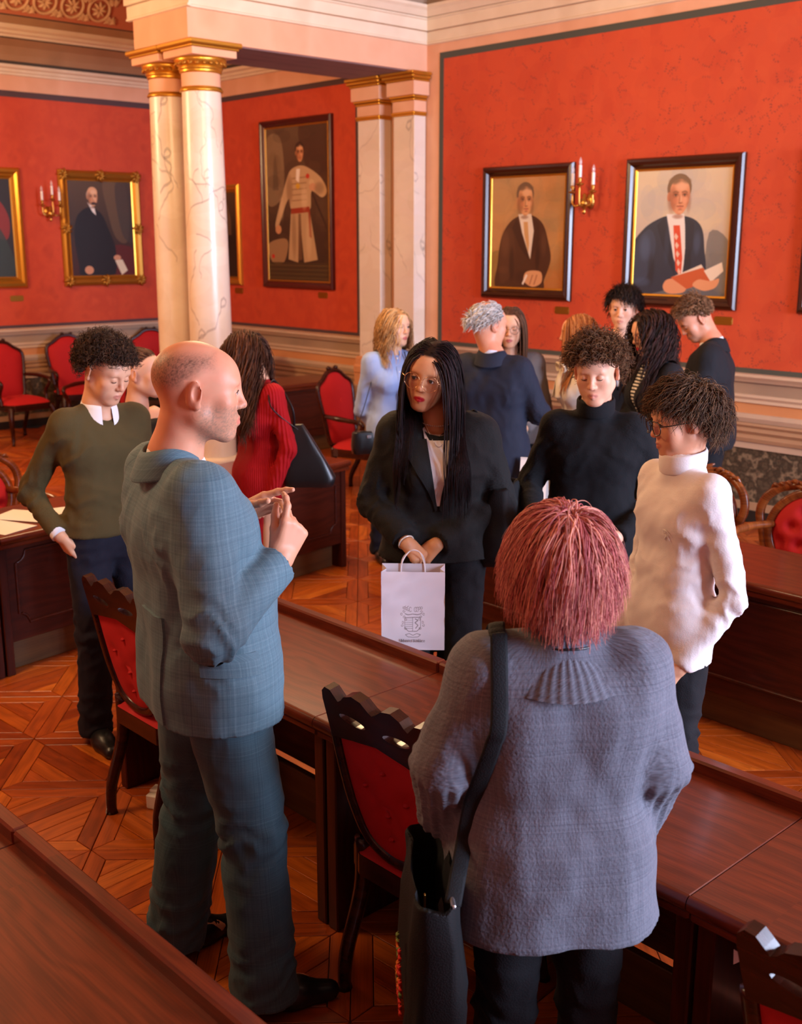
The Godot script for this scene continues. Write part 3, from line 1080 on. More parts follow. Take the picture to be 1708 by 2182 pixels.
func picture(label: String, at: Vector3, yaw: float, w: float, h: float, prof: Array, fm: Material, slip: Material, art: Texture2D, plate: Vector3, ornate := false) -> void:
	var o := thing("framed_portrait", label, "painting", at, yaw)
	part(o, "frame", frame_mesh(w, h, prof), fm)
	var iw: float = prof[-1][0]
	var z0: float = prof[-1][1]
	part(o, "gilt_slip", frame_mesh(w - iw * 2 + 0.004, h - iw * 2 + 0.004, [[0, z0], [0.004, z0 + 0.006], [0.016, z0 + 0.002], [0.02, z0 - 0.006]]), slip)
	var cw := w - iw * 2 - 0.03
	var ch := h - iw * 2 - 0.03
	var q := MB.new()
	q.quad(Vector3(-cw / 2, -ch / 2, z0 - 0.004), Vector3(cw / 2, -ch / 2, z0 - 0.004), Vector3(cw / 2, ch / 2, z0 - 0.004), Vector3(-cw / 2, ch / 2, z0 - 0.004))
	q.uv = PackedVector2Array([Vector2(0, 1), Vector2(1, 1), Vector2(1, 0), Vector2(0, 0)])
	var cm := mat("canvas", Color(1, 1, 1), 0.42)
	cm.albedo_texture = art
	part(o, "canvas", q.mesh(), cm)
	part(o, "backing", bx(Vector3(0, 0, 0.008), Vector3(w - 0.02, h - 0.02, 0.014), 0), M.wood_dark)
	if ornate:
		for sx in [-1, 0, 1]:
			for sy in [-1, 0, 1]:
				if sx == 0 and sy == 0:
					continue
				var mb := MB.new()
				var c := Vector3(sx * (w / 2 - 0.055), sy * (h / 2 - 0.055), 0.05)
				for k in 7:
					var a := TAU * k / 7.0
					mb.tube(spline([c, c + Vector3(cos(a) * 0.04, sin(a) * 0.04, 0.015), c + Vector3(cos(a + 0.5) * 0.075, sin(a + 0.5) * 0.075, 0.0)], 3), [0.012, 0.014, 0.016, 0.016, 0.014, 0.01, 0.005], 5)
				part(o, "carved_ornament", mb.mesh(), fm)
	if plate != Vector3.ZERO:
		var p := thing("name_plate", "small brass plate below the " + label.replace(" on the right wall", "").replace("brown-framed ", "").replace("tall dark-framed ", ""), "plate", plate, yaw)
		var pm := MB.new()
		pm.prism(PackedVector2Array([Vector2(-0.08, -0.02), Vector2(-0.068, -0.032), Vector2(0.068, -0.032), Vector2(0.08, -0.02), Vector2(0.08, 0.02), Vector2(0.068, 0.032), Vector2(-0.068, 0.032), Vector2(-0.08, 0.02)]), 0.008, 0.002)
		part(p, "plate", pm.mesh(), M.plate_brass)
		for sx in [-0.07, 0.07]:
			var sc := MB.new()
			sc.lathe([[0.004, 0.0], [0.003, 0.004], [0.0, 0.005]], 8, Vector3(sx, 0, 0.008))
			part(p, "screw", sc.mesh(), M.brass)

# a half-length portrait painted with brush shapes
func face(c: Canvas, x: float, y: float, s: float, skin: Color, hair: Color, dk: Color, bald: bool) -> void:
	var a := float(c.w) / c.h
	var lt := skin.lerp(Color(1, 0.95, 0.85), 0.3)
	# hair mass, skull, jaw
	if not bald:
		c.ell(x - s * 0.03, y - s * 0.3 * a, s * 0.6, s * 0.62 * a, hair)
		c.ell(x - s * 0.5, y - s * 0.05 * a, s * 0.1, s * 0.3 * a, hair)
	else:
		c.ell(x - s * 0.1, y - s * 0.12 * a, s * 0.54, s * 0.5 * a, hair.lerp(skin, 0.4))
	c.blob([[x - s * 0.48, y - s * 0.25 * a], [x - s * 0.3, y - s * 0.6 * a], [x + s * 0.05, y - s * 0.68 * a], [x + s * 0.38, y - s * 0.5 * a], [x + s * 0.5, y - s * 0.1 * a], [x + s * 0.46, y + s * 0.3 * a], [x + s * 0.3, y + s * 0.66 * a], [x + s * 0.08, y + s * 0.84 * a], [x - s * 0.16, y + s * 0.78 * a], [x - s * 0.4, y + s * 0.45 * a]], skin)
	c.ell(x - s * 0.53, y + s * 0.06 * a, s * 0.09, s * 0.2 * a, skin.lerp(dk, 0.15))
	if bald:
		c.ell(x, y - s * 0.35 * a, s * 0.5, s * 0.46 * a, skin)
	else:
		c.air(x - s * 0.25, y - s * 0.62 * a, s * 0.4, s * 0.2 * a, hair, 0.9)
		c.air(x + s * 0.3, y - s * 0.6 * a, s * 0.3, s * 0.16 * a, hair, 0.8)
	# planes of the face
	c.air(x - s * 0.36, y + s * 0.2 * a, s * 0.3, s * 0.7 * a, dk, 0.5)
	c.air(x + s * 0.46, y + s * 0.3 * a, s * 0.16, s * 0.6 * a, dk, 0.35)
	c.air(x + s * 0.08, y - s * 0.38 * a, s * 0.4, s * 0.26 * a, lt, 0.8)
	c.air(x + s * 0.28, y + s * 0.22 * a, s * 0.2, s * 0.2 * a, lt.lerp(S(226, 120, 90), 0.25), 0.6)
	c.air(x - s * 0.2, y + s * 0.24 * a, s * 0.18, s * 0.18 * a, skin.lerp(S(214, 96, 66), 0.4), 0.5)
	for k in [-0.19, 0.25]:
		c.air(x + s * k, y - s * 0.02 * a, s * 0.19, s * 0.13 * a, dk, 0.65)
		c.path([[x + s * (k - 0.15), y - s * 0.11 * a], [x + s * k, y - s * 0.16 * a], [x + s * (k + 0.14), y - s * 0.1 * a]], s * 0.028, hair.lerp(dk, 0.5), 0.75)
		c.ell(x + s * k, y + s * 0.01 * a, s * 0.09, s * 0.03 * a, skin.lerp(Color.WHITE, 0.3), 0.7)
		c.ell(x + s * k, y + s * 0.01 * a, s * 0.04, s * 0.034 * a, S(44, 28, 20), 0.9)
		c.path([[x + s * (k - 0.1), y - s * 0.005 * a], [x + s * k, y - s * 0.035 * a], [x + s * (k + 0.1), y - s * 0.005 * a]], s * 0.012, S(60, 34, 24), 0.8)
	c.air(x + s * 0.01, y + s * 0.18 * a, s * 0.07, s * 0.26 * a, dk, 0.4)
	c.air(x + s * 0.07, y + s * 0.16 * a, s * 0.06, s * 0.24 * a, lt, 0.8)
	c.air(x + s * 0.05, y + s * 0.33 * a, s * 0.13, s * 0.06 * a, dk, 0.7)
	c.air(x + s * 0.06, y + s * 0.29 * a, s * 0.07, s * 0.05 * a, lt, 0.7)
	c.path([[x - s * 0.12, y + s * 0.49 * a], [x + s * 0.05, y + s * 0.475 * a], [x + s * 0.22, y + s * 0.49 * a]], s * 0.018, S(130, 56, 44), 0.85)
	c.air(x + s * 0.05, y + s * 0.54 * a, s * 0.14, s * 0.06 * a, S(196, 104, 84), 0.6)
	c.air(x + s * 0.05, y + s * 0.62 * a, s * 0.14, s * 0.05 * a, dk, 0.45)
	c.air(x + s * 0.07, y + s * 0.72 * a, s * 0.13, s * 0.08 * a, lt, 0.5)
	# shadow side of the neck
	c.air(x - s * 0.05, y + s * 0.92 * a, s * 0.34, s * 0.14 * a, dk, 0.5)

# creases and light on painted cloth
func drape(c: Canvas, list: Array) -> void:
	for q in list:
		c.air(q[0], q[1], q[2], q[3], q[4], q[5])

func pictures() -> void:
	var broad := [[0, 0], [0.0, 0.03], [0.012, 0.05], [0.03, 0.06], [0.052, 0.05], [0.066, 0.03], [0.078, 0.026], [0.085, 0.02]]
	var thinp := [[0, 0], [0.0, 0.035], [0.02, 0.05], [0.035, 0.04], [0.05, 0.045], [0.075, 0.02]]
	var fat := [[0, 0], [0.0, 0.03], [0.02, 0.055], [0.05, 0.062], [0.075, 0.04], [0.09, 0.045], [0.11, 0.02]]
	# man in a brown suit on a tan ground
	var c := Canvas.new(256, 300, S(190, 140, 84))
	c.fade(S(176, 138, 92), S(196, 142, 78), 0, 0.6)
	c.fade(S(196, 142, 78), S(170, 100, 40), 0.6, 1)
	c.dab(2, [S(206, 160, 104), S(180, 132, 84), S(212, 150, 90), S(150, 128, 86)], 90, 0.16, 0.12, 0.18)
	c.ell(0.1, 0.86, 0.2, 0.2, S(96, 92, 44), 0.4)
	var suit := S(74, 44, 24)
	c.blob([[0.1, 1.02], [0.1, 0.78], [0.14, 0.56], [0.24, 0.42], [0.38, 0.35], [0.56, 0.34], [0.72, 0.42], [0.8, 0.58], [0.84, 0.74], [0.76, 0.92], [0.7, 1.02]], suit)
	c.blob([[0.14, 0.96], [0.14, 0.6], [0.26, 0.45], [0.34, 0.6], [0.32, 0.85]], S(92, 58, 34), 0.55)
	c.poly([[0.38, 0.33], [0.56, 0.33], [0.6, 0.48], [0.56, 0.74], [0.44, 0.5]], S(226, 214, 190))
	c.poly([[0.455, 0.4], [0.515, 0.4], [0.54, 0.6], [0.53, 0.68], [0.47, 0.52]], S(206, 160, 100))
	c.poly([[0.36, 0.36], [0.44, 0.52], [0.555, 0.76], [0.4, 0.62], [0.3, 0.45]], S(60, 34, 18))
	c.poly([[0.58, 0.35], [0.62, 0.46], [0.57, 0.74], [0.68, 0.56], [0.68, 0.42]], S(64, 38, 20))
	drape(c, [[0.2, 0.6, 0.08, 0.16, S(104, 68, 42), 0.7], [0.3, 0.78, 0.05, 0.2, S(44, 24, 12), 0.6], [0.18, 0.84, 0.1, 0.05, S(100, 64, 38), 0.6], [0.74, 0.6, 0.05, 0.14, S(100, 66, 42), 0.6], [0.66, 0.72, 0.04, 0.16, S(46, 26, 14), 0.6], [0.5, 0.9, 0.2, 0.08, S(50, 28, 16), 0.5]])
	face(c, 0.475, 0.2, 0.2, S(214, 156, 104), S(112, 86, 62), S(110, 62, 36), false)
	c.blob([[0.48, 0.94], [0.5, 0.86], [0.62, 0.84], [0.72, 0.86], [0.72, 0.95], [0.6, 0.99]], S(216, 160, 110))
	c.path([[0.6, 0.88], [0.56, 0.97]], 0.006, S(160, 100, 66)); c.path([[0.66, 0.88], [0.62, 0.97]], 0.006, S(160, 100, 66))
	c.line(Vector2(0.46, 0.97), Vector2(0.52, 0.88), 0.012, S(236, 226, 206))
	c.soften(2)
	picture("brown-framed portrait of a man in a brown suit on the right wall", Vector3(XR, 2.167, -6.648), -90, 1.03, 1.145, broad, M.frame_brown, M.gold, c.tex(), Vector3(XR, 1.512, -6.232))
	# man in a blue suit with an open book
	c = Canvas.new(256, 300, S(204, 190, 170))
	c.fade(S(214, 200, 176), S(196, 184, 170), 0, 0.5)
	c.fade(S(196, 184, 170), S(110, 112, 116), 0.5, 1)
	c.dab(6, [S(222, 206, 170), S(196, 182, 168), S(214, 196, 160), S(170, 172, 176)], 80, 0.15, 0.12, 0.2)
	c.blob([[0.8, 0.5], [1.02, 0.6], [1.02, 1.02], [0.8, 1.0]], S(86, 90, 96), 0.6)
	c.blob([[-0.03, 1.0], [-0.02, 0.62], [0.08, 0.48], [0.22, 0.4], [0.38, 0.36], [0.6, 0.38], [0.72, 0.46], [0.76, 0.62], [0.78, 0.84], [0.6, 1.02], [0.1, 1.02]], S(36, 48, 70))
	c.blob([[0.0, 0.9], [0.02, 0.6], [0.16, 0.47], [0.24, 0.6], [0.16, 0.85]], S(58, 76, 106), 0.5)
	c.poly([[0.34, 0.35], [0.53, 0.35], [0.57, 0.6], [0.54, 0.88], [0.44, 0.7]], S(230, 226, 220))
	c.poly([[0.42, 0.44], [0.49, 0.44], [0.535, 0.7], [0.53, 0.86], [0.47, 0.8]], S(214, 76, 50))
	for k in 5:
		c.poly([[0.45 + k * 0.012, 0.5 + k * 0.07], [0.48 + k * 0.012, 0.53 + k * 0.07], [0.46 + k * 0.012, 0.56 + k * 0.07], [0.435 + k * 0.014, 0.53 + k * 0.07]], S(226, 196, 176))
	c.poly([[0.32, 0.37], [0.43, 0.68], [0.47, 0.86], [0.33, 0.64], [0.24, 0.44]], S(28, 38, 58))
	c.poly([[0.54, 0.37], [0.56, 0.62], [0.55, 0.84], [0.64, 0.62], [0.64, 0.42]], S(30, 40, 60))
	drape(c, [[0.12, 0.62, 0.08, 0.14, S(70, 92, 126), 0.7], [0.2, 0.8, 0.05, 0.16, S(20, 26, 42), 0.6], [0.1, 0.9, 0.12, 0.05, S(64, 84, 116), 0.6], [0.68, 0.58, 0.05, 0.12, S(66, 86, 118), 0.6], [0.6, 0.74, 0.04, 0.14, S(20, 28, 44), 0.6], [0.36, 0.6, 0.04, 0.2, S(56, 74, 104), 0.4]])
	face(c, 0.47, 0.2, 0.215, S(216, 150, 112), S(122, 96, 72), S(130, 66, 44), false)
	c.blob([[0.3, 0.98], [0.2, 1.02], [0.9, 1.02], [0.86, 0.94], [0.7, 0.9]], S(96, 100, 108))
	c.blob([[0.34, 0.94], [0.38, 0.88], [0.5, 0.87], [0.6, 0.92], [0.56, 0.98], [0.4, 0.99]], S(218, 152, 112))
	c.poly([[0.42, 0.86], [0.74, 0.76], [0.88, 0.87], [0.6, 0.95]], S(196, 92, 52))
	c.poly([[0.44, 0.855], [0.74, 0.75], [0.84, 0.86], [0.76, 0.775]], S(226, 214, 196))
	c.poly([[0.77, 0.8], [0.95, 0.73], [0.97, 0.8], [0.85, 0.89]], S(232, 222, 204))
	c.blob([[0.66, 0.92], [0.72, 0.87], [0.84, 0.88], [0.93, 0.86], [0.9, 0.93], [0.78, 0.96]], S(222, 158, 116))
	c.soften(2)
	picture("brown-framed portrait of a man in a blue suit holding a book", Vector3(XR, 2.16, -5.075), -90, 1.05, 1.15, broad, M.frame_brown, M.gold, c.tex(), Vector3(XR, 1.502, -4.655))
	c = Canvas.new(96, 128, S(120, 96, 70))
	c.blob([[0.1, 1.0], [0.2, 0.5], [0.5, 0.36], [0.8, 0.5], [0.9, 1.0]], S(40, 36, 40))
	face(c, 0.5, 0.22, 0.2, S(206, 150, 110), S(80, 60, 44), S(100, 60, 40), false)
	picture("brown-framed portrait cut off at the right edge of the picture", Vector3(XR, 2.16, -3.55), -90, 1.0, 1.15, broad, M.frame_brown, M.gold, c.tex(), Vector3())
	# standing officer in a pale braided coat
	c = Canvas.new(256, 420, S(70, 50, 34))
	c.fade(S(96, 76, 54), S(60, 40, 28), 0, 0.7)
	c.fade(S(60, 40, 28), S(44, 32, 22), 0.7, 1)
	c.blob([[0.0, 0.08], [0.24, 0.06], [0.3, 0.3], [0.24, 0.46], [0.0, 0.48]], S(150, 126, 92), 0.7)
	c.poly([[0.1, 0.4], [0.12, 0.22], [0.15, 0.16], [0.18, 0.24], [0.2, 0.4]], S(96, 80, 60), 0.8)
	c.blob([[0.55, 0.0], [1.02, 0.0], [1.02, 0.4], [0.7, 0.3]], S(58, 34, 22), 0.7)
	c.dab(9, [S(90, 66, 44), S(50, 34, 24), S(110, 86, 58)], 60, 0.12, 0.05, 0.16)
	var coat := S(190, 158, 116)
	c.blob([[0.2, 0.62], [0.16, 0.66], [0.13, 0.62], [0.24, 0.46], [0.34, 0.33], [0.42, 0.27], [0.58, 0.25], [0.74, 0.28], [0.9, 0.34], [0.98, 0.42], [0.9, 0.46], [0.74, 0.42], [0.7, 0.54], [0.42, 0.54], [0.36, 0.46]], coat)
	c.poly([[0.4, 0.53], [0.7, 0.53], [0.82, 0.86], [0.6, 0.88], [0.55, 0.62], [0.5, 0.88], [0.34, 0.86]], S(184, 152, 110))
	c.poly([[0.52, 0.56], [0.56, 0.56], [0.57, 0.86], [0.5, 0.87]], S(110, 78, 50), 0.8)
	c.poly([[0.4, 0.525], [0.7, 0.515], [0.71, 0.55], [0.4, 0.56]], S(150, 50, 26))
	c.poly([[0.68, 0.55], [0.71, 0.55], [0.73, 0.72], [0.69, 0.71]], S(140, 60, 34))
	for k in 5:
		c.line(Vector2(0.42, 0.33 + k * 0.036), Vector2(0.66, 0.325 + k * 0.036), 0.004, S(150, 116, 76), 0.8)
	c.poly([[0.5, 0.27], [0.56, 0.27], [0.54, 0.36], [0.49, 0.34]], S(236, 226, 206))
	c.ell(0.52, 0.38, 0.035, 0.018, S(206, 160, 50)); c.ell(0.68, 0.32, 0.03, 0.016, S(190, 60, 40)); c.ell(0.74, 0.36, 0.04, 0.02, S(206, 176, 130))
	c.line(Vector2(0.74, 0.42), Vector2(0.98, 0.66), 0.012, S(50, 34, 24))
	c.ell(0.18, 0.66, 0.05, 0.03, S(196, 140, 96)); c.ell(0.76, 0.39, 0.06, 0.024, S(202, 150, 110))
	drape(c, [[0.38, 0.4, 0.07, 0.12, S(140, 108, 74), 0.7], [0.62, 0.46, 0.07, 0.1, S(220, 190, 148), 0.6], [0.44, 0.7, 0.05, 0.2, S(138, 106, 72), 0.6], [0.68, 0.72, 0.06, 0.18, S(214, 182, 138), 0.5], [0.86, 0.4, 0.1, 0.05, S(130, 100, 70), 0.6], [0.24, 0.52, 0.05, 0.1, S(214, 184, 142), 0.5]])
	face(c, 0.56, 0.165, 0.12, S(202, 142, 92), S(50, 34, 24), S(96, 52, 30), false)
	c.blob([[0.0, 0.76], [0.26, 0.72], [0.34, 0.76], [0.26, 0.88], [0.06, 0.88]], S(150, 116, 80))
	c.ell(0.08, 0.84, 0.025, 0.014, S(190, 40, 30))
	c.poly([[0, 0.88], [1, 0.88], [1, 1], [0, 1]], S(64, 50, 28), 0.8)
	for k in 4:
		c.line(Vector2(0, 0.9 + k * 0.028), Vector2(1, 0.9 + k * 0.028), 0.003, S(96, 78, 44), 0.7)
	c.soften(2)
	picture("tall dark-framed portrait of a standing officer in a pale coat", Vector3(XR, 2.479, -9.903), -90, 1.23, 1.775, [[0, 0], [0.0, 0.04], [0.012, 0.055], [0.025, 0.05], [0.04, 0.042], [0.062, 0.025], [0.07, 0.02]], M.frame_red, M.gold_old, c.tex(), Vector3(XR, 1.53, -9.5))
	# dark picture behind the columns
	c = Canvas.new(128, 200, S(36, 24, 16))
	c.fade(S(84, 60, 40), S(30, 20, 14), 0, 0.6)
	c.poly([[0.5, 0.3], [0.62, 0.12], [0.74, 0.08], [0.86, 0.3], [0.86, 0.5], [0.5, 0.5]], S(110, 82, 58), 0.7)
	c.poly([[0.2, 0.9], [0.3, 0.4], [0.5, 0.3], [0.62, 0.9]], S(24, 18, 16))
	c.soften(2)
	picture("gold-framed dark picture half hidden behind the columns", Vector3(XR, 2.165, -11.42), -90, 0.93, 1.13, thinp, M.gold, M.gold_old, c.tex(), Vector3(XR, 1.53, -11.05))
	# seated elder in black with a white moustache, on the left wall
	c = Canvas.new(256, 320, S(52, 38, 28))
	c.fade(S(84, 64, 46), S(58, 42, 32), 0, 0.5)
	c.fade(S(58, 42, 32), S(60, 22, 18), 0.5, 1)
	c.blob([[0.56, 0.0], [0.9, 0.0], [0.92, 0.6], [0.72, 0.6], [0.6, 0.3]], S(112, 88, 62), 0.6)
	c.blob([[0.74, 0.05], [0.96, 0.0], [1.0, 0.6], [0.82, 0.55]], S(60, 52, 48), 0.7)
	c.blob([[0.62, 0.7], [1.0, 0.72], [1.02, 1.02], [0.66, 1.02]], S(92, 24, 22), 0.8)
	c.blob([[0.1, 0.86], [0.06, 0.6], [0.1, 0.4], [0.22, 0.3], [0.34, 0.28], [0.5, 0.34], [0.6, 0.5], [0.7, 0.72], [0.64, 1.02], [0.16, 1.02]], S(20, 18, 22))
	c.poly([[0.29, 0.22], [0.4, 0.28], [0.42, 0.36], [0.36, 0.32]], S(226, 220, 208))
	face(c, 0.38, 0.16, 0.155, S(214, 160, 116), S(150, 140, 130), S(110, 66, 44), true)
	c.ell(0.395, 0.235, 0.05, 0.014, S(60, 46, 40))
	c.ell(0.26, 0.94, 0.07, 0.045, S(198, 140, 104)); c.ell(0.72, 0.81, 0.06, 0.03, S(196, 140, 106))
	c.poly([[0.68, 0.84], [0.8, 0.83], [0.88, 0.95], [0.78, 1.0]], S(214, 200, 170))
	c.soften(2)
	picture("ornate gilt-framed portrait of a bald man in black", Vector3(6.775, 2.238, ZL), 0, 1.05, 1.31, [[0, 0], [0.0, 0.03], [0.015, 0.05], [0.035, 0.065], [0.07, 0.05], [0.09, 0.03], [0.1, 0.02]], M.gold_old, M.gold, c.tex(), Vector3(), true)
	c = Canvas.new(160, 220, S(34, 26, 24))
	c.fade(S(40, 36, 28), S(30, 20, 20), 0, 1)
	c.blob([[0.5, 0.22], [0.8, 0.2], [0.96, 0.4], [0.9, 0.62], [0.6, 0.5]], S(150, 40, 30), 0.8)
	c.blob([[0.3, 0.5], [0.7, 0.42], [0.94, 0.7], [0.96, 1.0], [0.2, 1.0]], S(40, 58, 50), 0.8)
	face(c, 0.4, 0.25, 0.16, S(206, 150, 110), S(60, 40, 30), S(90, 50, 34), false)
	c.soften(2)
	picture("wide gold-framed dark portrait cut off at the left edge", Vector3(5.27, 2.235, ZL), 0, 1.05, 1.31, fat, M.gold, M.gold_old, c.tex(), Vector3(5.66, 1.462, ZL))

# ---------------------------------------------------------------- desks: length along x, panelled front towards +z, the user sits at -z
func desk(label: String, at: Vector3, yaw: float, L: float, dp: float, lip: bool, knee := true) -> Node3D:
	var o := thing("council_desk", label, "desk", at, yaw, "council desks")
	var h := 0.72
	var top := MB.new()
	top.box(Vector3(0, h - 0.012, 0), Vector3(L - 0.002, 0.024, dp - 0.03), 0.002)
	part(o, "tabletop", top.mesh(), M.desk_top)
	var nose := MB.new()
	for s in [-1, 1]:
		if s == 1 and lip:
			continue
		var rows: Array = []
		for k in 9:
			var a := PI * k / 8.0
			var y := h - 0.02 + cos(a) * 0.02
			var z: float = s * (dp / 2 - 0.016 + sin(a) * 0.016)
			rows.append(pv([Vector3(-L / 2 + 0.001, y, z), Vector3(L / 2 - 0.001, y, z)]))
		nose.grid(rows, false, s == 1)
		nose.box(Vector3(0, h - 0.052, s * (dp / 2 - 0.03)), Vector3(L - 0.002, 0.026, 0.03), 0.006)
	part(o, "edge_moulding", nose.mesh(), M.desk_top)
	if lip:
		part(o, "raised_lip", bx(Vector3(0, h + 0.004, dp / 2 - 0.021), Vector3(L - 0.002, 0.062, 0.042), 0.006), M.desk_top)
	# apron, front panel, ends and plinth
	part(o, "front_panel", bx(Vector3(0, 0.43, dp / 2 - 0.07), Vector3(L - 0.01, 0.53, 0.03), 0.003), M.desk_side)
	for s in [-1, 1]:
		part(o, "side_panel", bx(Vector3(s * (L / 2 - 0.028), 0.345, 0.0), Vector3(0.045, 0.69, dp - 0.09), 0.004), M.desk_side)
	part(o, "plinth", bx(Vector3(0, 0.09, dp / 2 - 0.14), Vector3(L - 0.12, 0.18, 0.03), 0.003), M.desk_plinth)
	# raised moulding frame with scooped corners
	var mo := MB.new()
	var hw := L / 2 - 0.1
	var y0 := 0.25
	var y1 := 0.62
	var q: Array = []
	for cxy in [[hw, y0, 1], [hw, y1, 2], [-hw, y1, 3], [-hw, y0, 4]]:
		var c := Vector2(cxy[0], cxy[1])
		var sx := signf(cxy[0])
		var sy := 1.0 if cxy[1] == y1 else -1.0
		var arc: Array = []
		for k in 6:
			var a := PI / 2 * k / 5.0
			arc.append(Vector3(c.x - sx * cos(a) * 0.055, c.y - sy * sin(a) * 0.055, dp / 2 - 0.053))
		if sx * sy > 0:
			arc.reverse()
		q.append_array(arc)
	q.append(q[0])
	mo.tube(pv(q), [0.008], 6, false, 1.0, Vector3.BACK)
	part(o, "panel_moulding", mo.mesh(), M.desk_side)
	if knee:
		part(o, "shelf", bx(Vector3(0, 0.56, 0.06), Vector3(L - 0.1, 0.02, dp - 0.26), 0.002), M.desk_side)
	return o

func desks() -> void:
	var names := ["beside the legs of the teal suit", "between the teal suit and the grey sweater", "to the right of the grey sweater"]
	for k in 3:
		desk("dark red-brown desk with a raised lip, " + names[k], Vector3(2.205, 0, -3.08 + k * 1.287), 90, 1.287, 0.57, true)
	for k in 3:
		desk(["desk of the foreground row, farthest from the camera", "desk with a broad reddish top filling the lower left corner", "desk of the foreground row, nearest the camera"][k], Vector3(0.715, 0, -3.0 + k * 1.287), 90, 1.287, 0.57, true)
	for k in 3:
		desk(["panelled desk of the right row, farthest, behind the black turtleneck", "panelled desk of the right row, behind the white turtleneck", "panelled desk of the right row, at the right edge"][k], Vector3(4.385, 0, -3.31 + k * 1.287), -90, 1.287, 0.58, false)
	var th := deg_to_rad(7.8)
	var d := Vector3(cos(th), 0, -sin(th))
	var bk := Vector3(-sin(th), 0, -cos(th))
	for k in 3:
		desk(["panelled desk of the back row, its end showing beside the red dress", "panelled desk of the back row, behind the olive sweater", "panelled desk of the back row, at the left edge, with papers on it"][k], Vector3(4.63, 0, -5.41) - d * (0.63 + 1.262 * k) + bk * 0.29, 7.8, 1.26, 0.58, false)
	desk("panelled desk of the back row near the right wall, behind the dark suit", Vector3(6.62, 0, -5.98), 11.0, 1.8, 0.58, false)
	desk("lighter wooden desk in the back aisle beside the pilasters", Vector3(6.7, 0, -9.05), 0, 1.45, 0.58, false)

# ---------------------------------------------------------------- chairs, the sitter faces +z
func leg_mesh(a: Vector3, b: Vector3, bend: Vector3, r0: float, r1: float) -> ArrayMesh:
	var m := MB.new()
	var p := spline([a, a.lerp(b, 0.35) + bend, a.lerp(b, 0.75) - bend * 0.5, b], 4)
	var rr: Array = []
	for i in p.size():
		rr.append(lerpf(r0, r1, float(i) / (p.size() - 1)))
	rr[-1] = r1 * 1.25
	m.tube(p, rr, 8)
	return m.mesh()

func cushion(outline: PackedVector2Array, bulge: float, tufts: Array, rings := 9) -> MB:
	var m := MB.new()
	var cen := Vector2()
	for q in outline:
		cen += q / outline.size()
	var rows: Array = []
	for r in rings + 1:
		var t := 1.0 - float(r) / rings
		var row := PackedVector3Array()
		for q in outline:
			var p := cen + (q - cen) * t
			var z := bulge * (1.0 - pow(t, 4.0))
			for u in tufts:
				z -= bulge * 0.75 * exp(-p.distance_squared_to(u) / 0.0009)
			row.append(Vector3(p.x, p.y, z))
		rows.append(row)
	m.grid(rows, true)
	return m

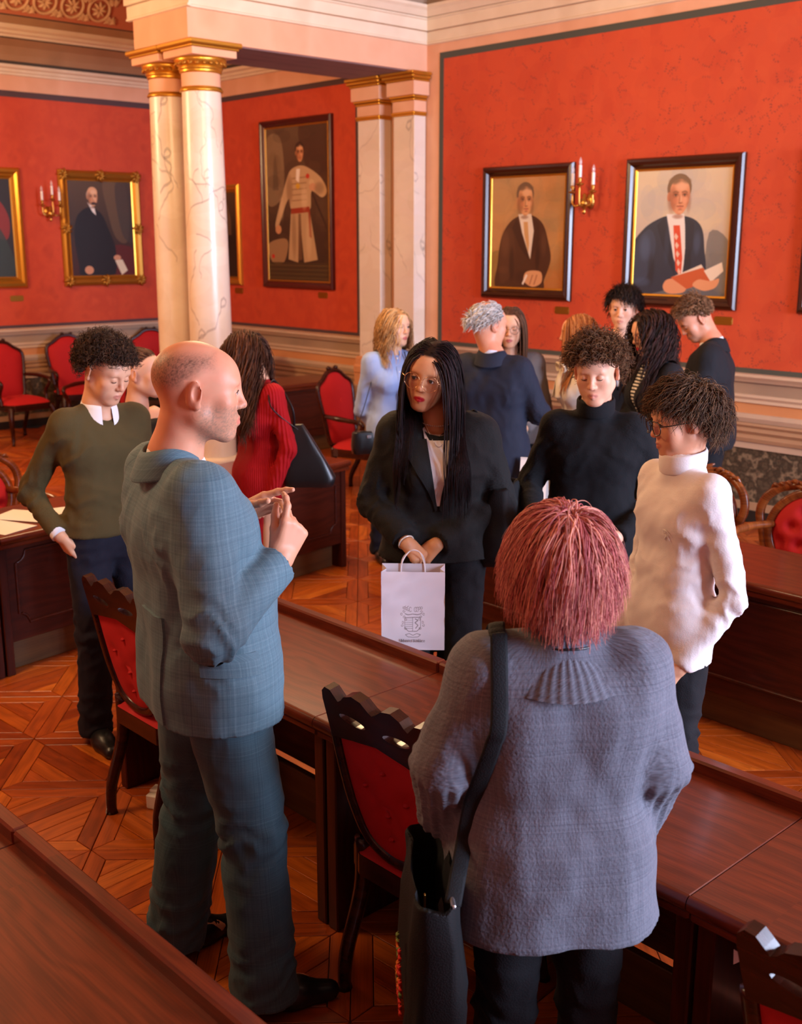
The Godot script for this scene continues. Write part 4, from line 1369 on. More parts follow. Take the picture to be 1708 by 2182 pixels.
func side_chair() -> Node3D:
	var o := thing("carved_side_chair", "", "chair")
	var tilt := T(Vector3(0, 0.45, -0.2), 0, -9) * Transform3D(Basis.from_scale(Vector3(1.0, 0.94, 1)), Vector3())
	# scalloped top rail with two pierced slots, outline from the left end
	var half := [Vector2(0.0, 0.500), Vector2(0.012, 0.506), Vector2(0.04, 0.528), Vector2(0.075, 0.535), Vector2(0.108, 0.522), Vector2(0.122, 0.506), Vector2(0.135, 0.498), Vector2(0.146, 0.510), Vector2(0.162, 0.527), Vector2(0.184, 0.530), Vector2(0.198, 0.515), Vector2(0.2, 0.49)]
	var out := PackedVector2Array()
	for k in range(half.size() - 1, -1, -1):
		out.append(Vector2(half[k].x, half[k].y))
	for k in range(1, half.size()):
		out.append(Vector2(-half[k].x, half[k].y))
	out.append_array([Vector2(-0.19, 0.42), Vector2(-0.182, 0.37), Vector2(-0.1, 0.385), Vector2(0.0, 0.40), Vector2(0.1, 0.385), Vector2(0.182, 0.37), Vector2(0.19, 0.42)])
	var rail := MB.new()
	var up := Geometry2D.intersect_polygons(out, PackedVector2Array([Vector2(-1, 0.452), Vector2(1, 0.452), Vector2(1, 1), Vector2(-1, 1)]))[0]
	var lo := Geometry2D.intersect_polygons(out, PackedVector2Array([Vector2(-1, 0.452), Vector2(1, 0.452), Vector2(1, 0), Vector2(-1, 0)]))[0]
	for sx in [-0.085, 0.085]:
		var slot := PackedVector2Array()
		for k in 14:
			var a := TAU * k / 14
			slot.append(Vector2(sx + cos(a) * 0.052, 0.452 + sin(a) * 0.013 + cos(a) * 0.004 * signf(sx)))
		up = Geometry2D.clip_polygons(up, slot)[0]
		lo = Geometry2D.clip_polygons(lo, slot)[0]
	rail.xf = tilt
	rail.prism(up, 0.034, 0.0, -0.017)
	rail.prism(lo, 0.034, 0.0, -0.017)
	part(o, "top_rail", rail.mesh(), M.wood_dark)
	# hoop: the stiles curve in and close under the pad
	var hoop := MB.new()
	hoop.xf = tilt
	var hp := spline([Vector3(-0.185, 0.38, 0), Vector3(-0.172, 0.26, 0), Vector3(-0.148, 0.14, 0), Vector3(-0.1, 0.045, 0), Vector3(0, 0.01, 0), Vector3(0.1, 0.045, 0), Vector3(0.148, 0.14, 0), Vector3(0.172, 0.26, 0), Vector3(0.185, 0.38, 0)], 5)
	hoop.tube(hp, [0.019], 8, true, 0.8, Vector3.BACK)
	part(o, "back_hoop", hoop.mesh(), M.wood_dark)
	var ol := PackedVector2Array()
	for q in hp:
		ol.append(Vector2(q.x * 0.93, q.y))
	ol.append_array([Vector2(0.1, 0.386), Vector2(0.0, 0.4), Vector2(-0.1, 0.386)])
	var tf := [Vector2(0, 0.31), Vector2(-0.08, 0.24), Vector2(0.08, 0.24), Vector2(0, 0.17), Vector2(0, 0.09)]
	for s in [1, -1]:
		var pad := cushion(ol, 0.03 if s == 1 else 0.012, tf)
		part(o, "back_pad", pad.mesh(), M.velvet, tilt if s == 1 else tilt * Transform3D(Basis.from_scale(Vector3(1, 1, -1)), Vector3()))
	var bt := MB.new()
	bt.xf = tilt
	for q in tf:
		bt.lathe([[0.0, -0.004], [0.009, -0.002], [0.008, 0.004], [0.0, 0.006]], 8, Vector3(q.x, q.y, -0.006))
	part(o, "button", bt.mesh(), M.velvet)
	# seat
	var seat := PackedVector2Array()
	for k in 24:
		var a := TAU * k / 24
		seat.append(Vector2(clampf(cos(a) * 0.27, -0.225, 0.225), clampf(sin(a) * 0.27, -0.215, 0.22)))
	var sm := cushion(seat, 0.05, [], 6)
	part(o, "seat", sm.mesh(), M.velvet, T(Vector3(0, 0.43, 0), 0, -90))
	var sf := MB.new()
	sf.xf = T(Vector3(0, 0.37, 0), 0, -90)
	sf.prism(seat, 0.062)
	part(o, "seat_frame", sf.mesh(), M.wood_dark)
	for s in [-1, 1]:
		part(o, "leg", leg_mesh(Vector3(s * 0.19, 0.4, 0.18), Vector3(s * 0.2, 0.0, 0.2), Vector3(s * 0.012, 0, 0.015), 0.028, 0.016), M.wood_dark)
		part(o, "leg", leg_mesh(Vector3(s * 0.15, 0.47, -0.19), Vector3(s * 0.17, 0.0, -0.25), Vector3(0, 0, 0.02), 0.026, 0.019), M.wood_dark)
	return o

# armchairs: kind 0 has a red shield-shaped back, kind 1 a tufted oval back in a carved frame
func arm_chair(kind: int) -> Node3D:
	var o := thing("shield_back_armchair" if kind == 0 else "carved_oval_armchair", "", "chair")
	var wood: Material = M.wood_dark if kind == 0 else M.wood_carved
	var tilt := T(Vector3(0, 0.42, -0.23), 0, -10) * Transform3D(Basis.from_scale(Vector3(1, 1.0 if kind == 0 else 0.8, 1)), Vector3())
	var pts: Array
	if kind == 0:
		pts = [Vector2(-0.17, 0.03), Vector2(0, 0.015), Vector2(0.17, 0.03), Vector2(0.205, 0.2), Vector2(0.235, 0.4), Vector2(0.225, 0.5), Vector2(0.15, 0.55), Vector2(0.08, 0.6), Vector2(0, 0.615), Vector2(-0.08, 0.6), Vector2(-0.15, 0.55), Vector2(-0.225, 0.5), Vector2(-0.235, 0.4), Vector2(-0.205, 0.2)]
	else:
		for k in 16:
			var a := TAU * k / 16 - PI / 2
			pts.append(Vector2(cos(a) * 0.235, 0.3 + sin(a) * 0.26))
	var ol := spline2(pts, 4)
	var tf: Array = []
	if kind == 1:
		for r in 4:
			for k in range(-2, 3):
				var q := Vector2(k * 0.11 + (0.055 if r % 2 else 0.0), 0.12 + r * 0.105)
				if q.distance_to(Vector2(0, 0.3)) < 0.2:
					tf.append(q)
	part(o, "back_pad", cushion(ol, 0.045, tf, 12).mesh(), M.velvet, tilt)
	part(o, "back_panel", cushion(ol, 0.015, []).mesh(), M.velvet, tilt * Transform3D(Basis.from_scale(Vector3(1, 1, -1)), Vector3(0, 0, -0.01)))
	var loop := PackedVector3Array()
	for q in ol:
		loop.append(Vector3(q.x * 1.05, (q.y - 0.3) * 1.04 + 0.3, 0))
	loop.append(loop[0])
	var fr := MB.new()
	fr.xf = tilt
	fr.tube(loop, [0.02 if kind == 0 else 0.027], 8, false, 0.9, Vector3.BACK)
	part(o, "back_frame", fr.mesh(), wood)
	if kind == 1:
		# outer scrolls and a carved crest of leaves and a shell
		var sc := MB.new()
		sc.xf = tilt
		for s in [-1, 1]:
			sc.tube(spline([Vector3(s * 0.1, 0.6, 0), Vector3(s * 0.2, 0.575, 0.005), Vector3(s * 0.285, 0.49, 0.01), Vector3(s * 0.31, 0.38, 0.005), Vector3(s * 0.28, 0.26, 0.0), Vector3(s * 0.25, 0.12, 0), Vector3(s * 0.24, 0.0, 0)], 5), [0.02, 0.024, 0.028, 0.03, 0.032, 0.03, 0.026], 8, true, 0.8, Vector3.BACK)
		part(o, "outer_scroll", sc.mesh(), wood)
		var cr := MB.new()
		cr.xf = tilt
		for k in 9:
			var a := PI * (k + 0.5) / 9.0
			cr.tube(spline([Vector3(0, 0.57, 0.015), Vector3(cos(a) * 0.07, 0.575 + sin(a) * 0.04, 0.03), Vector3(cos(a) * 0.15, 0.58 + sin(a) * 0.09, 0.01)], 4), [0.01, 0.014, 0.018, 0.02, 0.02, 0.018, 0.014, 0.009, 0.004], 6)
		for s in [-1, 1]:
			for k in 4:
				var x: float = s * (0.11 + k * 0.034)
				cr.tube(spline([Vector3(x, 0.585 - k * 0.008, 0.01), Vector3(x + s * 0.03, 0.62 - k * 0.014, 0.02), Vector3(x + s * 0.055, 0.6 - k * 0.02, 0.005)], 3), [0.009, 0.014, 0.016, 0.016, 0.013, 0.009, 0.004], 6)
		part(o, "carved_crest", cr.mesh(), wood)
	else:
		var cr := MB.new()
		cr.xf = tilt
		for s in [-1, 1]:
			cr.lathe([[0.0, -0.02], [0.02, -0.01], [0.022, 0.01], [0.0, 0.022]], 8, Vector3(s * 0.05, 0.645, 0))
		part(o, "crest_knob", cr.mesh(), wood)
	var seat := PackedVector2Array()
	for k in 28:
		var a := TAU * k / 28
		seat.append(Vector2(clampf(cos(a) * 0.31, -0.26, 0.26), clampf(sin(a) * 0.3, -0.24, 0.26)))
	part(o, "seat", cushion(seat, 0.065, [], 7).mesh(), M.velvet, T(Vector3(0, 0.42, 0.02), 0, -90))
	var sf := MB.new()
	sf.xf = T(Vector3(0, 0.355, 0.02), 0, -90)
	sf.prism(seat, 0.068)
	part(o, "seat_frame", sf.mesh(), wood)
	for s in [-1, 1]:
		var am := MB.new()
		am.tube(spline([Vector3(s * 0.225, 0.68, -0.26), Vector3(s * 0.28, 0.68, -0.12), Vector3(s * 0.295, 0.67, 0.05), Vector3(s * 0.285, 0.66, 0.13), Vector3(s * 0.28, 0.62, 0.15), Vector3(s * 0.27, 0.52, 0.08), Vector3(s * 0.265, 0.4, 0.1)], 5), [0.018, 0.019, 0.02, 0.02, 0.021, 0.022, 0.023, 0.022, 0.02], 8)
		part(o, "arm", am.mesh(), wood)
		part(o, "leg", leg_mesh(Vector3(s * 0.23, 0.4, 0.22), Vector3(s * 0.25, 0.0, 0.25), Vector3(s * 0.02, 0, 0.03), 0.034, 0.014), wood)
		part(o, "leg", leg_mesh(Vector3(s * 0.19, 0.42, -0.2), Vector3(s * 0.2, 0.0, -0.3), Vector3(0, 0, 0.03), 0.028, 0.017), wood)
	return o

func set_up(o: Node3D, label: String, at: Vector3, yaw: float) -> void:
	o.set_meta("label", label)
	o.position = at
	o.rotation_degrees.y = yaw

func chairs() -> void:
	var c := side_chair()
	c.set_meta("group", "side chairs at the middle desks")
	set_up(c, "dark scalloped-back chair with red pad between the teal suit and the grey sweater", Vector3(2.06, 0, -2.0), 90)
	copy(c, "dark scalloped-back chair at the lower right corner", Vector3(1.9, 0, -0.66), 90)
	copy(c, "dark scalloped-back chair partly hidden behind the man in the teal suit", Vector3(2.08, 0, -3.38), 90)
	var a := arm_chair(0)
	a.set_meta("group", "red armchairs in the back aisle")
	set_up(a, "red shield-back armchair standing alone near the pilasters", Vector3(6.14, 0, -6.98), 15)
	copy(a, "red armchair with seat showing, leftmost along the far wall", Vector3(5.18, 0, -11.5), 5)
	copy(a, "red armchair against the far wall, second from the left edge", Vector3(6.05, 0, -11.85), -10)
	copy(a, "red armchair turned sideways behind the olive sweater's curly hair", Vector3(5.45, 0, -10.3), -55)
	copy(a, "red armchair back showing just left of the columns", Vector3(7.15, 0, -11.95), -20)
	copy(a, "red armchair behind the red dress, right of the columns", Vector3(6.9, 0, -10.1), -75)
	var b := arm_chair(1)
	b.set_meta("group", "carved armchairs behind the desks")
	set_up(b, "carved armchair with tufted red oval back at the right edge", Vector3(4.97, 0, -2.55), -90)
	copy(b, "carved armchair mostly hidden behind the white turtleneck", Vector3(4.97, 0, -3.26), -90)
	copy(b, "carved armchair with tufted red back at the left edge behind papers", Vector3(2.52, 0, -5.98), 8)

func small_things() -> void:
	var sheets := [[Vector3(2.22, 0.722, -5.28), 20.0, 0.21, 0.297], [Vector3(2.42, 0.7235, -5.4), 32.0, 0.21, 0.297], [Vector3(2.66, 0.722, -5.38), -12.0, 0.21, 0.15]]
	var nm := ["white paper sheet at the left edge of the back desk", "white paper sheet lying partly on another on the back desk", "small white paper beside the olive sweater's elbow"]
	for k in 3:
		var p := thing("paper_sheet", nm[k], "paper", sheets[k][0], sheets[k][1], "papers on the back desk")
		part(p, "sheet", bx(Vector3(), Vector3(sheets[k][2], 0.0012, sheets[k][3]), 0), M.paper)
	var cd := thing("paper_sheet", "white card standing on the far end of the right desk", "paper", Vector3(4.57, 0.72, -3.84), -60)
	var m := MB.new()
	m.xf = T(Vector3(), 0, -14)
	m.box(Vector3(0, 0.12, 0), Vector3(0.15, 0.24, 0.002), 0)
	m.xf = T(Vector3(0, 0, -0.11), 0, 14)
	m.box(Vector3(0, 0.12, 0), Vector3(0.15, 0.24, 0.002), 0)
	part(cd, "sheet", m.mesh(), M.paper)
	var so := thing("floor_socket", "small white plastic box on the floor behind the teal suit's knee", "socket", Vector3(1.98, 0, -3.48), 30)
	part(so, "housing", bx(Vector3(0, 0.03, 0), Vector3(0.07, 0.06, 0.05), 0.006), M.candle)
	part(so, "cover", bx(Vector3(0.01, 0.066, 0), Vector3(0.05, 0.014, 0.04), 0.004), M.candle)
	for k in 2:
		var st := thing("sticker", ["square white sticker under the middle desk's edge", "triangular white sticker under the middle desk's edge"][k], "sticker", Vector3(1.972, 0.6, -1.12 + k * 0.08), -90)
		var sm := MB.new()
		if k == 0:
			sm.box(Vector3(0, 0, 0.001), Vector3(0.035, 0.022, 0.002), 0)
		else:
			sm.prism(PackedVector2Array([Vector2(-0.016, 0.018), Vector2(0.016, 0.012), Vector2(-0.014, -0.018)]), 0.002)
		part(st, "label_face", sm.mesh(), M.paper)

# ---------------------------------------------------------------- bodies and clothes: smooth joined solids, meshed as surface nets
class Prim:
	var t := 0            # 0 round-ended cone, 1 ellipsoid, 2 half-space cut, 3 flat-ended cone
	var a := Vector3()
	var ba := Vector3()
	var inv := 1.0
	var ra := 0.1
	var dr := 0.0
	var k := 0.02
	var sub := false
	var sc := Vector3.ONE
	var ds := 1.0
	var L := 1.0
	var rad := Vector3.ONE
	var ib := Basis()
	var reach := 1.0

class Sdf:
	var P: Array[Prim] = []
	var lo := Vector3(9, 9, 9)
	var hi := Vector3(-9, -9, -9)

	func grow(p: Vector3, r: float) -> void:
		lo = lo.min(p - Vector3(r, r, r))
		hi = hi.max(p + Vector3(r, r, r))

	# tapered limb from a to b; fz > 1 flattens it front to back
	func cap(a: Vector3, b: Vector3, ra: float, rb: float, k := 0.02, fz := 1.0, flat_end := false, sub := false) -> void:
		var q := Prim.new()
		q.t = 3 if flat_end else 0
		q.sc = Vector3(1, 1, fz)
		q.ds = 1.0 / sqrt(fz)
		q.a = a * q.sc
		q.ba = (b - a) * q.sc
		q.L = maxf(q.ba.length(), 1e-5)
		q.inv = 1.0 / maxf(q.ba.dot(q.ba), 1e-9)
		q.ra = ra
		q.dr = rb - ra
		q.k = maxf(k, 0.0005)
		q.sub = sub
		P.append(q)
		if not sub:
			grow(a, ra); grow(b, rb)

	func ell(c: Vector3, r: Vector3, k := 0.02, bas := Basis(), sub := false) -> void:
		var q := Prim.new()
		q.t = 1
		q.a = c
		q.rad = r
		q.ib = bas.inverse()
		q.k = maxf(k, 0.0005)
		q.sub = sub
		P.append(q)
		if not sub:
			grow(c, maxf(r.x, maxf(r.y, r.z)))

	# keep what lies behind the plane
	func cut(n: Vector3, c: float) -> void:
		var q := Prim.new()
		q.t = 2
		q.a = n.normalized()
		q.ra = c
		P.append(q)

	func one(q: Prim, p: Vector3) -> float:
		if q.t == 1:
			var e := q.ib * (p - q.a)
			var k1 := (e / (q.rad * q.rad)).length()
			if k1 < 1e-6:
				return -minf(q.rad.x, minf(q.rad.y, q.rad.z))
			var k0 := (e / q.rad).length()
			return k0 * (k0 - 1.0) / k1
		if q.t == 2:
			return p.dot(q.a) - q.ra
		var d := p * q.sc - q.a
		var t := d.dot(q.ba) * q.inv
		var h := clampf(t, 0.0, 1.0)
		if q.t == 0:
			return ((d - q.ba * h).length() - q.ra - q.dr * h) * q.ds
		return maxf(((d - q.ba * t).length() - q.ra - q.dr * h), maxf(-t, t - 1.0) * q.L) * q.ds

	func f(p: Vector3) -> float:
		var v := 9.0
		for q in P:
			var d := one(q, p)
			if q.t == 2:
				v = maxf(v, d)
			elif q.sub:
				var h := maxf(q.k - absf(v + d), 0.0) / q.k
				v = maxf(v, -d) + h * h * q.k * 0.25
			else:
				var h := maxf(q.k - absf(v - d), 0.0) / q.k
				v = minf(v, d) - h * h * q.k * 0.25
		return v

	func grad(p: Vector3) -> Vector3:
		var e := 0.006
		return Vector3(f(p + Vector3(e, 0, 0)) - f(p - Vector3(e, 0, 0)), f(p + Vector3(0, e, 0)) - f(p - Vector3(0, e, 0)), f(p + Vector3(0, 0, e)) - f(p - Vector3(0, 0, e))).normalized()

	# first hit from p along d
	func hit(p: Vector3, d: Vector3, far := 1.0) -> Vector3:
		var t := 0.0
		for i in 60:
			var v := f(p + d * t)
			if v < 0.0005:
				break
			t += maxf(v * 0.8, 0.001)
			if t > far:
				break
		return p + d * t

	func mesh_into(mb: MB, cell: float) -> void:
		var N := 8
		var org := lo - Vector3(cell, cell, cell) * 2.5
		var ext := hi - lo + Vector3(cell, cell, cell) * 5.0
		var bxn := int(ceil(ext.x / cell / N))
		var byn := int(ceil(ext.y / cell / N))
		var bzn := int(ceil(ext.z / cell / N))
		var nx := bxn * N + 1
		var ny := byn * N + 1
		var nz := bzn * N + 1
		var sy := nx
		var sz := nx * ny
		var F := PackedFloat32Array()
		F.resize(nx * ny * nz)
		F.fill(1.0)
		var vid := PackedInt32Array()
		vid.resize(nx * ny * nz)
		vid.fill(-1)
		var Rb := cell * N * 0.8661
		var act := PackedInt32Array()
		var pts := PackedVector3Array()
		pts.resize(729)
		var val := PackedFloat32Array()
		val.resize(729)
		for bz in bzn:
			for by in byn:
				for bxx in bxn:
					var o := org + Vector3(bxx, by, bz) * (cell * N)
					var c := o + Vector3(1, 1, 1) * (cell * N * 0.5)
					var best := 9.0
					var ds := PackedFloat32Array()
					for q in P:
						var d := one(q, c)
						ds.append(d)
						if q.t != 2 and not q.sub:
							best = minf(best, d)
					if best > Rb * 1.35 + 0.02:
						continue
					var fc := f(c)
					var i0 := bxx * N + by * N * sy + bz * N * sz
					if fc > Rb * 1.5:
						continue
					if fc < -Rb * 1.5:
						for k in N + 1:
							for j in N + 1:
								var b0 := i0 + j * sy + k * sz
								for i in N + 1:
									F[b0 + i] = minf(F[b0 + i], -0.01) if F[b0 + i] > 0.5 else F[b0 + i]
						continue
					act.append_array([bxx, by, bz])
					var n := 0
					for k in N + 1:
						for j in N + 1:
							for i in N + 1:
								pts[n] = o + Vector3(i, j, k) * cell
								n += 1
					val.fill(9.0)
					for pi in P.size():
						var q := P[pi]
						var d0 := ds[pi]
						if q.t == 2:
							if d0 < -Rb * 1.3:
								continue
							var pa := q.a
							var pr := q.ra
							for m in 729:
								var d := pts[m].dot(pa) - pr
								if d > val[m]:
									val[m] = d
							continue
						if q.sub:
							if d0 > Rb * 1.4 + q.k:
								continue
						elif d0 > best + Rb * 2.8 + q.k:
							continue
						var kk := q.k
						var ik := 1.0 / kk
						if q.t == 1:
							var ce := q.a
							var ib := q.ib
							var rd := q.rad
							var r2 := q.rad * q.rad
							for m in 729:
								var e := ib * (pts[m] - ce)
								var k0 := (e / rd).length()
								var d := k0 * (k0 - 1.0) / maxf((e / r2).length(), 1e-6)
								var v := val[m]
								if q.sub:
									var h := maxf(kk - absf(v + d), 0.0) * ik
									val[m] = maxf(v, -d) + h * h * kk * 0.25
								else:
									var h := maxf(kk - absf(v - d), 0.0) * ik
									val[m] = minf(v, d) - h * h * kk * 0.25
						else:
							var aa := q.a
							var ba := q.ba
							var iv := q.inv
							var ra := q.ra
							var dr := q.dr
							var scv := q.sc
							var dsc := q.ds
							var flat := q.t == 3
							for m in 729:
								var e := pts[m] * scv - aa
								var t := e.dot(ba) * iv
								var h0 := clampf(t, 0.0, 1.0)
								var d: float
								if flat:
									d = maxf(((e - ba * t).length() - ra - dr * h0), maxf(-t, t - 1.0) * q.L) * dsc
								else:
									d = ((e - ba * h0).length() - ra - dr * h0) * dsc
								var v := val[m]
								if q.sub:
									var h := maxf(kk - absf(v + d), 0.0) * ik
									val[m] = maxf(v, -d) + h * h * kk * 0.25
								elif d < v + kk:
									var h := maxf(kk - absf(v - d), 0.0) * ik
									val[m] = minf(v, d) - h * h * kk * 0.25
					n = 0
					for k in N + 1:
						for j in N + 1:
							var b0 := i0 + j * sy + k * sz
							for i in N + 1:
								F[b0 + i] = val[n]
								n += 1
		# one vertex in each crossed cell
		var base := mb.v.size()
		var cnt := 0
		var V := PackedVector3Array()
		var nb := act.size() / 3
		for b in nb:
			var x0 := act[b * 3] * N
			var y0 := act[b * 3 + 1] * N
			var z0 := act[b * 3 + 2] * N
			for k in N:
				for j in N:
					var r0 := x0 + (y0 + j) * sy + (z0 + k) * sz
					for i in N:
						var q := r0 + i
						var f0 := F[q]; var f1 := F[q + 1]; var f2 := F[q + sy]; var f3 := F[q + sy + 1]
						var f4 := F[q + sz]; var f5 := F[q + sz + 1]; var f6 := F[q + sz + sy]; var f7 := F[q + sz + sy + 1]
						var m := (1 if f0 < 0 else 0) + (1 if f1 < 0 else 0) + (1 if f2 < 0 else 0) + (1 if f3 < 0 else 0) + (1 if f4 < 0 else 0) + (1 if f5 < 0 else 0) + (1 if f6 < 0 else 0) + (1 if f7 < 0 else 0)
						if m == 0 or m == 8:
							continue
						var s := Vector3()
						var e := 0
						if (f0 < 0) != (f1 < 0): s += Vector3(f0 / (f0 - f1), 0, 0); e += 1
						if (f2 < 0) != (f3 < 0): s += Vector3(f2 / (f2 - f3), 1, 0); e += 1
						if (f4 < 0) != (f5 < 0): s += Vector3(f4 / (f4 - f5), 0, 1); e += 1
						if (f6 < 0) != (f7 < 0): s += Vector3(f6 / (f6 - f7), 1, 1); e += 1
						if (f0 < 0) != (f2 < 0): s += Vector3(0, f0 / (f0 - f2), 0); e += 1
						if (f1 < 0) != (f3 < 0): s += Vector3(1, f1 / (f1 - f3), 0); e += 1
						if (f4 < 0) != (f6 < 0): s += Vector3(0, f4 / (f4 - f6), 1); e += 1
						if (f5 < 0) != (f7 < 0): s += Vector3(1, f5 / (f5 - f7), 1); e += 1
						if (f0 < 0) != (f4 < 0): s += Vector3(0, 0, f0 / (f0 - f4)); e += 1
						if (f1 < 0) != (f5 < 0): s += Vector3(1, 0, f1 / (f1 - f5)); e += 1
						if (f2 < 0) != (f6 < 0): s += Vector3(0, 1, f2 / (f2 - f6)); e += 1
						if (f3 < 0) != (f7 < 0): s += Vector3(1, 1, f3 / (f3 - f7)); e += 1
						V.append(org + (Vector3(x0 + i, y0 + j, z0 + k) + s / e) * cell)
						vid[q] = cnt
						cnt += 1
		var I := PackedInt32Array()
		for b in nb:
			var x0 := act[b * 3] * N
			var y0 := act[b * 3 + 1] * N
			var z0 := act[b * 3 + 2] * N
			for k in N:
				for j in N:
					var r0 := x0 + (y0 + j) * sy + (z0 + k) * sz
					for i in N:
						var q := r0 + i
						var v0 := vid[q]
						if v0 < 0:
							continue
						var neg := F[q] < 0
						if neg != (F[q + 1] < 0) and y0 + j > 0 and z0 + k > 0:
							var v1 := vid[q - sy]; var v2 := vid[q - sy - sz]; var v3 := vid[q - sz]
							if v1 >= 0 and v2 >= 0 and v3 >= 0:
								I.append_array([v0, v2, v1, v0, v3, v2] if neg else [v0, v1, v2, v0, v2, v3])
						if neg != (F[q + sy] < 0) and x0 + i > 0 and z0 + k > 0:
							var v1 := vid[q - sz]; var v2 := vid[q - sz - 1]; var v3 := vid[q - 1]
							if v1 >= 0 and v2 >= 0 and v3 >= 0:
								I.append_array([v0, v2, v1, v0, v3, v2] if neg else [v0, v1, v2, v0, v2, v3])
						if neg != (F[q + sz] < 0) and x0 + i > 0 and y0 + j > 0:
							var v1 := vid[q - 1]; var v2 := vid[q - 1 - sy]; var v3 := vid[q - sy]
							if v1 >= 0 and v2 >= 0 and v3 >= 0:
								I.append_array([v0, v2, v1, v0, v3, v2] if neg else [v0, v1, v2, v0, v2, v3])
		mb.v = V
		mb.ix = I

# normals from the faces; the face order is clockwise seen from outside
static func renormal(mb: MB) -> void:
	var nn := PackedVector3Array()
	nn.resize(mb.v.size())
	var v := mb.v
	var ix := mb.ix
	for t in ix.size() / 3:
		var a := ix[t * 3]
		var b := ix[t * 3 + 1]
		var c := ix[t * 3 + 2]
		var g := (v[c] - v[a]).cross(v[b] - v[a])
		nn[a] += g
		nn[b] += g
		nn[c] += g
	for i in nn.size():
		nn[i] = nn[i].normalized()
	mb.n = nn

class Job:
	var sd: Sdf
	var cell := 0.012
	var xf := Transform3D()
	var tint := Color(1, 1, 1)
	var paint = null        # Callable(point) -> Color
	var push = null         # Callable(point, normal) -> float
	var out := MB.new()
	var uvs := 1.0

func job(sd: Sdf, cell: float, tint := Color(1, 1, 1), paint = null, push = null, xf := Transform3D()) -> Job:
	var j := Job.new()
	j.sd = sd
	j.cell = cell
	j.tint = tint
	j.paint = paint
	j.push = push
	j.xf = xf
	jobs.append(j)
	return j

func run_job(i: int) -> void:
	var j: Job = jobs[i]
	var mb := j.out
	j.sd.mesh_into(mb, j.cell)
	renormal(mb)
	var n := mb.v.size()
	mb.uv.resize(n)
	for k in n:
		var p := mb.v[k]
		mb.uv[k] = Vector2(atan2(p.x, -p.z) * 0.2, p.y)
	if j.push != null:
		var fn: Callable = j.push
		for k in n:
			mb.v[k] += mb.n[k] * float(fn.call(mb.v[k], mb.n[k]))
		renormal(mb)
	mb.c.resize(n)
	if j.paint != null:
		var fn: Callable = j.paint
		for k in n:
			mb.c[k] = fn.call(mb.v[k])
	else:
		mb.c.fill(j.tint)
	if j.xf != Transform3D():
		mb.v = j.xf * mb.v
		for k in n:
			mb.n[k] = (j.xf.basis * mb.n[k]).normalized()

func merged(list: Array) -> ArrayMesh:
	var m := MB.new()
	for j in list:
		var b := m.v.size()
		m.v.append_array(j.out.v)
		m.n.append_array(j.out.n)
		m.c.append_array(j.out.c)
		m.uv.append_array(j.out.uv)
		if b == 0:
			m.ix = j.out.ix.duplicate()
		else:
			for k in j.out.ix:
				m.ix.append(k + b)
	return m.mesh()

# ---------------------------------------------------------------- people: local +z is where the chest faces, +x the person's left
func joints(P: Dictionary) -> Dictionary:
	var s: float = P.h / 1.75
	var ln: Vector3 = P.get("lean", Vector3())
	var w: float = P.get("sw", 1.0)
	var J := {}
	J.s = s
	J.g = P.get("g", 1.0)
	J.pelvis = Vector3(0, 0.93 * s, 0) + P.get("hipoff", Vector3())
	J.waist = Vector3(0, 1.1 * s, 0) + ln * 0.3 + P.get("hipoff", Vector3()) * 0.6
	J.chest = Vector3(0, 1.28 * s, 0) + ln * 0.7
	J.neck = Vector3(0, 1.465 * s, -0.012) + ln
	J.head = Vector3(0, 1.628 * s, 0.022) + ln * 1.15 + P.get("headoff", Vector3())
	J.shL = Vector3(0.156 * s * w, 1.395 * s, -0.01) + ln * 0.95
	J.shR = Vector3(-0.156 * s * w, 1.395 * s, -0.01) + ln * 0.95
	J.hipL = Vector3(0.09 * s, 0.9 * s, 0) + P.get("hipoff", Vector3())
	J.hipR = Vector3(-0.09 * s, 0.9 * s, 0) + P.get("hipoff", Vector3())
	J.anL = Vector3(0.1 * s, 0.085 * s, -0.02)
	J.anR = Vector3(-0.1 * s, 0.085 * s, -0.02)
	J.elL = J.shL + Vector3(0.045, -0.29, -0.03) * s
	J.elR = J.shR + Vector3(-0.045, -0.29, -0.03) * s
	J.wrL = J.elL + Vector3(-0.01, -0.25, 0.06) * s
	J.wrR = J.elR + Vector3(0.01, -0.25, 0.06) * s
	for k in ["shL", "shR", "elL", "elR", "wrL", "wrR", "anL", "anR", "neck", "head", "hipL", "hipR"]:
		if P.has(k):
			J[k] = P[k]
	J.knL = (J.hipL + J.anL) * 0.5 + Vector3(0.005, 0.03, 0.025) * s
	J.knR = (J.hipR + J.anR) * 0.5 + Vector3(-0.005, 0.03, 0.025) * s
	for k in ["knL", "knR"]:
		if P.has(k):
			J[k] = P[k]
	var hr: Vector3 = P.get("look", Vector3())      # pitch (down +), yaw (to their left +), roll in degrees
	J.hb = Basis.from_euler(Vector3(deg_to_rad(hr.x), deg_to_rad(hr.y), deg_to_rad(hr.z)))
	J.hs = P.get("hs", 1.0) * lerpf(1.0, s, 0.6)
	return J

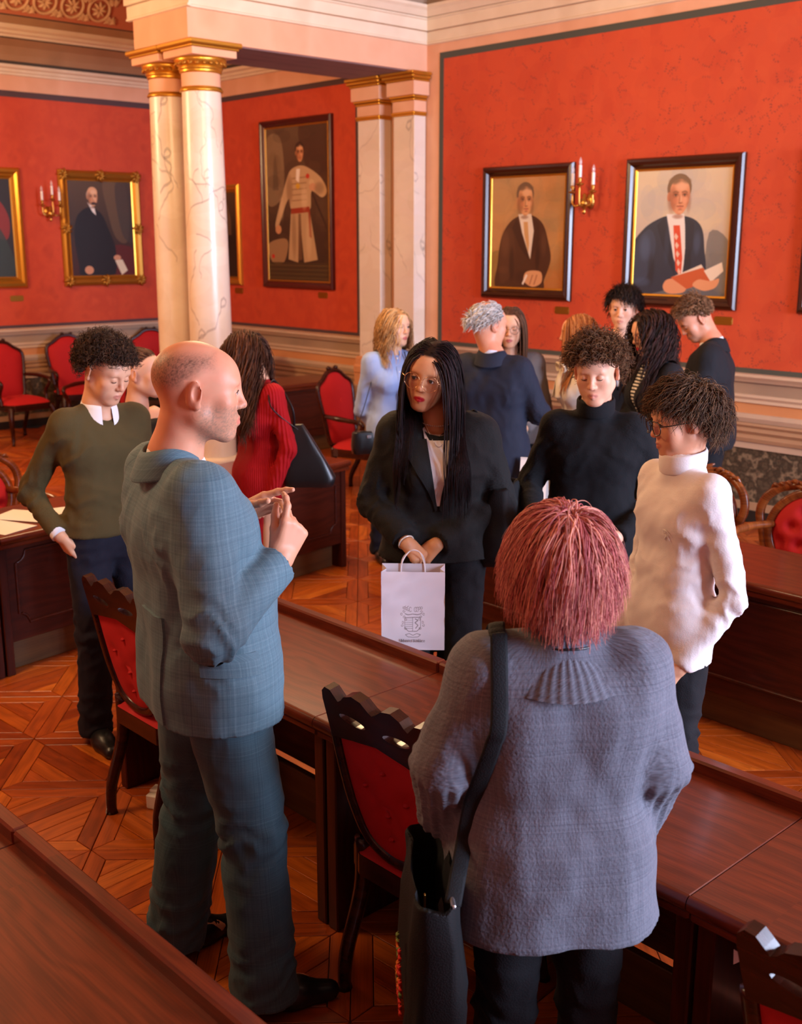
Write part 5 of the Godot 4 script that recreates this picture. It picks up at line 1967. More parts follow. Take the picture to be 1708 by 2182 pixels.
func torso(sd: Sdf, P: Dictionary, J: Dictionary, pad: float, arms: bool, apad: float, wrist_flat := true) -> void:
	var s: float = J.s
	var g: float = J.g
	var fem: bool = P.get("fem", false)
	var X := Vector3(1, 0, 0)
	var wr := 0.086 if fem else 0.102
	sd.cap(J.pelvis - X * 0.07 * g * s, J.pelvis + X * 0.07 * g * s, 0.105 * g * s + pad, 0.105 * g * s + pad, 0.05, 1.08)
	sd.cap(J.waist - X * 0.06 * g * s, J.waist + X * 0.06 * g * s, wr * g * s + pad, wr * g * s + pad, 0.07, 1.08)
	sd.cap(J.chest - X * 0.075 * g * s, J.chest + X * 0.075 * g * s, 0.108 * g * s + pad, 0.108 * g * s + pad, 0.07, 1.12)
	var up: Vector3 = (J.shL + J.shR) * 0.5
	sd.cap(up.lerp(J.shR, 0.75) - Vector3(0, 0.025, 0), up.lerp(J.shL, 0.75) - Vector3(0, 0.025, 0), 0.058 * s + pad * 0.8, 0.058 * s + pad * 0.8, 0.06)
	for k in [J.shR, J.shL]:
		sd.cap(J.neck + Vector3(0, -0.022, -0.008), k + Vector3(0, -0.008, 0), 0.042 * s + pad * 0.5, 0.036 * s + pad * 0.7, 0.035)
	if fem:
		for k in [-1, 1]:
			sd.ell(J.chest + Vector3(k * 0.065 * s, -0.03 * s, 0.075 * s + pad * 0.8), Vector3(0.058, 0.062, 0.05) * s, 0.05)
	if P.has("belly"):
		sd.ell(J.waist + Vector3(0, -0.02, 0.05 + P.belly), Vector3(0.15, 0.16, 0.1) + Vector3(1, 1, 1) * pad, 0.08)
	if arms:
		for k in ["L", "R"]:
			var sh: Vector3 = J["sh" + k]
			var el: Vector3 = J["el" + k]
			var w: Vector3 = J["wr" + k]
			sd.cap(sh, sh + Vector3(0, -0.03, 0), 0.05 * s + apad, 0.05 * s + apad, 0.04)
			sd.cap(sh, el, 0.05 * s + apad, 0.041 * s + apad, 0.022)
			sd.cap(el, w, 0.041 * s + apad, 0.028 * s + apad * P.get("cuffw", 1.0), 0.022, 1.0, wrist_flat)

func legs(sd: Sdf, P: Dictionary, J: Dictionary, pad: float, foot: float, flat := true) -> void:
	var s: float = J.s
	var g: float = lerpf(1.0, J.g, 0.6)
	for k in ["L", "R"]:
		var hp: Vector3 = J["hip" + k]
		var kn: Vector3 = J["kn" + k]
		var an: Vector3 = J["an" + k]
		sd.cap(hp, kn, 0.082 * g * s + pad, 0.056 * g * s + pad, 0.035)
		sd.cap(kn, an + (an - kn).normalized() * 0.045 * (1.0 if flat else 0.0), 0.054 * g * s + pad, foot, 0.03, 1.0, flat)

func hand(sd: Sdf, W: Vector3, f: Vector3, pn: Vector3, side: int, curl: Array, th: Vector3, sc := 1.0, spread := 0.06, arm := Vector3()) -> void:
	f = f.normalized()
	pn = (pn - f * pn.dot(f)).normalized()
	var t := f.cross(pn) * (1.0 if side < 0 else -1.0)
	var off := [0.030, 0.010, -0.011, -0.030]
	var ln := [0.086, 0.09, 0.085, 0.077]
	var seg := [[0.042, 0.025, 0.02], [0.046, 0.028, 0.021], [0.042, 0.026, 0.02], [0.033, 0.02, 0.018]]
	for i in 4:
		var kn: Vector3 = W + (f * ln[i] + t * off[i]) * sc
		sd.cap(W + t * off[i] * 0.55 * sc, kn, 0.0145 * sc, 0.0118 * sc, 0.016)
		var ang := 0.0
		var p := kn
		for j in 3:
			var cu = curl[i]
			ang += (cu[j] if cu is Array else cu * [1.25, 1.5, 1.0][j])
			var fd: Vector3 = (f + t * off[i] / 0.03 * spread).normalized()
			var d: Vector3 = fd * cos(ang) + pn * sin(ang)
			var q: Vector3 = p + d * seg[i][j] * sc
			sd.cap(p, q, (0.0095 - j * 0.0008 - (0.0012 if i == 3 else 0.0)) * sc, (0.0088 - j * 0.0012 - (0.0012 if i == 3 else 0.0)) * sc, 0.006)
			p = q
	# thumb: th gives weights along f, t and pn for the first joint
	var b := W + (f * 0.022 + t * 0.022 + pn * 0.008) * sc
	var d1 := (f * th.x + t * th.y + pn * th.z).normalized()
	var d2 := (d1 + f * 0.45 + pn * 0.12).normalized()
	var m := b + d1 * 0.046 * sc
	sd.cap(b, m, 0.0165 * sc, 0.0115 * sc, 0.014)
	sd.cap(m, m + d2 * 0.033 * sc, 0.011 * sc, 0.0098 * sc, 0.006)
	sd.cap(m + d2 * 0.033 * sc, m + d2 * 0.033 * sc + (d2 + f * 0.2).normalized() * 0.026 * sc, 0.0098 * sc, 0.0078 * sc, 0.006)
	sd.cap(W - (arm if arm != Vector3() else f) * 0.05 * sc, W, 0.0245 * sc, 0.0245 * sc, 0.012)
	sd.cap(W, W + f * 0.012 * sc, 0.0245 * sc, 0.024 * sc, 0.012)

# head-local solid: crown up, face towards +z, about 0.235 high
func head_sdf(P: Dictionary, J: Dictionary) -> Sdf:
	var h := Sdf.new()
	var fem: bool = P.get("fem", false)
	var jw: float = P.get("jaw", 0.92 if fem else 1.0)
	var nl: float = P.get("nose", 1.0)
	h.ell(Vector3(0, 0.032, -0.014), Vector3(0.076, 0.083, 0.098), 0.02)
	h.ell(Vector3(0, -0.03, 0.028), Vector3(0.06 * jw, 0.085, 0.062), 0.03)
	h.ell(Vector3(0, 0.03, 0.05), Vector3(0.058, 0.05, 0.043), 0.03)
	for k in [-1, 1]:
		h.cap(Vector3(k * 0.05 * jw, -0.055, 0.0), Vector3(k * 0.016, -0.1, 0.064), 0.022, 0.017, 0.03)
		h.ell(Vector3(k * 0.041, -0.024, 0.062), Vector3(0.024, 0.02, 0.02), 0.025)
		h.ell(Vector3(k * 0.034, -0.055, 0.055), Vector3(0.022, 0.026, 0.022), 0.025)
	h.ell(Vector3(0, -0.101, 0.07), Vector3(0.022, 0.017, 0.018) * P.get("chin", 1.0), 0.022)
	h.cap(Vector3(-0.034, 0.024, 0.079), Vector3(0.034, 0.024, 0.079), 0.0125, 0.0125, 0.016)
	h.ell(Vector3(0, -0.066, 0.07), Vector3(0.031, 0.026, 0.026), 0.018)
	for k in [-1, 1]:
		h.ell(Vector3(k * 0.031, 0.0035, 0.1), Vector3(0.021, 0.0135, 0.0175), 0.012, Basis(), true)
		h.ell(Vector3(k * 0.031, 0.002, 0.0795), Vector3(0.0145, 0.0135, 0.0135), 0.004)
		if P.get("eye", "open") == "open":
			h.ell(Vector3(k * 0.031, 0.0005, 0.097), Vector3(0.0128, 0.0048, 0.0095), 0.002, Basis(), true)
	h.cap(Vector3(0, 0.016, 0.089), Vector3(0, -0.027, 0.099 + 0.006 * nl), 0.0072, 0.0095, 0.012)
	h.ell(Vector3(0, -0.032, 0.1 + 0.006 * nl), Vector3(0.0105, 0.0092, 0.0105) * nl, 0.008)
	for k in [-1, 1]:
		h.ell(Vector3(k * 0.011, -0.035, 0.096), Vector3(0.0072, 0.0072, 0.009), 0.006)
	var sm: float = P.get("smile", 0.0)
	for k in [-1, 1]:
		h.cap(Vector3(k * 0.022, -0.068 + sm, 0.084), Vector3(k * 0.004, -0.0635, 0.0955), 0.0042, 0.0058, 0.005)
		h.cap(Vector3(k * 0.02, -0.071 + sm, 0.084), Vector3(0, -0.0755, 0.094), 0.0042, 0.0072, 0.005)
	h.cap(Vector3(-0.018, -0.0695 + sm * 0.5, 0.0985), Vector3(0.018, -0.0695 + sm * 0.5, 0.0985), 0.0012, 0.0012, 0.003, 1.0, false, true)
	for k in [-1, 1]:
		var eb := Basis.from_euler(Vector3(0.12, k * 0.42, 0))
		h.ell(Vector3(k * 0.0805, -0.004, -0.012), Vector3(0.0075, 0.033, 0.0205), 0.007, eb)
		h.ell(Vector3(k * 0.0885, 0.002, -0.006), Vector3(0.006, 0.019, 0.0105), 0.004, eb, true)
		h.ell(Vector3(k * 0.0815, -0.0295, -0.004), Vector3(0.007, 0.01, 0.009), 0.006, eb)
	# neck down to the collar
	var nb: Vector3 = J.hb.inverse() * (J.neck - J.head) / J.hs
	var nr := 0.046 if fem else 0.055
	h.cap(Vector3(0, -0.045, -0.028), nb, nr * P.get("neckw", 1.0), nr * 1.06 * P.get("neckw", 1.0), 0.03)
	h.cap(nb, nb + J.hb.inverse() * Vector3(0, -0.05, 0), nr * 1.1, nr * 1.3, 0.03)
	return h

# where hair grows, from a direction seen from the skull's middle: > 0 inside
static func hair_zone(d: Vector3, st: String) -> float:
	var front := smoothstep(-0.1, 0.75, d.z)
	var line := lerpf(-0.42, 0.5, front)
	if absf(d.x) > 0.55 and d.z > -0.2:
		line = maxf(line, lerpf(-0.15, 0.32, smoothstep(-0.2, 0.45, d.z)))
	if st == "receding":
		line = lerpf(-0.5, 0.12, smoothstep(-0.6, 0.4, d.z))
		return minf(minf(d.y - line, (0.86 - d.y) * 1.3), (0.62 - d.z) * 1.2)
	return d.y - line

func face_paint(P: Dictionary, J: Dictionary) -> Callable:
	var skin: Color = P.skin
	var lip: Color = P.get("lip", skin.lerp(Color(0.45, 0.08, 0.07), 0.55))
	var hc: Color = P.hair.c
	var st: String = P.hair.get("zone", "full")
	var beard = P.get("beard", null)
	var nz := fnz
	return func(p: Vector3) -> Color:
		var c := skin.lerp(Color(skin.r * 1.05, skin.g * 0.82, skin.b * 0.78), clampf(0.5 + nz.get_noise_3d(p.x * 40.0, p.y * 40.0, p.z * 40.0) * 0.6, 0.0, 1.0) * 0.5)
		# natural reddening of nose, cheeks and ears
		var rd := exp(-(p - Vector3(0, -0.034, 0.112)).length_squared() / 0.0004) * 0.4 + exp(-(Vector3(absf(p.x), p.y, p.z) - Vector3(0.045, -0.03, 0.065)).length_squared() / 0.0008) * 0.3 + (0.35 if absf(p.x) > 0.078 and p.z < 0.02 else 0.0)
		c = c.lerp(Color(skin.r * 1.0, skin.g * 0.66, skin.b * 0.6), rd)
		if p.z > 0.078:
			var lw := (p - Vector3(0, -0.0695, 0)) / Vector3(0.0235, 0.0118, 1.0)
			var e := lw.x * lw.x + lw.y * lw.y
			if e < 1.0:
				c = c.lerp(lip, smoothstep(1.0, 0.6, e))
		var d := (p - Vector3(0, 0.03, -0.014)) / Vector3(0.076, 0.083, 0.098)
		var inz := hair_zone(d.normalized(), st)
		if d.length() > 0.9 and inz > 0.0 and not (absf(p.x) > 0.073 and p.y < 0.03 and p.z > -0.035):
			if P.hair.kind == "stubble":
				var a := smoothstep(0.0, 0.5, inz) * (0.34 + 0.5 * clampf(nz.get_noise_3d(p.x * 380.0, p.y * 380.0, p.z * 380.0) + 0.4, 0.0, 1.0))
				c = c.lerp(hc, a)
			else:
				c = c.lerp(hc, smoothstep(0.0, 0.12, inz))
		if beard != null:
			var jw := smoothstep(-0.012, -0.045, p.y - maxf(0.02 - p.z, 0.0) * 0.5) * smoothstep(-0.012, 0.012, p.z) * smoothstep(-0.15, -0.12, p.y)
			if p.z > 0.078 and absf(p.x) < 0.02 and p.y > -0.078 and p.y < -0.06:
				jw = 0.0
			var sp := 0.35 + 0.65 * clampf(nz.get_noise_3d(p.x * 420.0, p.y * 420.0, p.z * 420.0) * 1.4 + 0.3, 0.0, 1.0)
			c = c.lerp(beard, jw * sp * P.get("beard_k", 0.7))
		return c

# ---------------------------------------------------------------- hair as many tapering locks
func hair_mesh(P: Dictionary, J: Dictionary, body: Sdf) -> MB:
	var H: Dictionary = P.hair
	var mb := MB.new()
	var r := RandomNumberGenerator.new()
	r.seed = hash(P.key)
	var hs: float = J.hs
	var hx := Transform3D(J.hb.scaled(Vector3(hs, hs, hs)), J.head)
	var ihx := hx.affine_inverse()
	var cen := Vector3(0, 0.03, -0.014)
	var rad := Vector3(0.078, 0.085, 0.1)
	var kind: String = H.kind
	var n: int = H.get("n", 500)
	var ga := PI * (3.0 - sqrt(5.0))
	var made := 0
	var i := -1
	var total := int(n * 1.9)
	while i < total - 1:
		i += 1
		var y := 1.0 - 1.62 * (i + 0.5) / total
		var a := ga * i + r.randf_range(-0.25, 0.25)
		var q := sqrt(maxf(1.0 - y * y, 0.0))
		var d := Vector3(q * cos(a), y, q * sin(a))
		var z := hair_zone(d, H.get("zone", "full"))
		if z < H.get("edge", 0.0):
			continue
		var col: Color = H.c
		var pick := r.randf()
		if H.has("c2"):
			col = col.lerp(H.c2, pow(r.randf(), 1.5))
		col = col * r.randf_range(0.72, 1.25)
		col.a = 1.0
		var root := cen + d * rad
		var nrm := (d / rad).normalized()
		var L: float = H.len * r.randf_range(0.8, 1.15)
		var steps: int = H.get("steps", 8)
		var comb: Vector3
		match kind:
			"long":
				# parted: falls to its own side and backwards
				var sx := signf(d.x - H.get("part", 0.0) + r.randf_range(-0.14, 0.14))
				comb = Vector3(sx * 0.8, -0.25 - 0.5 * (1.0 - d.y), -0.35 * d.y)
			"bob", "mop":
				# from the whorl at the crown to all sides
				comb = (d - H.get("whorl", Vector3(0.1, 0.85, -0.5))) + Vector3(r.randf_range(-1, 1), r.randf_range(-1, 1), r.randf_range(-1, 1)) * H.get("mess", 0.15)
			"back", "bun":
				comb = Vector3(-d.x * 0.3, 0.05 - 0.1 * d.y, -1.0)
			"curly":
				comb = Vector3(0, -0.2, 0.35) + Vector3(r.randf_range(-1, 1), r.randf_range(-1, 1), r.randf_range(-1, 1))
			_:
				comb = H.get("comb", Vector3(0.3, 0.0, 0.8)) + Vector3(r.randf_range(-0.4, 0.4), 0, r.randf_range(-0.3, 0.3))
		if d.z > 0.45:
			L *= H.get("front", 1.0)
		if kind == "mop" and d.y < 0.45 and d.z < 0.45 and d.z > -0.45:
			L *= H.get("sides", 0.6)
		if kind == "fade" and d.y < 0.55:
			L *= 0.28
		var lift: float = H.get("lift", 0.3)
		var dir := (comb - nrm * comb.dot(nrm)).normalized() * (1.0 - lift) + nrm * lift
		dir = dir.normalized()
		var p := root - nrm * 0.003
		var path := PackedVector3Array()
		var st := L / steps
		var grav: float = H.get("grav", 0.25)
		var ph := r.randf() * TAU
		var ca: float = H.get("curl", 0.0) * r.randf_range(0.7, 1.3)
		var cf: float = H.get("freq", 2.5) * r.randf_range(0.8, 1.2)
		var lay: float = 1.0 + H.get("vol", 0.06) * (0.25 + r.randf()) + 0.02 * (i % 3)
		var gl: Vector3 = J.hb.inverse() * Vector3.DOWN
		var gather: Vector3 = H.get("gather", Vector3())
		for s in steps + 1:
			var u := float(s) / steps
			var w := p
			if ca > 0.0:
				var sd1 := dir.cross(Vector3(0.31, 0.93, 0.2)).normalized()
				var sd2 := dir.cross(sd1)
				w = p + (sd1 * cos(ph + u * cf * TAU) + sd2 * sin(ph + u * cf * TAU)) * ca * minf(u * 2.5, 1.0)
			var wp := hx * w
			if s > 1 and body != null and (kind == "long" or kind == "bob" or kind == "bun") and wp.y < J.neck.y + 0.14:
				for it in 2:
					var f := body.f(wp)
					if f < 0.01:
						wp += body.grad(wp) * (0.012 - f)
				if it_dirty(wp, hx * w):
					p += (ihx * wp - w)
			path.append(wp)
			p += dir * st
			# stay off the skull
			var e := (p - cen) / rad
			var el := e.length()
			if el < lay:
				p = cen + e / el * lay * rad
			if gather != Vector3():
				dir = dir.lerp((gather - p).normalized(), 0.18 + 0.3 * u)
			dir = (dir + gl * grav * (st / 0.02)).normalized()
		var tw: float = H.get("w", 0.0032) * r.randf_range(0.7, 1.3)
		var rr: Array = []
		for s in path.size():
			var u := float(s) / (path.size() - 1)
			rr.append(tw * (1.0 - 0.75 * pow(u, 2.0)))
		mb.col = col
		mb.tube(path, rr, 4, false, 0.55, nrm)
		made += 1
	return mb

func it_dirty(a: Vector3, b: Vector3) -> bool:
	return a.distance_squared_to(b) > 1e-8

# ---------------------------------------------------------------- pieces of clothing that are sewn on
# band round the neck: rows of (scale, height); a0..a1 in degrees, 180 = nape, 0 = throat
func collar(C: Vector3, rx: float, rz: float, prof: Array, tilt: float, a0 := -180.0, a1 := 180.0, point := 0.0, saddle := 0.0) -> ArrayMesh:
	var mb := MB.new()
	var rows: Array = []
	var closed := a1 - a0 > 359.0
	var seg := 40
	for q in prof:
		var row := PackedVector3Array()
		for k in (seg if closed else seg + 1):
			var u := float(k) / seg
			var a := deg_to_rad(lerpf(a0, a1, u))
			var y: float = q[1] - tilt * (0.5 + 0.5 * cos(a)) + saddle * sin(a) * sin(a)
			if q.size() > 2 and point > 0.0:
				var e := pow(absf(u - 0.5) * 2.0, 6.0)
				y -= point * e * q[2]
			row.append(C + Vector3(sin(a) * rx * q[0], y, cos(a) * rz * q[0]))
		rows.append(row)
	mb.grid(rows, closed)
	# underside so that the band has thickness
	return mb.mesh()

# cloth patch lying on a garment: outline in (x, y), dropped on the surface along dir
func patch(sd: Sdf, pts: Array, from_z: float, lift: float, thick: float, steps := 4, push = null) -> ArrayMesh:
	var mb := MB.new()
	# pts: two rails of equal length, left and right
	var A: Array = pts[0]
	var B: Array = pts[1]
	var sg := signf(from_z)
	var front: Array = []
	for i in A.size():
		var row := PackedVector3Array()
		for k in steps + 1:
			var q: Vector2 = A[i].lerp(B[i], float(k) / steps)
			var p := sd.hit(Vector3(q.x, q.y, from_z), Vector3(0, 0, -sg))
			var ex := 0.0
			if push != null:
				var fn: Callable = push
				ex = fn.call(p, Vector3(0, 0, sg))
			row.append(p + Vector3(0, 0, sg * (lift + ex)))
		front.append(row)
	mb.grid(front, false, sg < 0)
	# rim
	var rim := PackedVector3Array()
	var rim2 := PackedVector3Array()
	var loop: Array = []
	for i in front.size():
		loop.append(front[i][0])
	for k in range(1, steps + 1):
		loop.append(front[-1][k])
	for i in range(front.size() - 2, -1, -1):
		loop.append(front[i][steps])
	for k in range(steps - 1, 0, -1):
		loop.append(front[0][k])
	for q in loop:
		rim.append(q)
		rim2.append(q - Vector3(0, 0, sg * thick))
	mb.grid([rim, rim2], true)
	return mb.mesh()

# folds: broad swells everywhere, sharper creases gathered at the joints
func cloth_push(J: Dictionary, amp: float, fr: Vector3, elbow := 0.006, seedx := 0.0, lower := false) -> Callable:
	var nz := fnz
	var el: Vector3 = J.elL
	var er: Vector3 = J.elR
	var dl: Vector3 = (J.wrL - J.elL).normalized()
	var dr: Vector3 = (J.wrR - J.elR).normalized()
	var rib: float = J.get("rib", 0.0) if not lower else 0.0
	var C: Array = []       # centre, direction across the creases, depth, spread, wave number
	if lower:
		for k in ["L", "R"]:
			var kd: Vector3 = (J["an" + k] - J["kn" + k]).normalized()
			C.append([J["kn" + k] - Vector3(0, 0.02, 0.03), (kd + Vector3(0.25, 0, 0.2)).normalized(), elbow, 0.016, 85.0])
			C.append([J["an" + k] + Vector3(0, 0.06, 0), (kd + Vector3(-0.2, 0, 0.35)).normalized(), elbow * 1.2, 0.012, 95.0])
			C.append([J["hip" + k] + Vector3(0, -0.06, 0.05), Vector3(0.5 if k == "L" else -0.5, 1, 0).normalized(), elbow * 0.7, 0.012, 70.0])
	else:
		C.append([el, (dl + Vector3(0, 0.25, 0.2)).normalized(), elbow, 0.011, 100.0])
		C.append([er, (dr + Vector3(0, 0.25, 0.2)).normalized(), elbow, 0.011, 100.0])
		for k in ["L", "R"]:
			var sg := 1.0 if k == "L" else -1.0
			C.append([J["sh" + k] + Vector3(-sg * 0.03, -0.1, 0.04), Vector3(sg * 0.8, 0.7, 0.2).normalized(), elbow * 0.8, 0.009, 90.0])
			C.append([J["sh" + k] + Vector3(-sg * 0.03, -0.12, -0.06), Vector3(sg * 0.8, 0.6, -0.2).normalized(), elbow * 0.8, 0.009, 85.0])
			C.append([J.waist + Vector3(sg * 0.12, -0.02, 0.02), Vector3(-sg * 0.35, 1, 0).normalized(), elbow * 0.6, 0.014, 75.0])
	return func(p: Vector3, n: Vector3) -> float:
		var v := nz.get_noise_3d(p.x * fr.x + seedx, p.y * fr.y, p.z * fr.z) * amp
		var v2 := nz.get_noise_3d(p.x * fr.x * 2.1 + p.y * 3.0, p.y * fr.y * 2.4 - p.x * 4.0, p.z * fr.z * 2.1 + seedx)
		v += v2 * amp * 0.5
		for q in C:
			var e: Vector3 = p - q[0]
			var w := exp(-e.length_squared() / q[3])
			if w > 0.03:
				v += w * q[2] * (0.6 - 1.4 * absf(sin(e.dot(q[1]) * q[4] * 0.5 + nz.get_noise_3d(p.x * 7.0, p.y * 7.0, p.z * 7.0 + seedx) * 2.5)))
		if rib > 0.0:
			for q in [[el, dl], [er, dr]]:
				var e: Vector3 = p - q[0]
				var t: float = e.dot(q[1])
				var rd: Vector3 = e - q[1] * t
				if t > -0.03 and rd.length() < 0.09:
					var u: Vector3 = q[1].cross(Vector3.UP).normalized()
					var ang := atan2(rd.dot(u), rd.dot(q[1].cross(u)))
					v += 0.0034 * rib * cos(ang * 15.0) * smoothstep(-0.03, 0.02, t)
		return v

func cloth_mat(key: String, c: Color, rough := 0.85, fine := 0.0, tex: Texture2D = null, scale := 6.0) -> StandardMaterial3D:
	var m := mat(key, c, rough, 0.0, 0.35)
	if tex:
		m.albedo_texture = tex
		m.uv1_scale = Vector3(scale, scale, scale)
	if fine > 0.0:
		m.normal_enabled = true
		m.normal_texture = M._weave
		m.normal_scale = fine
		m.uv1_scale = Vector3(scale, scale, scale)
	m.rim_enabled = true
	m.rim = 0.12
	m.rim_tint = 0.6
	return m

func Lc(r: int, g: int, b: int) -> Color:
	return S(r, g, b).srgb_to_linear()

func plan(P: Dictionary) -> void:
	var J := joints(P)
	P.J = J
	var s: float = J.s
	var lod: float = P.get("lod", 1.0)
	# body: trunk and limbs, head, two hands in one skin
	var b := Sdf.new()
	torso(b, P, J, -0.02, true, -0.014, false)
	legs(b, P, J, -0.012, 0.03, false)
	for k in ["L", "R"]:
		b.cap(J["an" + k], J["an" + k] + Vector3(0, -0.04, 0.12) * s, 0.03, 0.025, 0.02)
	P.jb = [job(b, 0.02, P.skin)]
	var hx := Transform3D(J.hb.scaled(Vector3(1, 1, 1) * J.hs), J.head)
	P.hx = hx
	P.jb.append(job(head_sdf(P, J), 0.0034 * P.get("hlod", lod), P.skin, face_paint(P, J), null, hx))
	for k in ["L", "R"]:
		var hs := Sdf.new()
		var w: Vector3 = J["wr" + k]
		var fd: Vector3 = (w - J["el" + k]).normalized()
		var H: Dictionary = P.get("hand" + k, {"f": fd, "pn": Vector3(-1 if k == "L" else 1, 0, 0.2), "curl": [0.25, 0.3, 0.35, 0.4], "th": Vector3(0.8, 0.4, 0.3)})
		var f0: Vector3 = H.get("f", fd)
		hand(hs, w + fd * 0.012, f0, H.pn, 1 if k == "L" else -1, H.curl, H.th, s * (0.9 if P.get("fem", false) else 1.0), H.get("spread", 0.06), fd)
		P.jb.append(job(hs, 0.0036 if P.has("hand" + k) else 0.0065, P.skin))
	# upper garment
	J.rib = P.top.get("rib", 0.0)
	var T0: Dictionary = P.top
	var t := Sdf.new()
	torso(t, P, J, T0.get("pad", 0.012), true, T0.get("apad", 0.01))
	if T0.has("hem"):
		var hy: float = T0.hem
		var fl: float = T0.get("flare", 0.0)
		var hr: float = 0.108 * J.g * s + T0.get("pad", 0.012)
		var pe: Vector3 = J.pelvis
		for k in [-1, 1]:
			t.cap(pe + Vector3(k * 0.065 * J.g * s, 0.03, 0), Vector3(pe.x + k * 0.065 * J.g * s, minf(hy - 0.02, pe.y - 0.02), pe.z), hr * 0.98, hr * 1.0 + fl, 0.05, 1.08)
		t.cut(Vector3(0, -1, 0), -hy)
	if T0.has("skirt"):
		var pe: Vector3 = J.pelvis
		var mid := Vector3(0, 0.55 * s, 0.0)
		t.cap(pe + Vector3(0, 0.02, 0), mid, 0.15 * J.g * s, 0.125 * J.g * s, 0.05, 1.0)
		t.cap(mid, Vector3(0, T0.skirt, -0.01), 0.125 * J.g * s, 0.12 * J.g * s, 0.05, 1.0, true)
	var tall: bool = P.get("collar", "") == "turtle"
	if tall:
		t.cap(J.neck + Vector3(0, -0.04, 0), J.neck + (J.head - J.neck) * Vector3(0.25, 0, 0.25) + Vector3(0, 0.05, 0), 0.07 * P.get("neckw", 1.0), 0.064 * P.get("neckw", 1.0), 0.025, 1.0, true)
	t.cut(Vector3(0, 1, 0), J.neck.y + T0.get("necky", 0.12 if tall else 0.03))
	var nh: Vector3 = T0.get("hole", Vector3(0.062, 0.045, 0.066) if P.get("collar", "") != "turtle" else Vector3(0.05, 0.02, 0.05))
	if not tall:
		t.ell(J.neck + Vector3(0, 0.022, 0.012 + (nh.z - 0.066)), nh, 0.012, Basis.from_euler(Vector3(0.35, 0, 0)), true)
	P.tsd = t
	P.jt = job(t, T0.get("cell", 0.0105) * lod, T0.get("tint", Color(1, 1, 1)), T0.get("paint", null), cloth_push(J, T0.get("amp", 0.006), T0.get("fr", Vector3(6, 3.5, 6)), T0.get("elbow", 0.006), float(hash(P.key) % 97)))
	if not T0.has("skirt"):
		var l := Sdf.new()
		var B: Dictionary = P.get("bottom", {})
		l.cap(J.pelvis - Vector3(0.06, 0, 0) * s * J.g, J.pelvis + Vector3(0.06, 0, 0) * s * J.g, 0.108 * J.g * s, 0.108 * J.g * s, 0.05, 1.08)
		l.cap(J.waist - Vector3(0.05, 0, 0) * s * J.g, J.waist + Vector3(0.05, 0, 0) * s * J.g, 0.095 * J.g * s, 0.095 * J.g * s, 0.05, 1.08)
		legs(l, P, J, B.get("pad", 0.014), B.get("foot", 0.075) * s)
		l.cut(Vector3(0, 1, 0), J.waist.y)
		P.jl = job(l, 0.0125 * lod, Color(1, 1, 1), null, cloth_push(J, 0.006, Vector3(7, 4.0, 7), 0.011, 31.0, true))
	P.js = []
	for k in ["L", "R"]:
		var f := Sdf.new()
		var an: Vector3 = J["an" + k]
		var fy: float = deg_to_rad(P.get("foot" + k, 8.0 if k == "L" else -8.0))
		var d := Vector3(sin(fy), 0, cos(fy))
		var g0 := Vector3(an.x, 0, an.z)
		f.cap(g0 + Vector3(0, 0.045, 0) - d * 0.035, g0 + Vector3(0, 0.04, 0) + d * 0.09, 0.042, 0.043, 0.02)
		f.cap(g0 + Vector3(0, 0.035, 0) + d * 0.08, g0 + Vector3(0, 0.026, 0) + d * 0.185, 0.043, 0.03, 0.03)
		f.cap(g0 + Vector3(0, 0.06, 0) - d * 0.01, g0 + Vector3(0, 0.1, 0) - d * 0.01, 0.042, 0.04, 0.02)
		f.cut(Vector3(0, -1, 0), 0.0)
		P.js.append(job(f, 0.011))

func eye_mesh() -> ArrayMesh:
	var mb := MB.new()
	var rows: Array = []
	var cols: Array = []
	for k in 15:
		var a := PI * k / 14.0 * (0.6 if k < 9 else 1.0)
		if k >= 9:
			a = PI * (0.386 + 0.614 * (k - 9) / 5.0)
		var row := PackedVector3Array()
		for j in 14:
			var b := TAU * j / 14
			row.append(Vector3(cos(b) * sin(a), sin(b) * sin(a), cos(a)) * 0.0127)
		rows.append(row)
		cols.append(Color(0.01, 0.008, 0.007) if a < 0.26 else (Color(0.06, 0.03, 0.015) if a < 0.56 else Color(0.68, 0.64, 0.6)))
	mb.grid(rows, true, true, Vector2(1, 1), cols)
	return mb.mesh()

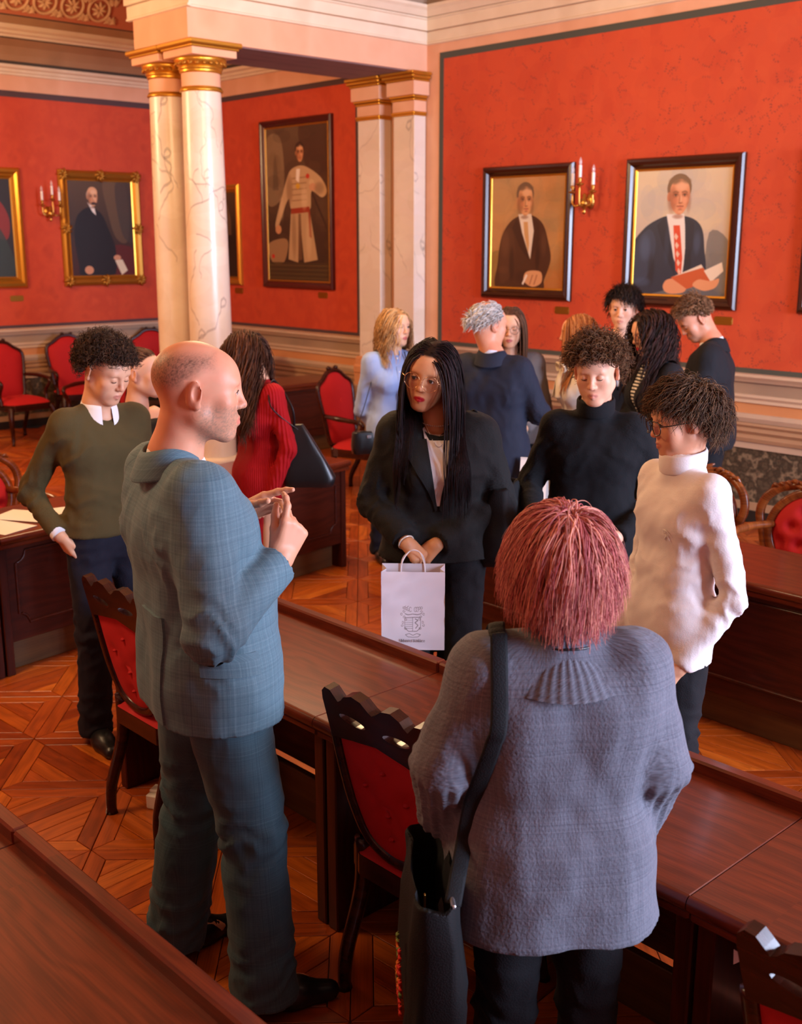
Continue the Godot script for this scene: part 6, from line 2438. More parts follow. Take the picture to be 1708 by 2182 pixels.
func face_parts(o: Node3D, P: Dictionary) -> void:
	var hx: Transform3D = P.hx
	var st: String = P.get("eye", "open")
	if not M.has("_eye"):
		M._eye = eye_mesh()
		var em := mat("eye_gloss", Color(1, 1, 1), 0.12)
		em.vertex_color_use_as_albedo = true
	var hm := mat("brow", P.get("brow", P.hair.c).linear_to_srgb() * 0.8, 0.8)
	hm.albedo_color.a = 1.0
	var gz: Vector3 = P.get("gaze", Vector3())
	for k in [-1, 1]:
		if st == "open":
			part(o, "eye", M._eye, M.eye_gloss, hx * Transform3D(Basis.from_euler(Vector3(deg_to_rad(gz.x), deg_to_rad(gz.y), 0)), Vector3(k * 0.031, 0.001, 0.0797)))
		var l := MB.new()
		l.xf = hx
		var pth := PackedVector3Array()
		for i in 9:
			var u := (i - 4) / 4.0
			var yy := 0.0062 * (1.0 - u * u) - 0.0006 if st == "open" else -0.0042 - 0.003 * (1.0 - u * u)
			var x := u * 0.0128
			var zz := sqrt(maxf(0.0146 * 0.0146 - x * x * 0.9 - yy * yy * 0.9, 0.0)) - 0.0002
			pth.append(Vector3(k * 0.031 + x, 0.001 + yy, 0.0797 + zz))
		l.tube(pth, [0.0004, 0.0009, 0.0012, 0.0014, 0.0014, 0.0014, 0.0012, 0.0009, 0.0004], 5)
		part(o, "eyelash", l.mesh(), hm)
		var b := MB.new()
		b.xf = hx
		var br: float = P.get("browy", 0.0)
		b.tube(spline([Vector3(k * 0.012, 0.021 + br, 0.0945), Vector3(k * 0.024, 0.0255 + br, 0.0935), Vector3(k * 0.037, 0.028 + br, 0.0875), Vector3(k * 0.05, 0.023 + br, 0.0755)], 4), [0.0016, 0.0026, 0.003, 0.0032, 0.0032, 0.0032, 0.003, 0.0028, 0.0026, 0.0024, 0.002, 0.0014, 0.0006], 6, true, 0.6, Vector3.BACK)
		part(o, "eyebrow", b.mesh(), hm)
	if P.has("glasses"):
		var G: Dictionary = P.glasses
		var gm := mat("glasses_frame", G.c, 0.25, G.get("metal", 0.0))
		var f := MB.new()
		f.xf = hx
		var rr: float = G.r
		var zc := 0.113
		for k in [-1, 1]:
			var ring := PackedVector3Array()
			for i in 25:
				var a := TAU * i / 24
				ring.append(Vector3(k * 0.0335 + cos(a) * rr, -0.004 + sin(a) * rr * G.get("asp", 0.92), zc - absf(cos(a) * rr + k * k * 0.0) * 0.08 - (0.006 if cos(a) * k > 0.5 else 0.0)))
			f.tube(ring, [G.w], 6, false)
			f.tube(pv([Vector3(k * (0.0335 + rr), 0.004, zc - 0.008), Vector3(k * 0.078, 0.005, zc - 0.03), Vector3(k * 0.084, 0.004, 0.02), Vector3(k * 0.086, -0.004, -0.02)]), [G.w], 6)
		f.tube(pv([Vector3(-0.0335 + rr, 0.002, zc), Vector3(0, 0.006, zc + 0.003), Vector3(0.0335 - rr, 0.002, zc)]), [G.w], 6)
		var gp := part(o, "glasses", f.mesh(), gm)
		for k in [-1, 1]:
			var ln := MB.new()
			ln.xf = hx * T(Vector3(k * 0.0335, -0.004, zc - 0.003), 0, 90)
			ln.lathe([[0.0, 0.0008], [rr * 0.97, 0.0004], [rr * 0.97, -0.0004], [0.0, -0.0004]], 20, Vector3(), 1.0, G.get("asp", 0.92))
			part(gp, "lens", ln.mesh(), M.lens)

func lapels(o: Node3D, P: Dictionary, vb: float, cloth: Material, shirt: Material, wide := 0.0) -> void:
	var J: Dictionary = P.J
	var t: Sdf = P.tsd
	var ny: float = J.neck.y - 0.012
	var cx: float = J.neck.x
	var ra: Array = []
	var rb: Array = []
	for i in 8:
		var u := i / 7.0
		ra.append(Vector2(cx - lerpf(0.058, 0.006, u), lerpf(ny - P.get("vtop", 0.01), vb, u)))
		rb.append(Vector2(cx + lerpf(0.058, 0.006, u), lerpf(ny - P.get("vtop", 0.01), vb, u)))
	part(o, "shirt_front", patch(t, [ra, rb], 0.5, 0.004, 0.012, 6, P.jt.push), shirt)
	for k in [-1, 1]:
		var a: Array = []
		var b: Array = []
		for i in 10:
			var u := i / 9.0
			var y := lerpf(ny + 0.008, vb - 0.01, u)
			a.append(Vector2(cx + k * lerpf(0.056, 0.004, u), y))
			var wd := 0.03 + (0.062 + wide) * smoothstep(0.0, 0.35, u) * (1.0 - smoothstep(0.38, 1.0, u)) + (0.012 if u > 0.25 and u < 0.4 else 0.0)
			b.append(Vector2(cx + k * (lerpf(0.056, 0.004, u) + wd * (1.0 - u * 0.75)), y - 0.012 * u))
		part(o, "lapel", patch(t, [a, b] if k == -1 else [b, a], 0.5, 0.01, 0.012, 4, P.jt.push), cloth)

func build(P: Dictionary) -> Node3D:
	var J: Dictionary = P.J
	var s: float = J.s
	var o := thing("person", P.label, "person", P.at, P.yaw)
	if not M.has("skin"):
		var sk := mat("skin", Color(1, 1, 1), 0.48, 0.0, 0.4)
		sk.vertex_color_use_as_albedo = true
		var hm := mat("hair", Color(1, 1, 1), 0.6, 0.0, 0.3)
		hm.vertex_color_use_as_albedo = true
	part(o, "body", merged(P.jb), M.skin)
	var top: Material = P.top.mat
	var tn: String = P.top.called
	part(o, tn, merged([P.jt]), top)
	if P.has("jl"):
		part(o, "trousers", merged([P.jl]), P.get("bottom", {}).get("mat", M.trouser_black))
	for j in P.js:
		part(o, "shoe", merged([j]), M.black_leather)
	if P.hair.kind != "stubble":
		part(o, "hair", P.hairmesh.mesh(), M.hair)
	face_parts(o, P)
	var C: Vector3 = J.neck
	var nr: float = (0.05 if P.get("fem", false) else 0.06) * P.get("neckw", 1.0)
	match P.get("collar", ""):
		"shirt":
			part(o, "shirt_collar", collar(C + Vector3(0, -0.012, 0.004), nr * 1.05, nr * 1.1, [[0.98, -0.02], [0.96, 0.042], [1.0, 0.046], [1.1, 0.03], [1.32, -0.008, 1.0], [1.3, -0.012, 1.0]], 0.034, -342.0 + 0.0, -18.0, 0.05), P.get("shirt", M.shirt_white))
		"jacket":
			part(o, "shirt_collar", collar(C + Vector3(0, -0.008, 0.004), nr * 1.02, nr * 1.08, [[0.98, -0.03], [0.96, 0.04], [1.0, 0.044], [1.1, 0.028], [1.22, -0.004, 1.0]], 0.036, -340.0, -20.0, 0.04), P.get("shirt", M.shirt_white))
			part(o, "jacket_collar", collar(C + Vector3(0, -0.022, -0.004), nr * 1.18, nr * 1.22, [[1.0, -0.02], [0.99, 0.034], [1.05, 0.04], [1.2, 0.022], [1.48, -0.03], [1.46, -0.036]], 0.05, -305.0, -55.0, 0.0, 0.035), top)
		"blazer":
			part(o, "jacket_collar", collar(C + Vector3(0, -0.022, -0.004), nr * 1.22, nr * 1.26, [[1.0, -0.02], [0.99, 0.034], [1.05, 0.04], [1.2, 0.022], [1.5, -0.03], [1.48, -0.036]], 0.05, -300.0, -60.0, 0.0, 0.035), top)
		"turtle":
			var ax: Vector3 = (J.head - J.neck) * Vector3(1, 0, 1) * 0.25
			part(o, "turtleneck_collar", collar(C + ax + Vector3(0, 0.006, 0.0), nr * 1.06, nr * 1.1, [[1.08, -0.006], [1.15, -0.002], [1.2, 0.02], [1.19, 0.05], [1.12, 0.058], [1.03, 0.054], [1.0, 0.02]], 0.022), top)
	if P.has("cuff"):
		for k in P.cuff:
			var w: Vector3 = J["wr" + k]
			var d: Vector3 = (w - J["el" + k]).normalized()
			var m := MB.new()
			var rr: float = 0.03 * s + P.top.get("apad", 0.01) * 0.7
			m.tube(pv([w - d * 0.02, w + d * 0.018, w + d * 0.019, w - d * 0.01]), [rr, rr * 0.98, rr * 0.9, rr * 0.9], 18, false)
			part(o, "shirt_cuff", m.mesh(), M.shirt_white)
	return o

func run_hair(i: int) -> void:
	var P: Dictionary = folk[i]
	if P.hair.kind != "stubble":
		P.hairmesh = hair_mesh(P, P.J, P.tsd)

var folk: Array = []

func weave_tex(c: Color, d: Color, l: Color, sd: int) -> ImageTexture:
	var im := Image.create(256, 256, false, Image.FORMAT_RGB8)
	var r := RandomNumberGenerator.new()
	r.seed = sd
	var hx: Array = []
	var hy: Array = []
	for i in 256:
		hx.append(r.randf_range(-1, 1) * (1.0 if r.randf() < 0.25 else 0.35))
		hy.append(r.randf_range(-1, 1) * (1.0 if r.randf() < 0.25 else 0.35))
	for y in 256:
		for x in 256:
			var v: float = hx[x] * 0.5 + hy[y] * 0.5 + r.randf_range(-0.2, 0.2)
			im.set_pixel(x, y, c.lerp(l, v) if v > 0 else c.lerp(d, -v))
	return ImageTexture.create_from_image(im)

func cloth_stock() -> void:
	var st := Image.create(64, 16, false, Image.FORMAT_RGB8)
	for x in 64:
		var v := 0.5 + 0.5 * cos(TAU * x / 64.0 * 4.0)
		st.fill_rect(Rect2i(x, 0, 1, 16), Color(v, v, v))
	st.bump_map_to_normal_map(6.0)
	M._rib = ImageTexture.create_from_image(st)
	M._weave = noise_tex(0.09, [], 256, 3, FastNoiseLite.TYPE_SIMPLEX, 4, true, 3.0)
	mat("shirt_white", S(226, 222, 222), 0.7)
	mat("shirt_blue_white", S(206, 214, 230), 0.7)
	cloth_mat("trouser_black", S(20, 19, 22), 0.85, 0.3)
	cloth_mat("trouser_navy", S(26, 26, 38), 0.85, 0.3)
	cloth_mat("olive_knit", S(76, 64, 36), 0.9, 0.35, null, 10.0)
	cloth_mat("teal_suit", Color(1, 1, 1), 0.7, 0.0, weave_tex(S(82, 108, 118), S(56, 78, 90), S(118, 142, 148), 3), 5.0)
	cloth_mat("teal_trousers", Color(1, 1, 1), 0.75, 0.0, weave_tex(S(62, 86, 96), S(44, 64, 74), S(88, 110, 116), 5), 5.0)
	var dr := cloth_mat("red_knit", S(168, 10, 20), 0.8)
	dr.normal_enabled = true
	dr.normal_texture = M._rib
	dr.normal_scale = 0.6
	dr.uv1_scale = Vector3(18, 18, 18)
	cloth_mat("blue_shirt", S(146, 168, 214), 0.8, 0.25)
	cloth_mat("navy_suit", S(30, 34, 48), 0.8, 0.3)
	cloth_mat("grey_blazer", S(112, 106, 104), 0.85, 0.3)
	cloth_mat("black_blazer", S(24, 24, 24), 0.82, 0.3)
	cloth_mat("black_suit", S(26, 25, 28), 0.82, 0.3)
	cloth_mat("black_knit", S(13, 13, 16), 0.9, 0.3)
	cloth_mat("white_jersey", S(224, 214, 210), 0.7, 0.12)
	cloth_mat("cream_blouse", S(226, 214, 196), 0.7, 0.15)
	cloth_mat("grey_wool", Color(1, 1, 1), 0.95, 0.28, weave_tex(S(100, 102, 112), S(76, 78, 88), S(128, 128, 136), 9), 3.5)
	cloth_mat("black_top", S(18, 16, 18), 0.85, 0.2)
	cloth_mat("tee_white", S(214, 204, 198), 0.8, 0.15)
	cloth_mat("bag_black", S(17, 17, 19), 0.75, 0.4, null, 8.0)

func folk_list() -> Array:
	var fair := Lc(214, 164, 130)
	var rosy := Lc(208, 146, 114)
	var tan := Lc(196, 140, 98)
	return [
		{"key": "olive", "label": "young man with dark curly hair in an olive sweater, one hand in his pocket", "at": Vector3(2.19, 0, -4.12), "yaw": -3.0, "h": 1.74, "skin": fair, "look": Vector3(24, 15, 0), "headoff": Vector3(0.01, -0.02, 0.035), "eye": "down",
			"elR": Vector3(-0.25, 1.1, -0.17), "wrR": Vector3(-0.212, 0.955, -0.008), "handR": {"f": Vector3(0.42, -0.89, 0.1), "pn": Vector3(0.8, 0.2, 0.0), "curl": [0.1, 0.1, 0.1, 0.1], "th": Vector3(0.9, 0.3, 0.2)},
			"hair": {"kind": "curly", "c": Lc(38, 26, 20), "c2": Lc(84, 58, 42), "n": 1500, "len": 0.052, "lift": 0.5, "curl": 0.0085, "freq": 2.4, "grav": 0.08, "vol": 0.16, "w": 0.0022, "steps": 11},
			"top": {"called": "sweater", "mat": M.olive_knit, "pad": 0.012, "apad": 0.008, "hem": 0.93, "amp": 0.005, "elbow": 0.011}, "collar": "shirt", "cuff": ["R"], "bottom": {"mat": M.trouser_navy}, "footL": 5.0},
		{"key": "girl", "label": "young woman in a black top with tied-back brown hair, behind the olive sweater", "at": Vector3(2.68, 0, -4.66), "yaw": 27.0, "h": 1.615, "fem": true, "skin": Lc(222, 176, 146), "look": Vector3(-2, 12, 0), "lod": 1.3,
			"hair": {"kind": "bun", "c": Lc(70, 44, 30), "c2": Lc(120, 82, 58), "n": 620, "len": 0.11, "lift": 0.1, "grav": 0.0, "vol": 0.05, "w": 0.0034, "gather": Vector3(0, 0.0, -0.13), "steps": 9, "bun": true},
			"top": {"called": "top", "mat": M.black_top, "pad": 0.004, "apad": 0.004, "hem": 0.86, "necky": -0.075, "cell": 0.013}},
		{"key": "teal", "label": "bald bearded man in a teal-grey suit, gesturing with both hands", "at": Vector3(1.575, 0, -2.445), "yaw": 75.0, "h": 1.86, "g": 1.27, "belly": 0.02, "sw": 1.08, "skin": rosy, "look": Vector3(4, -17, 0), "lean": Vector3(0.03, 0, -0.045), "headoff": Vector3(-0.045, 0.0, 0.03), "neckw": 1.05, "hs": 1.03, "smile": 0.006, "beard": Lc(146, 116, 94), "beard_k": 0.95, "jaw": 1.06,
			"elR": Vector3(-0.285, 1.165, -0.085), "wrR": Vector3(-0.188, 1.298, 0.135), "elL": Vector3(0.29, 1.2, 0.0), "wrL": Vector3(0.062, 1.37, 0.12),
			"anR": Vector3(-0.185, 0.088, 0.06), "anL": Vector3(0.185, 0.088, -0.075), "footR": -12.0, "footL": 10.0,
			"handR": {"f": Vector3(0.0, 0.86, 0.42), "pn": Vector3(1, 0, -0.1), "curl": [[0.35, 0.55, 0.3], [1.1, 1.3, 0.8], [1.3, 1.4, 0.9], [1.4, 1.4, 0.9]], "th": Vector3(0.9, 0.25, 0.45)},
			"handL": {"f": Vector3(-0.5, 0.35, 0.62), "pn": Vector3(-0.55, -0.6, -0.25), "curl": [[0.15, 0.12, 0.1], [0.65, 0.7, 0.4], [0.9, 0.9, 0.5], [1.05, 1.0, 0.6]], "th": Vector3(0.85, 0.5, 0.4)},
			"hair": {"kind": "stubble", "c": Lc(56, 44, 38), "zone": "receding"}, "brow": Lc(120, 96, 80),
			"top": {"called": "suit_jacket", "mat": M.teal_suit, "pad": 0.024, "apad": 0.028, "hem": 0.875, "flare": 0.012, "amp": 0.008, "elbow": 0.011, "fr": Vector3(5, 3, 5), "cell": 0.0095, "cuffw": 1.1}, "collar": "jacket", "bottom": {"mat": M.teal_trousers, "pad": 0.022, "foot": 0.088}},
		{"key": "red", "label": "woman with long wavy brown hair in a ribbed red dress", "at": Vector3(3.362, 0, -4.661), "yaw": -98.0, "h": 1.69, "fem": true, "skin": fair, "look": Vector3(26, -48, 6), "headoff": Vector3(-0.005, -0.035, 0.045), "lod": 1.2,
			"elL": Vector3(0.225, 1.09, -0.05), "wrL": Vector3(0.17, 0.84, 0.03),
			"hair": {"kind": "long", "c": Lc(52, 30, 20), "c2": Lc(112, 68, 44), "n": 1100, "len": 0.46, "lift": 0.15, "curl": 0.014, "freq": 2.0, "grav": 0.45, "vol": 0.16, "w": 0.0026, "steps": 16},
			"top": {"called": "dress", "mat": M.red_knit, "pad": 0.006, "apad": 0.006, "skirt": 0.3, "amp": 0.004, "elbow": 0.006, "cell": 0.012}},
		{"key": "blonde", "label": "blonde woman in a light blue shirt standing by the pilasters", "at": Vector3(4.98, 0, -5.38), "yaw": -23.0, "h": 1.68, "fem": true, "skin": Lc(226, 178, 142), "look": Vector3(2, 25, 0), "lod": 1.35, "lip": Lc(190, 96, 86),
			"elR": Vector3(-0.2, 1.02, -0.08), "wrR": Vector3(-0.06, 0.86, -0.16), "elL": Vector3(0.2, 1.03, -0.05), "wrL": Vector3(0.12, 0.86, 0.1),
			"hair": {"kind": "long", "c": Lc(160, 118, 74), "c2": Lc(220, 178, 124), "n": 700, "len": 0.33, "lift": 0.12, "curl": 0.01, "freq": 2.4, "grav": 0.5, "vol": 0.07, "w": 0.0029, "steps": 13},
			"top": {"called": "shirt", "mat": M.blue_shirt, "pad": 0.014, "apad": 0.012, "hem": 0.82, "amp": 0.007, "cell": 0.014}, "collar": "shirt", "shirt": M.blue_shirt, "bottom": {"mat": M.trouser_navy}},
		{"key": "dark", "label": "grey-haired man in a dark navy suit seen from behind", "at": Vector3(4.611, 0, -4.176), "yaw": 112.0, "h": 1.775, "g": 1.1, "skin": rosy, "look": Vector3(6, -34, 0), "headoff": Vector3(0.04, 0.0, 0.0), "lod": 1.25,
			"elR": Vector3(-0.27, 1.17, 0.03), "wrR": Vector3(-0.12, 1.18, 0.26), "elL": Vector3(0.27, 1.17, 0.0), "wrL": Vector3(0.12, 1.15, 0.24),
			"hair": {"kind": "back", "c": Lc(150, 142, 134), "c2": Lc(226, 220, 210), "zone": "receding", "n": 800, "len": 0.075, "lift": 0.12, "grav": 0.55, "vol": 0.1, "w": 0.003, "curl": 0.004, "freq": 1.4, "steps": 9},
			"top": {"called": "suit_jacket", "mat": M.navy_suit, "pad": 0.022, "apad": 0.02, "hem": 0.82, "flare": 0.01, "amp": 0.008, "elbow": 0.008, "cell": 0.012}, "collar": "jacket", "shirt": M.shirt_blue_white, "bottom": {"mat": M.trouser_navy}},
		{"key": "greyb", "label": "woman with glasses and straight brown hair in a grey blazer", "at": Vector3(5.204, 0, -4.58), "yaw": -43.0, "h": 1.715, "fem": true, "skin": fair, "look": Vector3(8, -10, 0), "eye": "down", "lod": 1.3, "lip": Lc(176, 90, 84),
			"elR": Vector3(-0.22, 1.08, 0.0), "wrR": Vector3(-0.08, 1.02, 0.2), "elL": Vector3(0.22, 1.08, 0.0), "wrL": Vector3(0.08, 1.0, 0.22),
			"hair": {"kind": "long", "c": Lc(64, 42, 30), "c2": Lc(120, 84, 60), "n": 700, "len": 0.4, "lift": 0.08, "grav": 0.55, "vol": 0.06, "w": 0.0029, "steps": 13}, "glasses": {"c": S(40, 30, 28), "r": 0.025, "w": 0.0013},
			"top": {"called": "blazer", "mat": M.grey_blazer, "pad": 0.02, "apad": 0.016, "hem": 0.88, "flare": 0.01, "amp": 0.006, "cell": 0.013}, "collar": "blazer", "lapel": 1.16, "under": M.tee_white},
		{"key": "blazer", "label": "woman with long black hair and round gold glasses in a black blazer", "at": Vector3(3.006, 0, -3.007), "yaw": -41.0, "h": 1.735, "fem": true, "skin": tan, "look": Vector3(8, -20, -12), "headoff": Vector3(-0.03, 0.0, 0.01), "jaw": 1.02, "nose": 0.9, "lip": Lc(164, 26, 36), "gaze": Vector3(4, -12, 0), "browy": 0.003, "hs": 1.06,
			"elR": Vector3(-0.245, 1.11, -0.03), "wrR": Vector3(-0.13, 1.0, 0.165), "elL": Vector3(0.255, 1.1, -0.02), "wrL": Vector3(0.0, 0.985, 0.15),
			"handR": {"f": Vector3(0.62, -0.66, 0.22), "pn": Vector3(-0.25, -0.45, -0.7), "curl": [0.45, 0.55, 0.6, 0.65], "th": Vector3(0.95, 0.22, 0.2)},
			"handL": {"f": Vector3(-0.7, -0.62, 0.15), "pn": Vector3(0.2, -0.45, -0.75), "curl": [0.5, 0.55, 0.6, 0.6], "th": Vector3(0.9, 0.3, 0.2)},
			"hair": {"kind": "long", "c": Lc(14, 10, 11), "c2": Lc(48, 28, 28), "n": 1500, "len": 0.58, "lift": 0.1, "grav": 0.5, "vol": 0.1, "w": 0.0023, "curl": 0.005, "freq": 1.2, "steps": 18}, "glasses": {"c": S(206, 150, 106), "r": 0.0285, "w": 0.0009, "metal": 0.9, "asp": 0.98},
			"top": {"called": "blazer", "mat": M.black_blazer, "pad": 0.034, "apad": 0.026, "hole": Vector3(0.075, 0.11, 0.1), "hem": 0.9, "flare": 0.02, "amp": 0.009, "elbow": 0.012, "fr": Vector3(5, 3, 5)}, "collar": "blazer", "vtop": 0.03, "lapel": 1.12, "under": M.tee_white, "bottom": {"pad": 0.03, "foot": 0.12}},
		{"key": "blond2", "label": "woman with straight ginger-blonde hair and a cream blouse, behind the black turtleneck", "at": Vector3(5.42, 0, -4.2), "yaw": -123.0, "h": 1.68, "fem": true, "skin": fair, "look": Vector3(4, -22, 0), "lod": 1.35,
			"hair": {"kind": "long", "c": Lc(140, 78, 40), "c2": Lc(206, 142, 86), "n": 700, "len": 0.42, "lift": 0.08, "grav": 0.55, "vol": 0.06, "w": 0.003, "steps": 13},
			"top": {"called": "blouse", "mat": M.cream_blouse, "pad": 0.014, "apad": 0.016, "hem": 0.86, "cell": 0.014}, "bow": true},
		{"key": "young", "label": "young man with dark hair in a dark suit under the book portrait", "at": Vector3(5.956, 0, -4.286), "yaw": -63.0, "h": 1.815, "skin": Lc(220, 172, 142), "look": Vector3(6, -4, 0), "lod": 1.3, "brow": Lc(24, 18, 16), "nose": 1.1,
			"hair": {"kind": "short", "c": Lc(26, 20, 18), "c2": Lc(60, 46, 40), "n": 800, "len": 0.085, "lift": 0.35, "grav": 0.3, "vol": 0.1, "w": 0.0028, "comb": Vector3(0.5, 0, 0.6), "curl": 0.004, "steps": 8},
			"top": {"called": "suit_jacket", "mat": M.black_suit, "pad": 0.02, "apad": 0.018, "hem": 0.84, "cell": 0.014}, "collar": "jacket", "lapel": 1.2, "under": M.shirt_white},
		{"key": "longhair", "label": "woman with glasses, long wavy dark hair and a striped top, in profile", "at": Vector3(5.43, 0, -3.68), "yaw": -113.0, "h": 1.72, "fem": true, "skin": fair, "look": Vector3(16, -4, 0), "headoff": Vector3(0, 0, 0.02), "eye": "down", "lod": 1.25, "lip": Lc(190, 40, 50),
			"elL": Vector3(0.2, 1.1, 0.02), "wrL": Vector3(0.12, 1.0, 0.25), "elR": Vector3(-0.2, 1.1, 0.02), "wrR": Vector3(-0.1, 1.0, 0.25),
			"hair": {"kind": "long", "c": Lc(26, 18, 16), "c2": Lc(72, 44, 36), "n": 1000, "len": 0.44, "lift": 0.2, "curl": 0.018, "freq": 2.2, "grav": 0.4, "vol": 0.18, "w": 0.003, "steps": 16}, "glasses": {"c": S(30, 24, 22), "r": 0.025, "w": 0.0012},
			"top": {"called": "jacket", "mat": M.black_suit, "pad": 0.018, "apad": 0.014, "hem": 0.88, "cell": 0.014}, "collar": "blazer", "lapel": 1.14, "under": M.stripes},
		{"key": "suit", "label": "fair-haired man in a black suit bowing his head, by the right wall", "at": Vector3(6.12, 0, -3.72), "yaw": -153.0, "h": 1.79, "sw": 1.15, "g": 1.25, "skin": rosy, "look": Vector3(36, 26, 0), "headoff": Vector3(0.0, -0.03, 0.07), "lean": Vector3(0, 0, 0.03), "eye": "down", "lod": 1.2,
			"elL": Vector3(0.26, 1.2, 0.05), "wrL": Vector3(0.1, 1.13, 0.28), "elR": Vector3(-0.27, 1.2, 0.02), "wrR": Vector3(-0.1, 1.13, 0.28),
			"hair": {"kind": "fade", "c": Lc(96, 66, 44), "c2": Lc(160, 116, 80), "n": 620, "len": 0.075, "lift": 0.45, "grav": 0.12, "vol": 0.08, "w": 0.0034, "comb": Vector3(0.2, 0.1, 0.9), "curl": 0.006, "freq": 1.6, "steps": 8},
			"top": {"called": "suit_jacket", "mat": M.black_suit, "pad": 0.022, "apad": 0.02, "hem": 0.86, "flare": 0.01, "amp": 0.008, "cell": 0.012}, "collar": "jacket"},
		{"key": "black", "label": "young man with curly brown hair in a black turtleneck, eyes lowered", "at": Vector3(3.57, 0, -2.684), "yaw": -58.0, "h": 1.725, "skin": Lc(216, 166, 136), "look": Vector3(13, -6, 2), "eye": "down", "nose": 1.08,
			"elR": Vector3(-0.25, 1.13, 0.02), "wrR": Vector3(-0.2, 1.05, 0.24), "elL": Vector3(0.265, 1.1, -0.05), "wrL": Vector3(0.12, 0.98, 0.15),
			"handR": {"f": Vector3(0.1, 0.35, 0.9), "pn": Vector3(1, 0, 0), "curl": [0.35, 0.4, 0.45, 0.5], "th": Vector3(0.8, 0.5, 0.3)},
			"hair": {"kind": "mop", "c": Lc(62, 40, 26), "c2": Lc(126, 88, 58), "n": 1500, "len": 0.08, "lift": 0.5, "curl": 0.008, "freq": 2.0, "grav": 0.12, "vol": 0.16, "w": 0.0021, "front": 0.8, "steps": 12, "sides": 0.3, "mess": 0.5},
			"top": {"called": "turtleneck", "mat": M.black_knit, "pad": 0.014, "apad": 0.012, "hem": 0.88, "amp": 0.006, "elbow": 0.009}, "collar": "turtle"},
		{"key": "white", "label": "young man with wavy hair and dark-rimmed glasses in a white turtleneck, smiling", "at": Vector3(3.13, 0, -2.0), "yaw": -113.0, "h": 1.65, "skin": Lc(208, 152, 118), "look": Vector3(10, -10, 0), "headoff": Vector3(-0.01, 0.0, -0.025), "smile": 0.006, "eye": "open", "gaze": Vector3(8, 0, 0),
			"shL": Vector3(0.165, 1.325, -0.01), "elL": Vector3(0.215, 0.985, -0.085), "wrL": Vector3(0.15, 0.755, 0.05), "wrR": Vector3(-0.175, 0.76, 0.12), "elR": Vector3(-0.22, 1.0, -0.02),
			"hair": {"kind": "mop", "c": Lc(52, 36, 26), "c2": Lc(116, 84, 58), "n": 1700, "len": 0.115, "lift": 0.35, "curl": 0.008, "freq": 1.5, "grav": 0.26, "vol": 0.2, "w": 0.0019, "front": 0.5, "steps": 12, "sides": 0.5, "mess": 0.35},
			"glasses": {"c": S(40, 24, 18), "r": 0.0265, "w": 0.002},
			"top": {"called": "turtleneck", "mat": M.white_jersey, "pad": 0.01, "apad": 0.007, "hem": 0.73, "amp": 0.004, "elbow": 0.009, "fr": Vector3(5, 6, 5)}, "collar": "turtle"},
		{"key": "pink", "label": "woman with pink-red bobbed hair in a grey sweater, seen from behind", "at": Vector3(1.695, 0, -1.342), "yaw": 141.0, "h": 1.58, "g": 1.08, "fem": true, "sw": 1.05, "skin": fair, "look": Vector3(4, 12, 0), "hs": 1.0, "hlod": 1.8,
			"elL": Vector3(0.235, 1.07, -0.03), "wrL": Vector3(0.215, 0.88, 0.09), "elR": Vector3(-0.215, 1.05, -0.02), "wrR": Vector3(-0.2, 0.865, 0.09),
			"hair": {"kind": "bob", "c": Lc(164, 78, 82), "c2": Lc(232, 158, 134), "n": 3000, "len": 0.148, "lift": 0.25, "grav": 0.28, "vol": 0.17, "w": 0.0015, "curl": 0.003, "freq": 1.2, "steps": 13, "mess": 0.28, "whorl": Vector3(-0.05, 0.95, -0.3)},
			"top": {"called": "sweater", "mat": M.grey_wool, "pad": 0.04, "apad": 0.03, "hem": 0.70, "flare": 0.03, "amp": 0.009, "elbow": 0.0, "rib": 1.0, "fr": Vector3(4.5, 2.5, 4.5), "cell": 0.0085}, "collar": "cowl"},
	]

func world(P: Dictionary, v: Vector3) -> Vector3:
	return P.at + Basis(Vector3.UP, deg_to_rad(P.yaw)) * v

func people() -> void:
	cloth_stock()
	var sp := Image.create(8, 64, false, Image.FORMAT_RGB8)
	sp.fill(S(214, 206, 194))
	for k in 4:
		sp.fill_rect(Rect2i(0, k * 16, 8, 8), S(24, 22, 22))
	var sm := mat("stripes", Color(1, 1, 1), 0.8)
	sm.albedo_texture = ImageTexture.create_from_image(sp)
	sm.uv1_scale = Vector3(10, 12, 1)
	folk = folk_list()
	for P in folk:
		plan(P)
	var g := WorkerThreadPool.add_group_task(run_job, jobs.size())
	WorkerThreadPool.wait_for_group_task_completion(g)
	print("solids ", Time.get_ticks_msec())
	g = WorkerThreadPool.add_group_task(run_hair, folk.size())
	WorkerThreadPool.wait_for_group_task_completion(g)
	print("hair ", Time.get_ticks_msec())
	var by := {}
	for P in folk:
		var o := build(P)
		by[P.key] = P
		P.node = o
		if P.has("lapel"):
			lapels(o, P, P.lapel, P.top.mat, P.under, 0.02 if P.key == "blazer" else 0.0)
	extras(by)

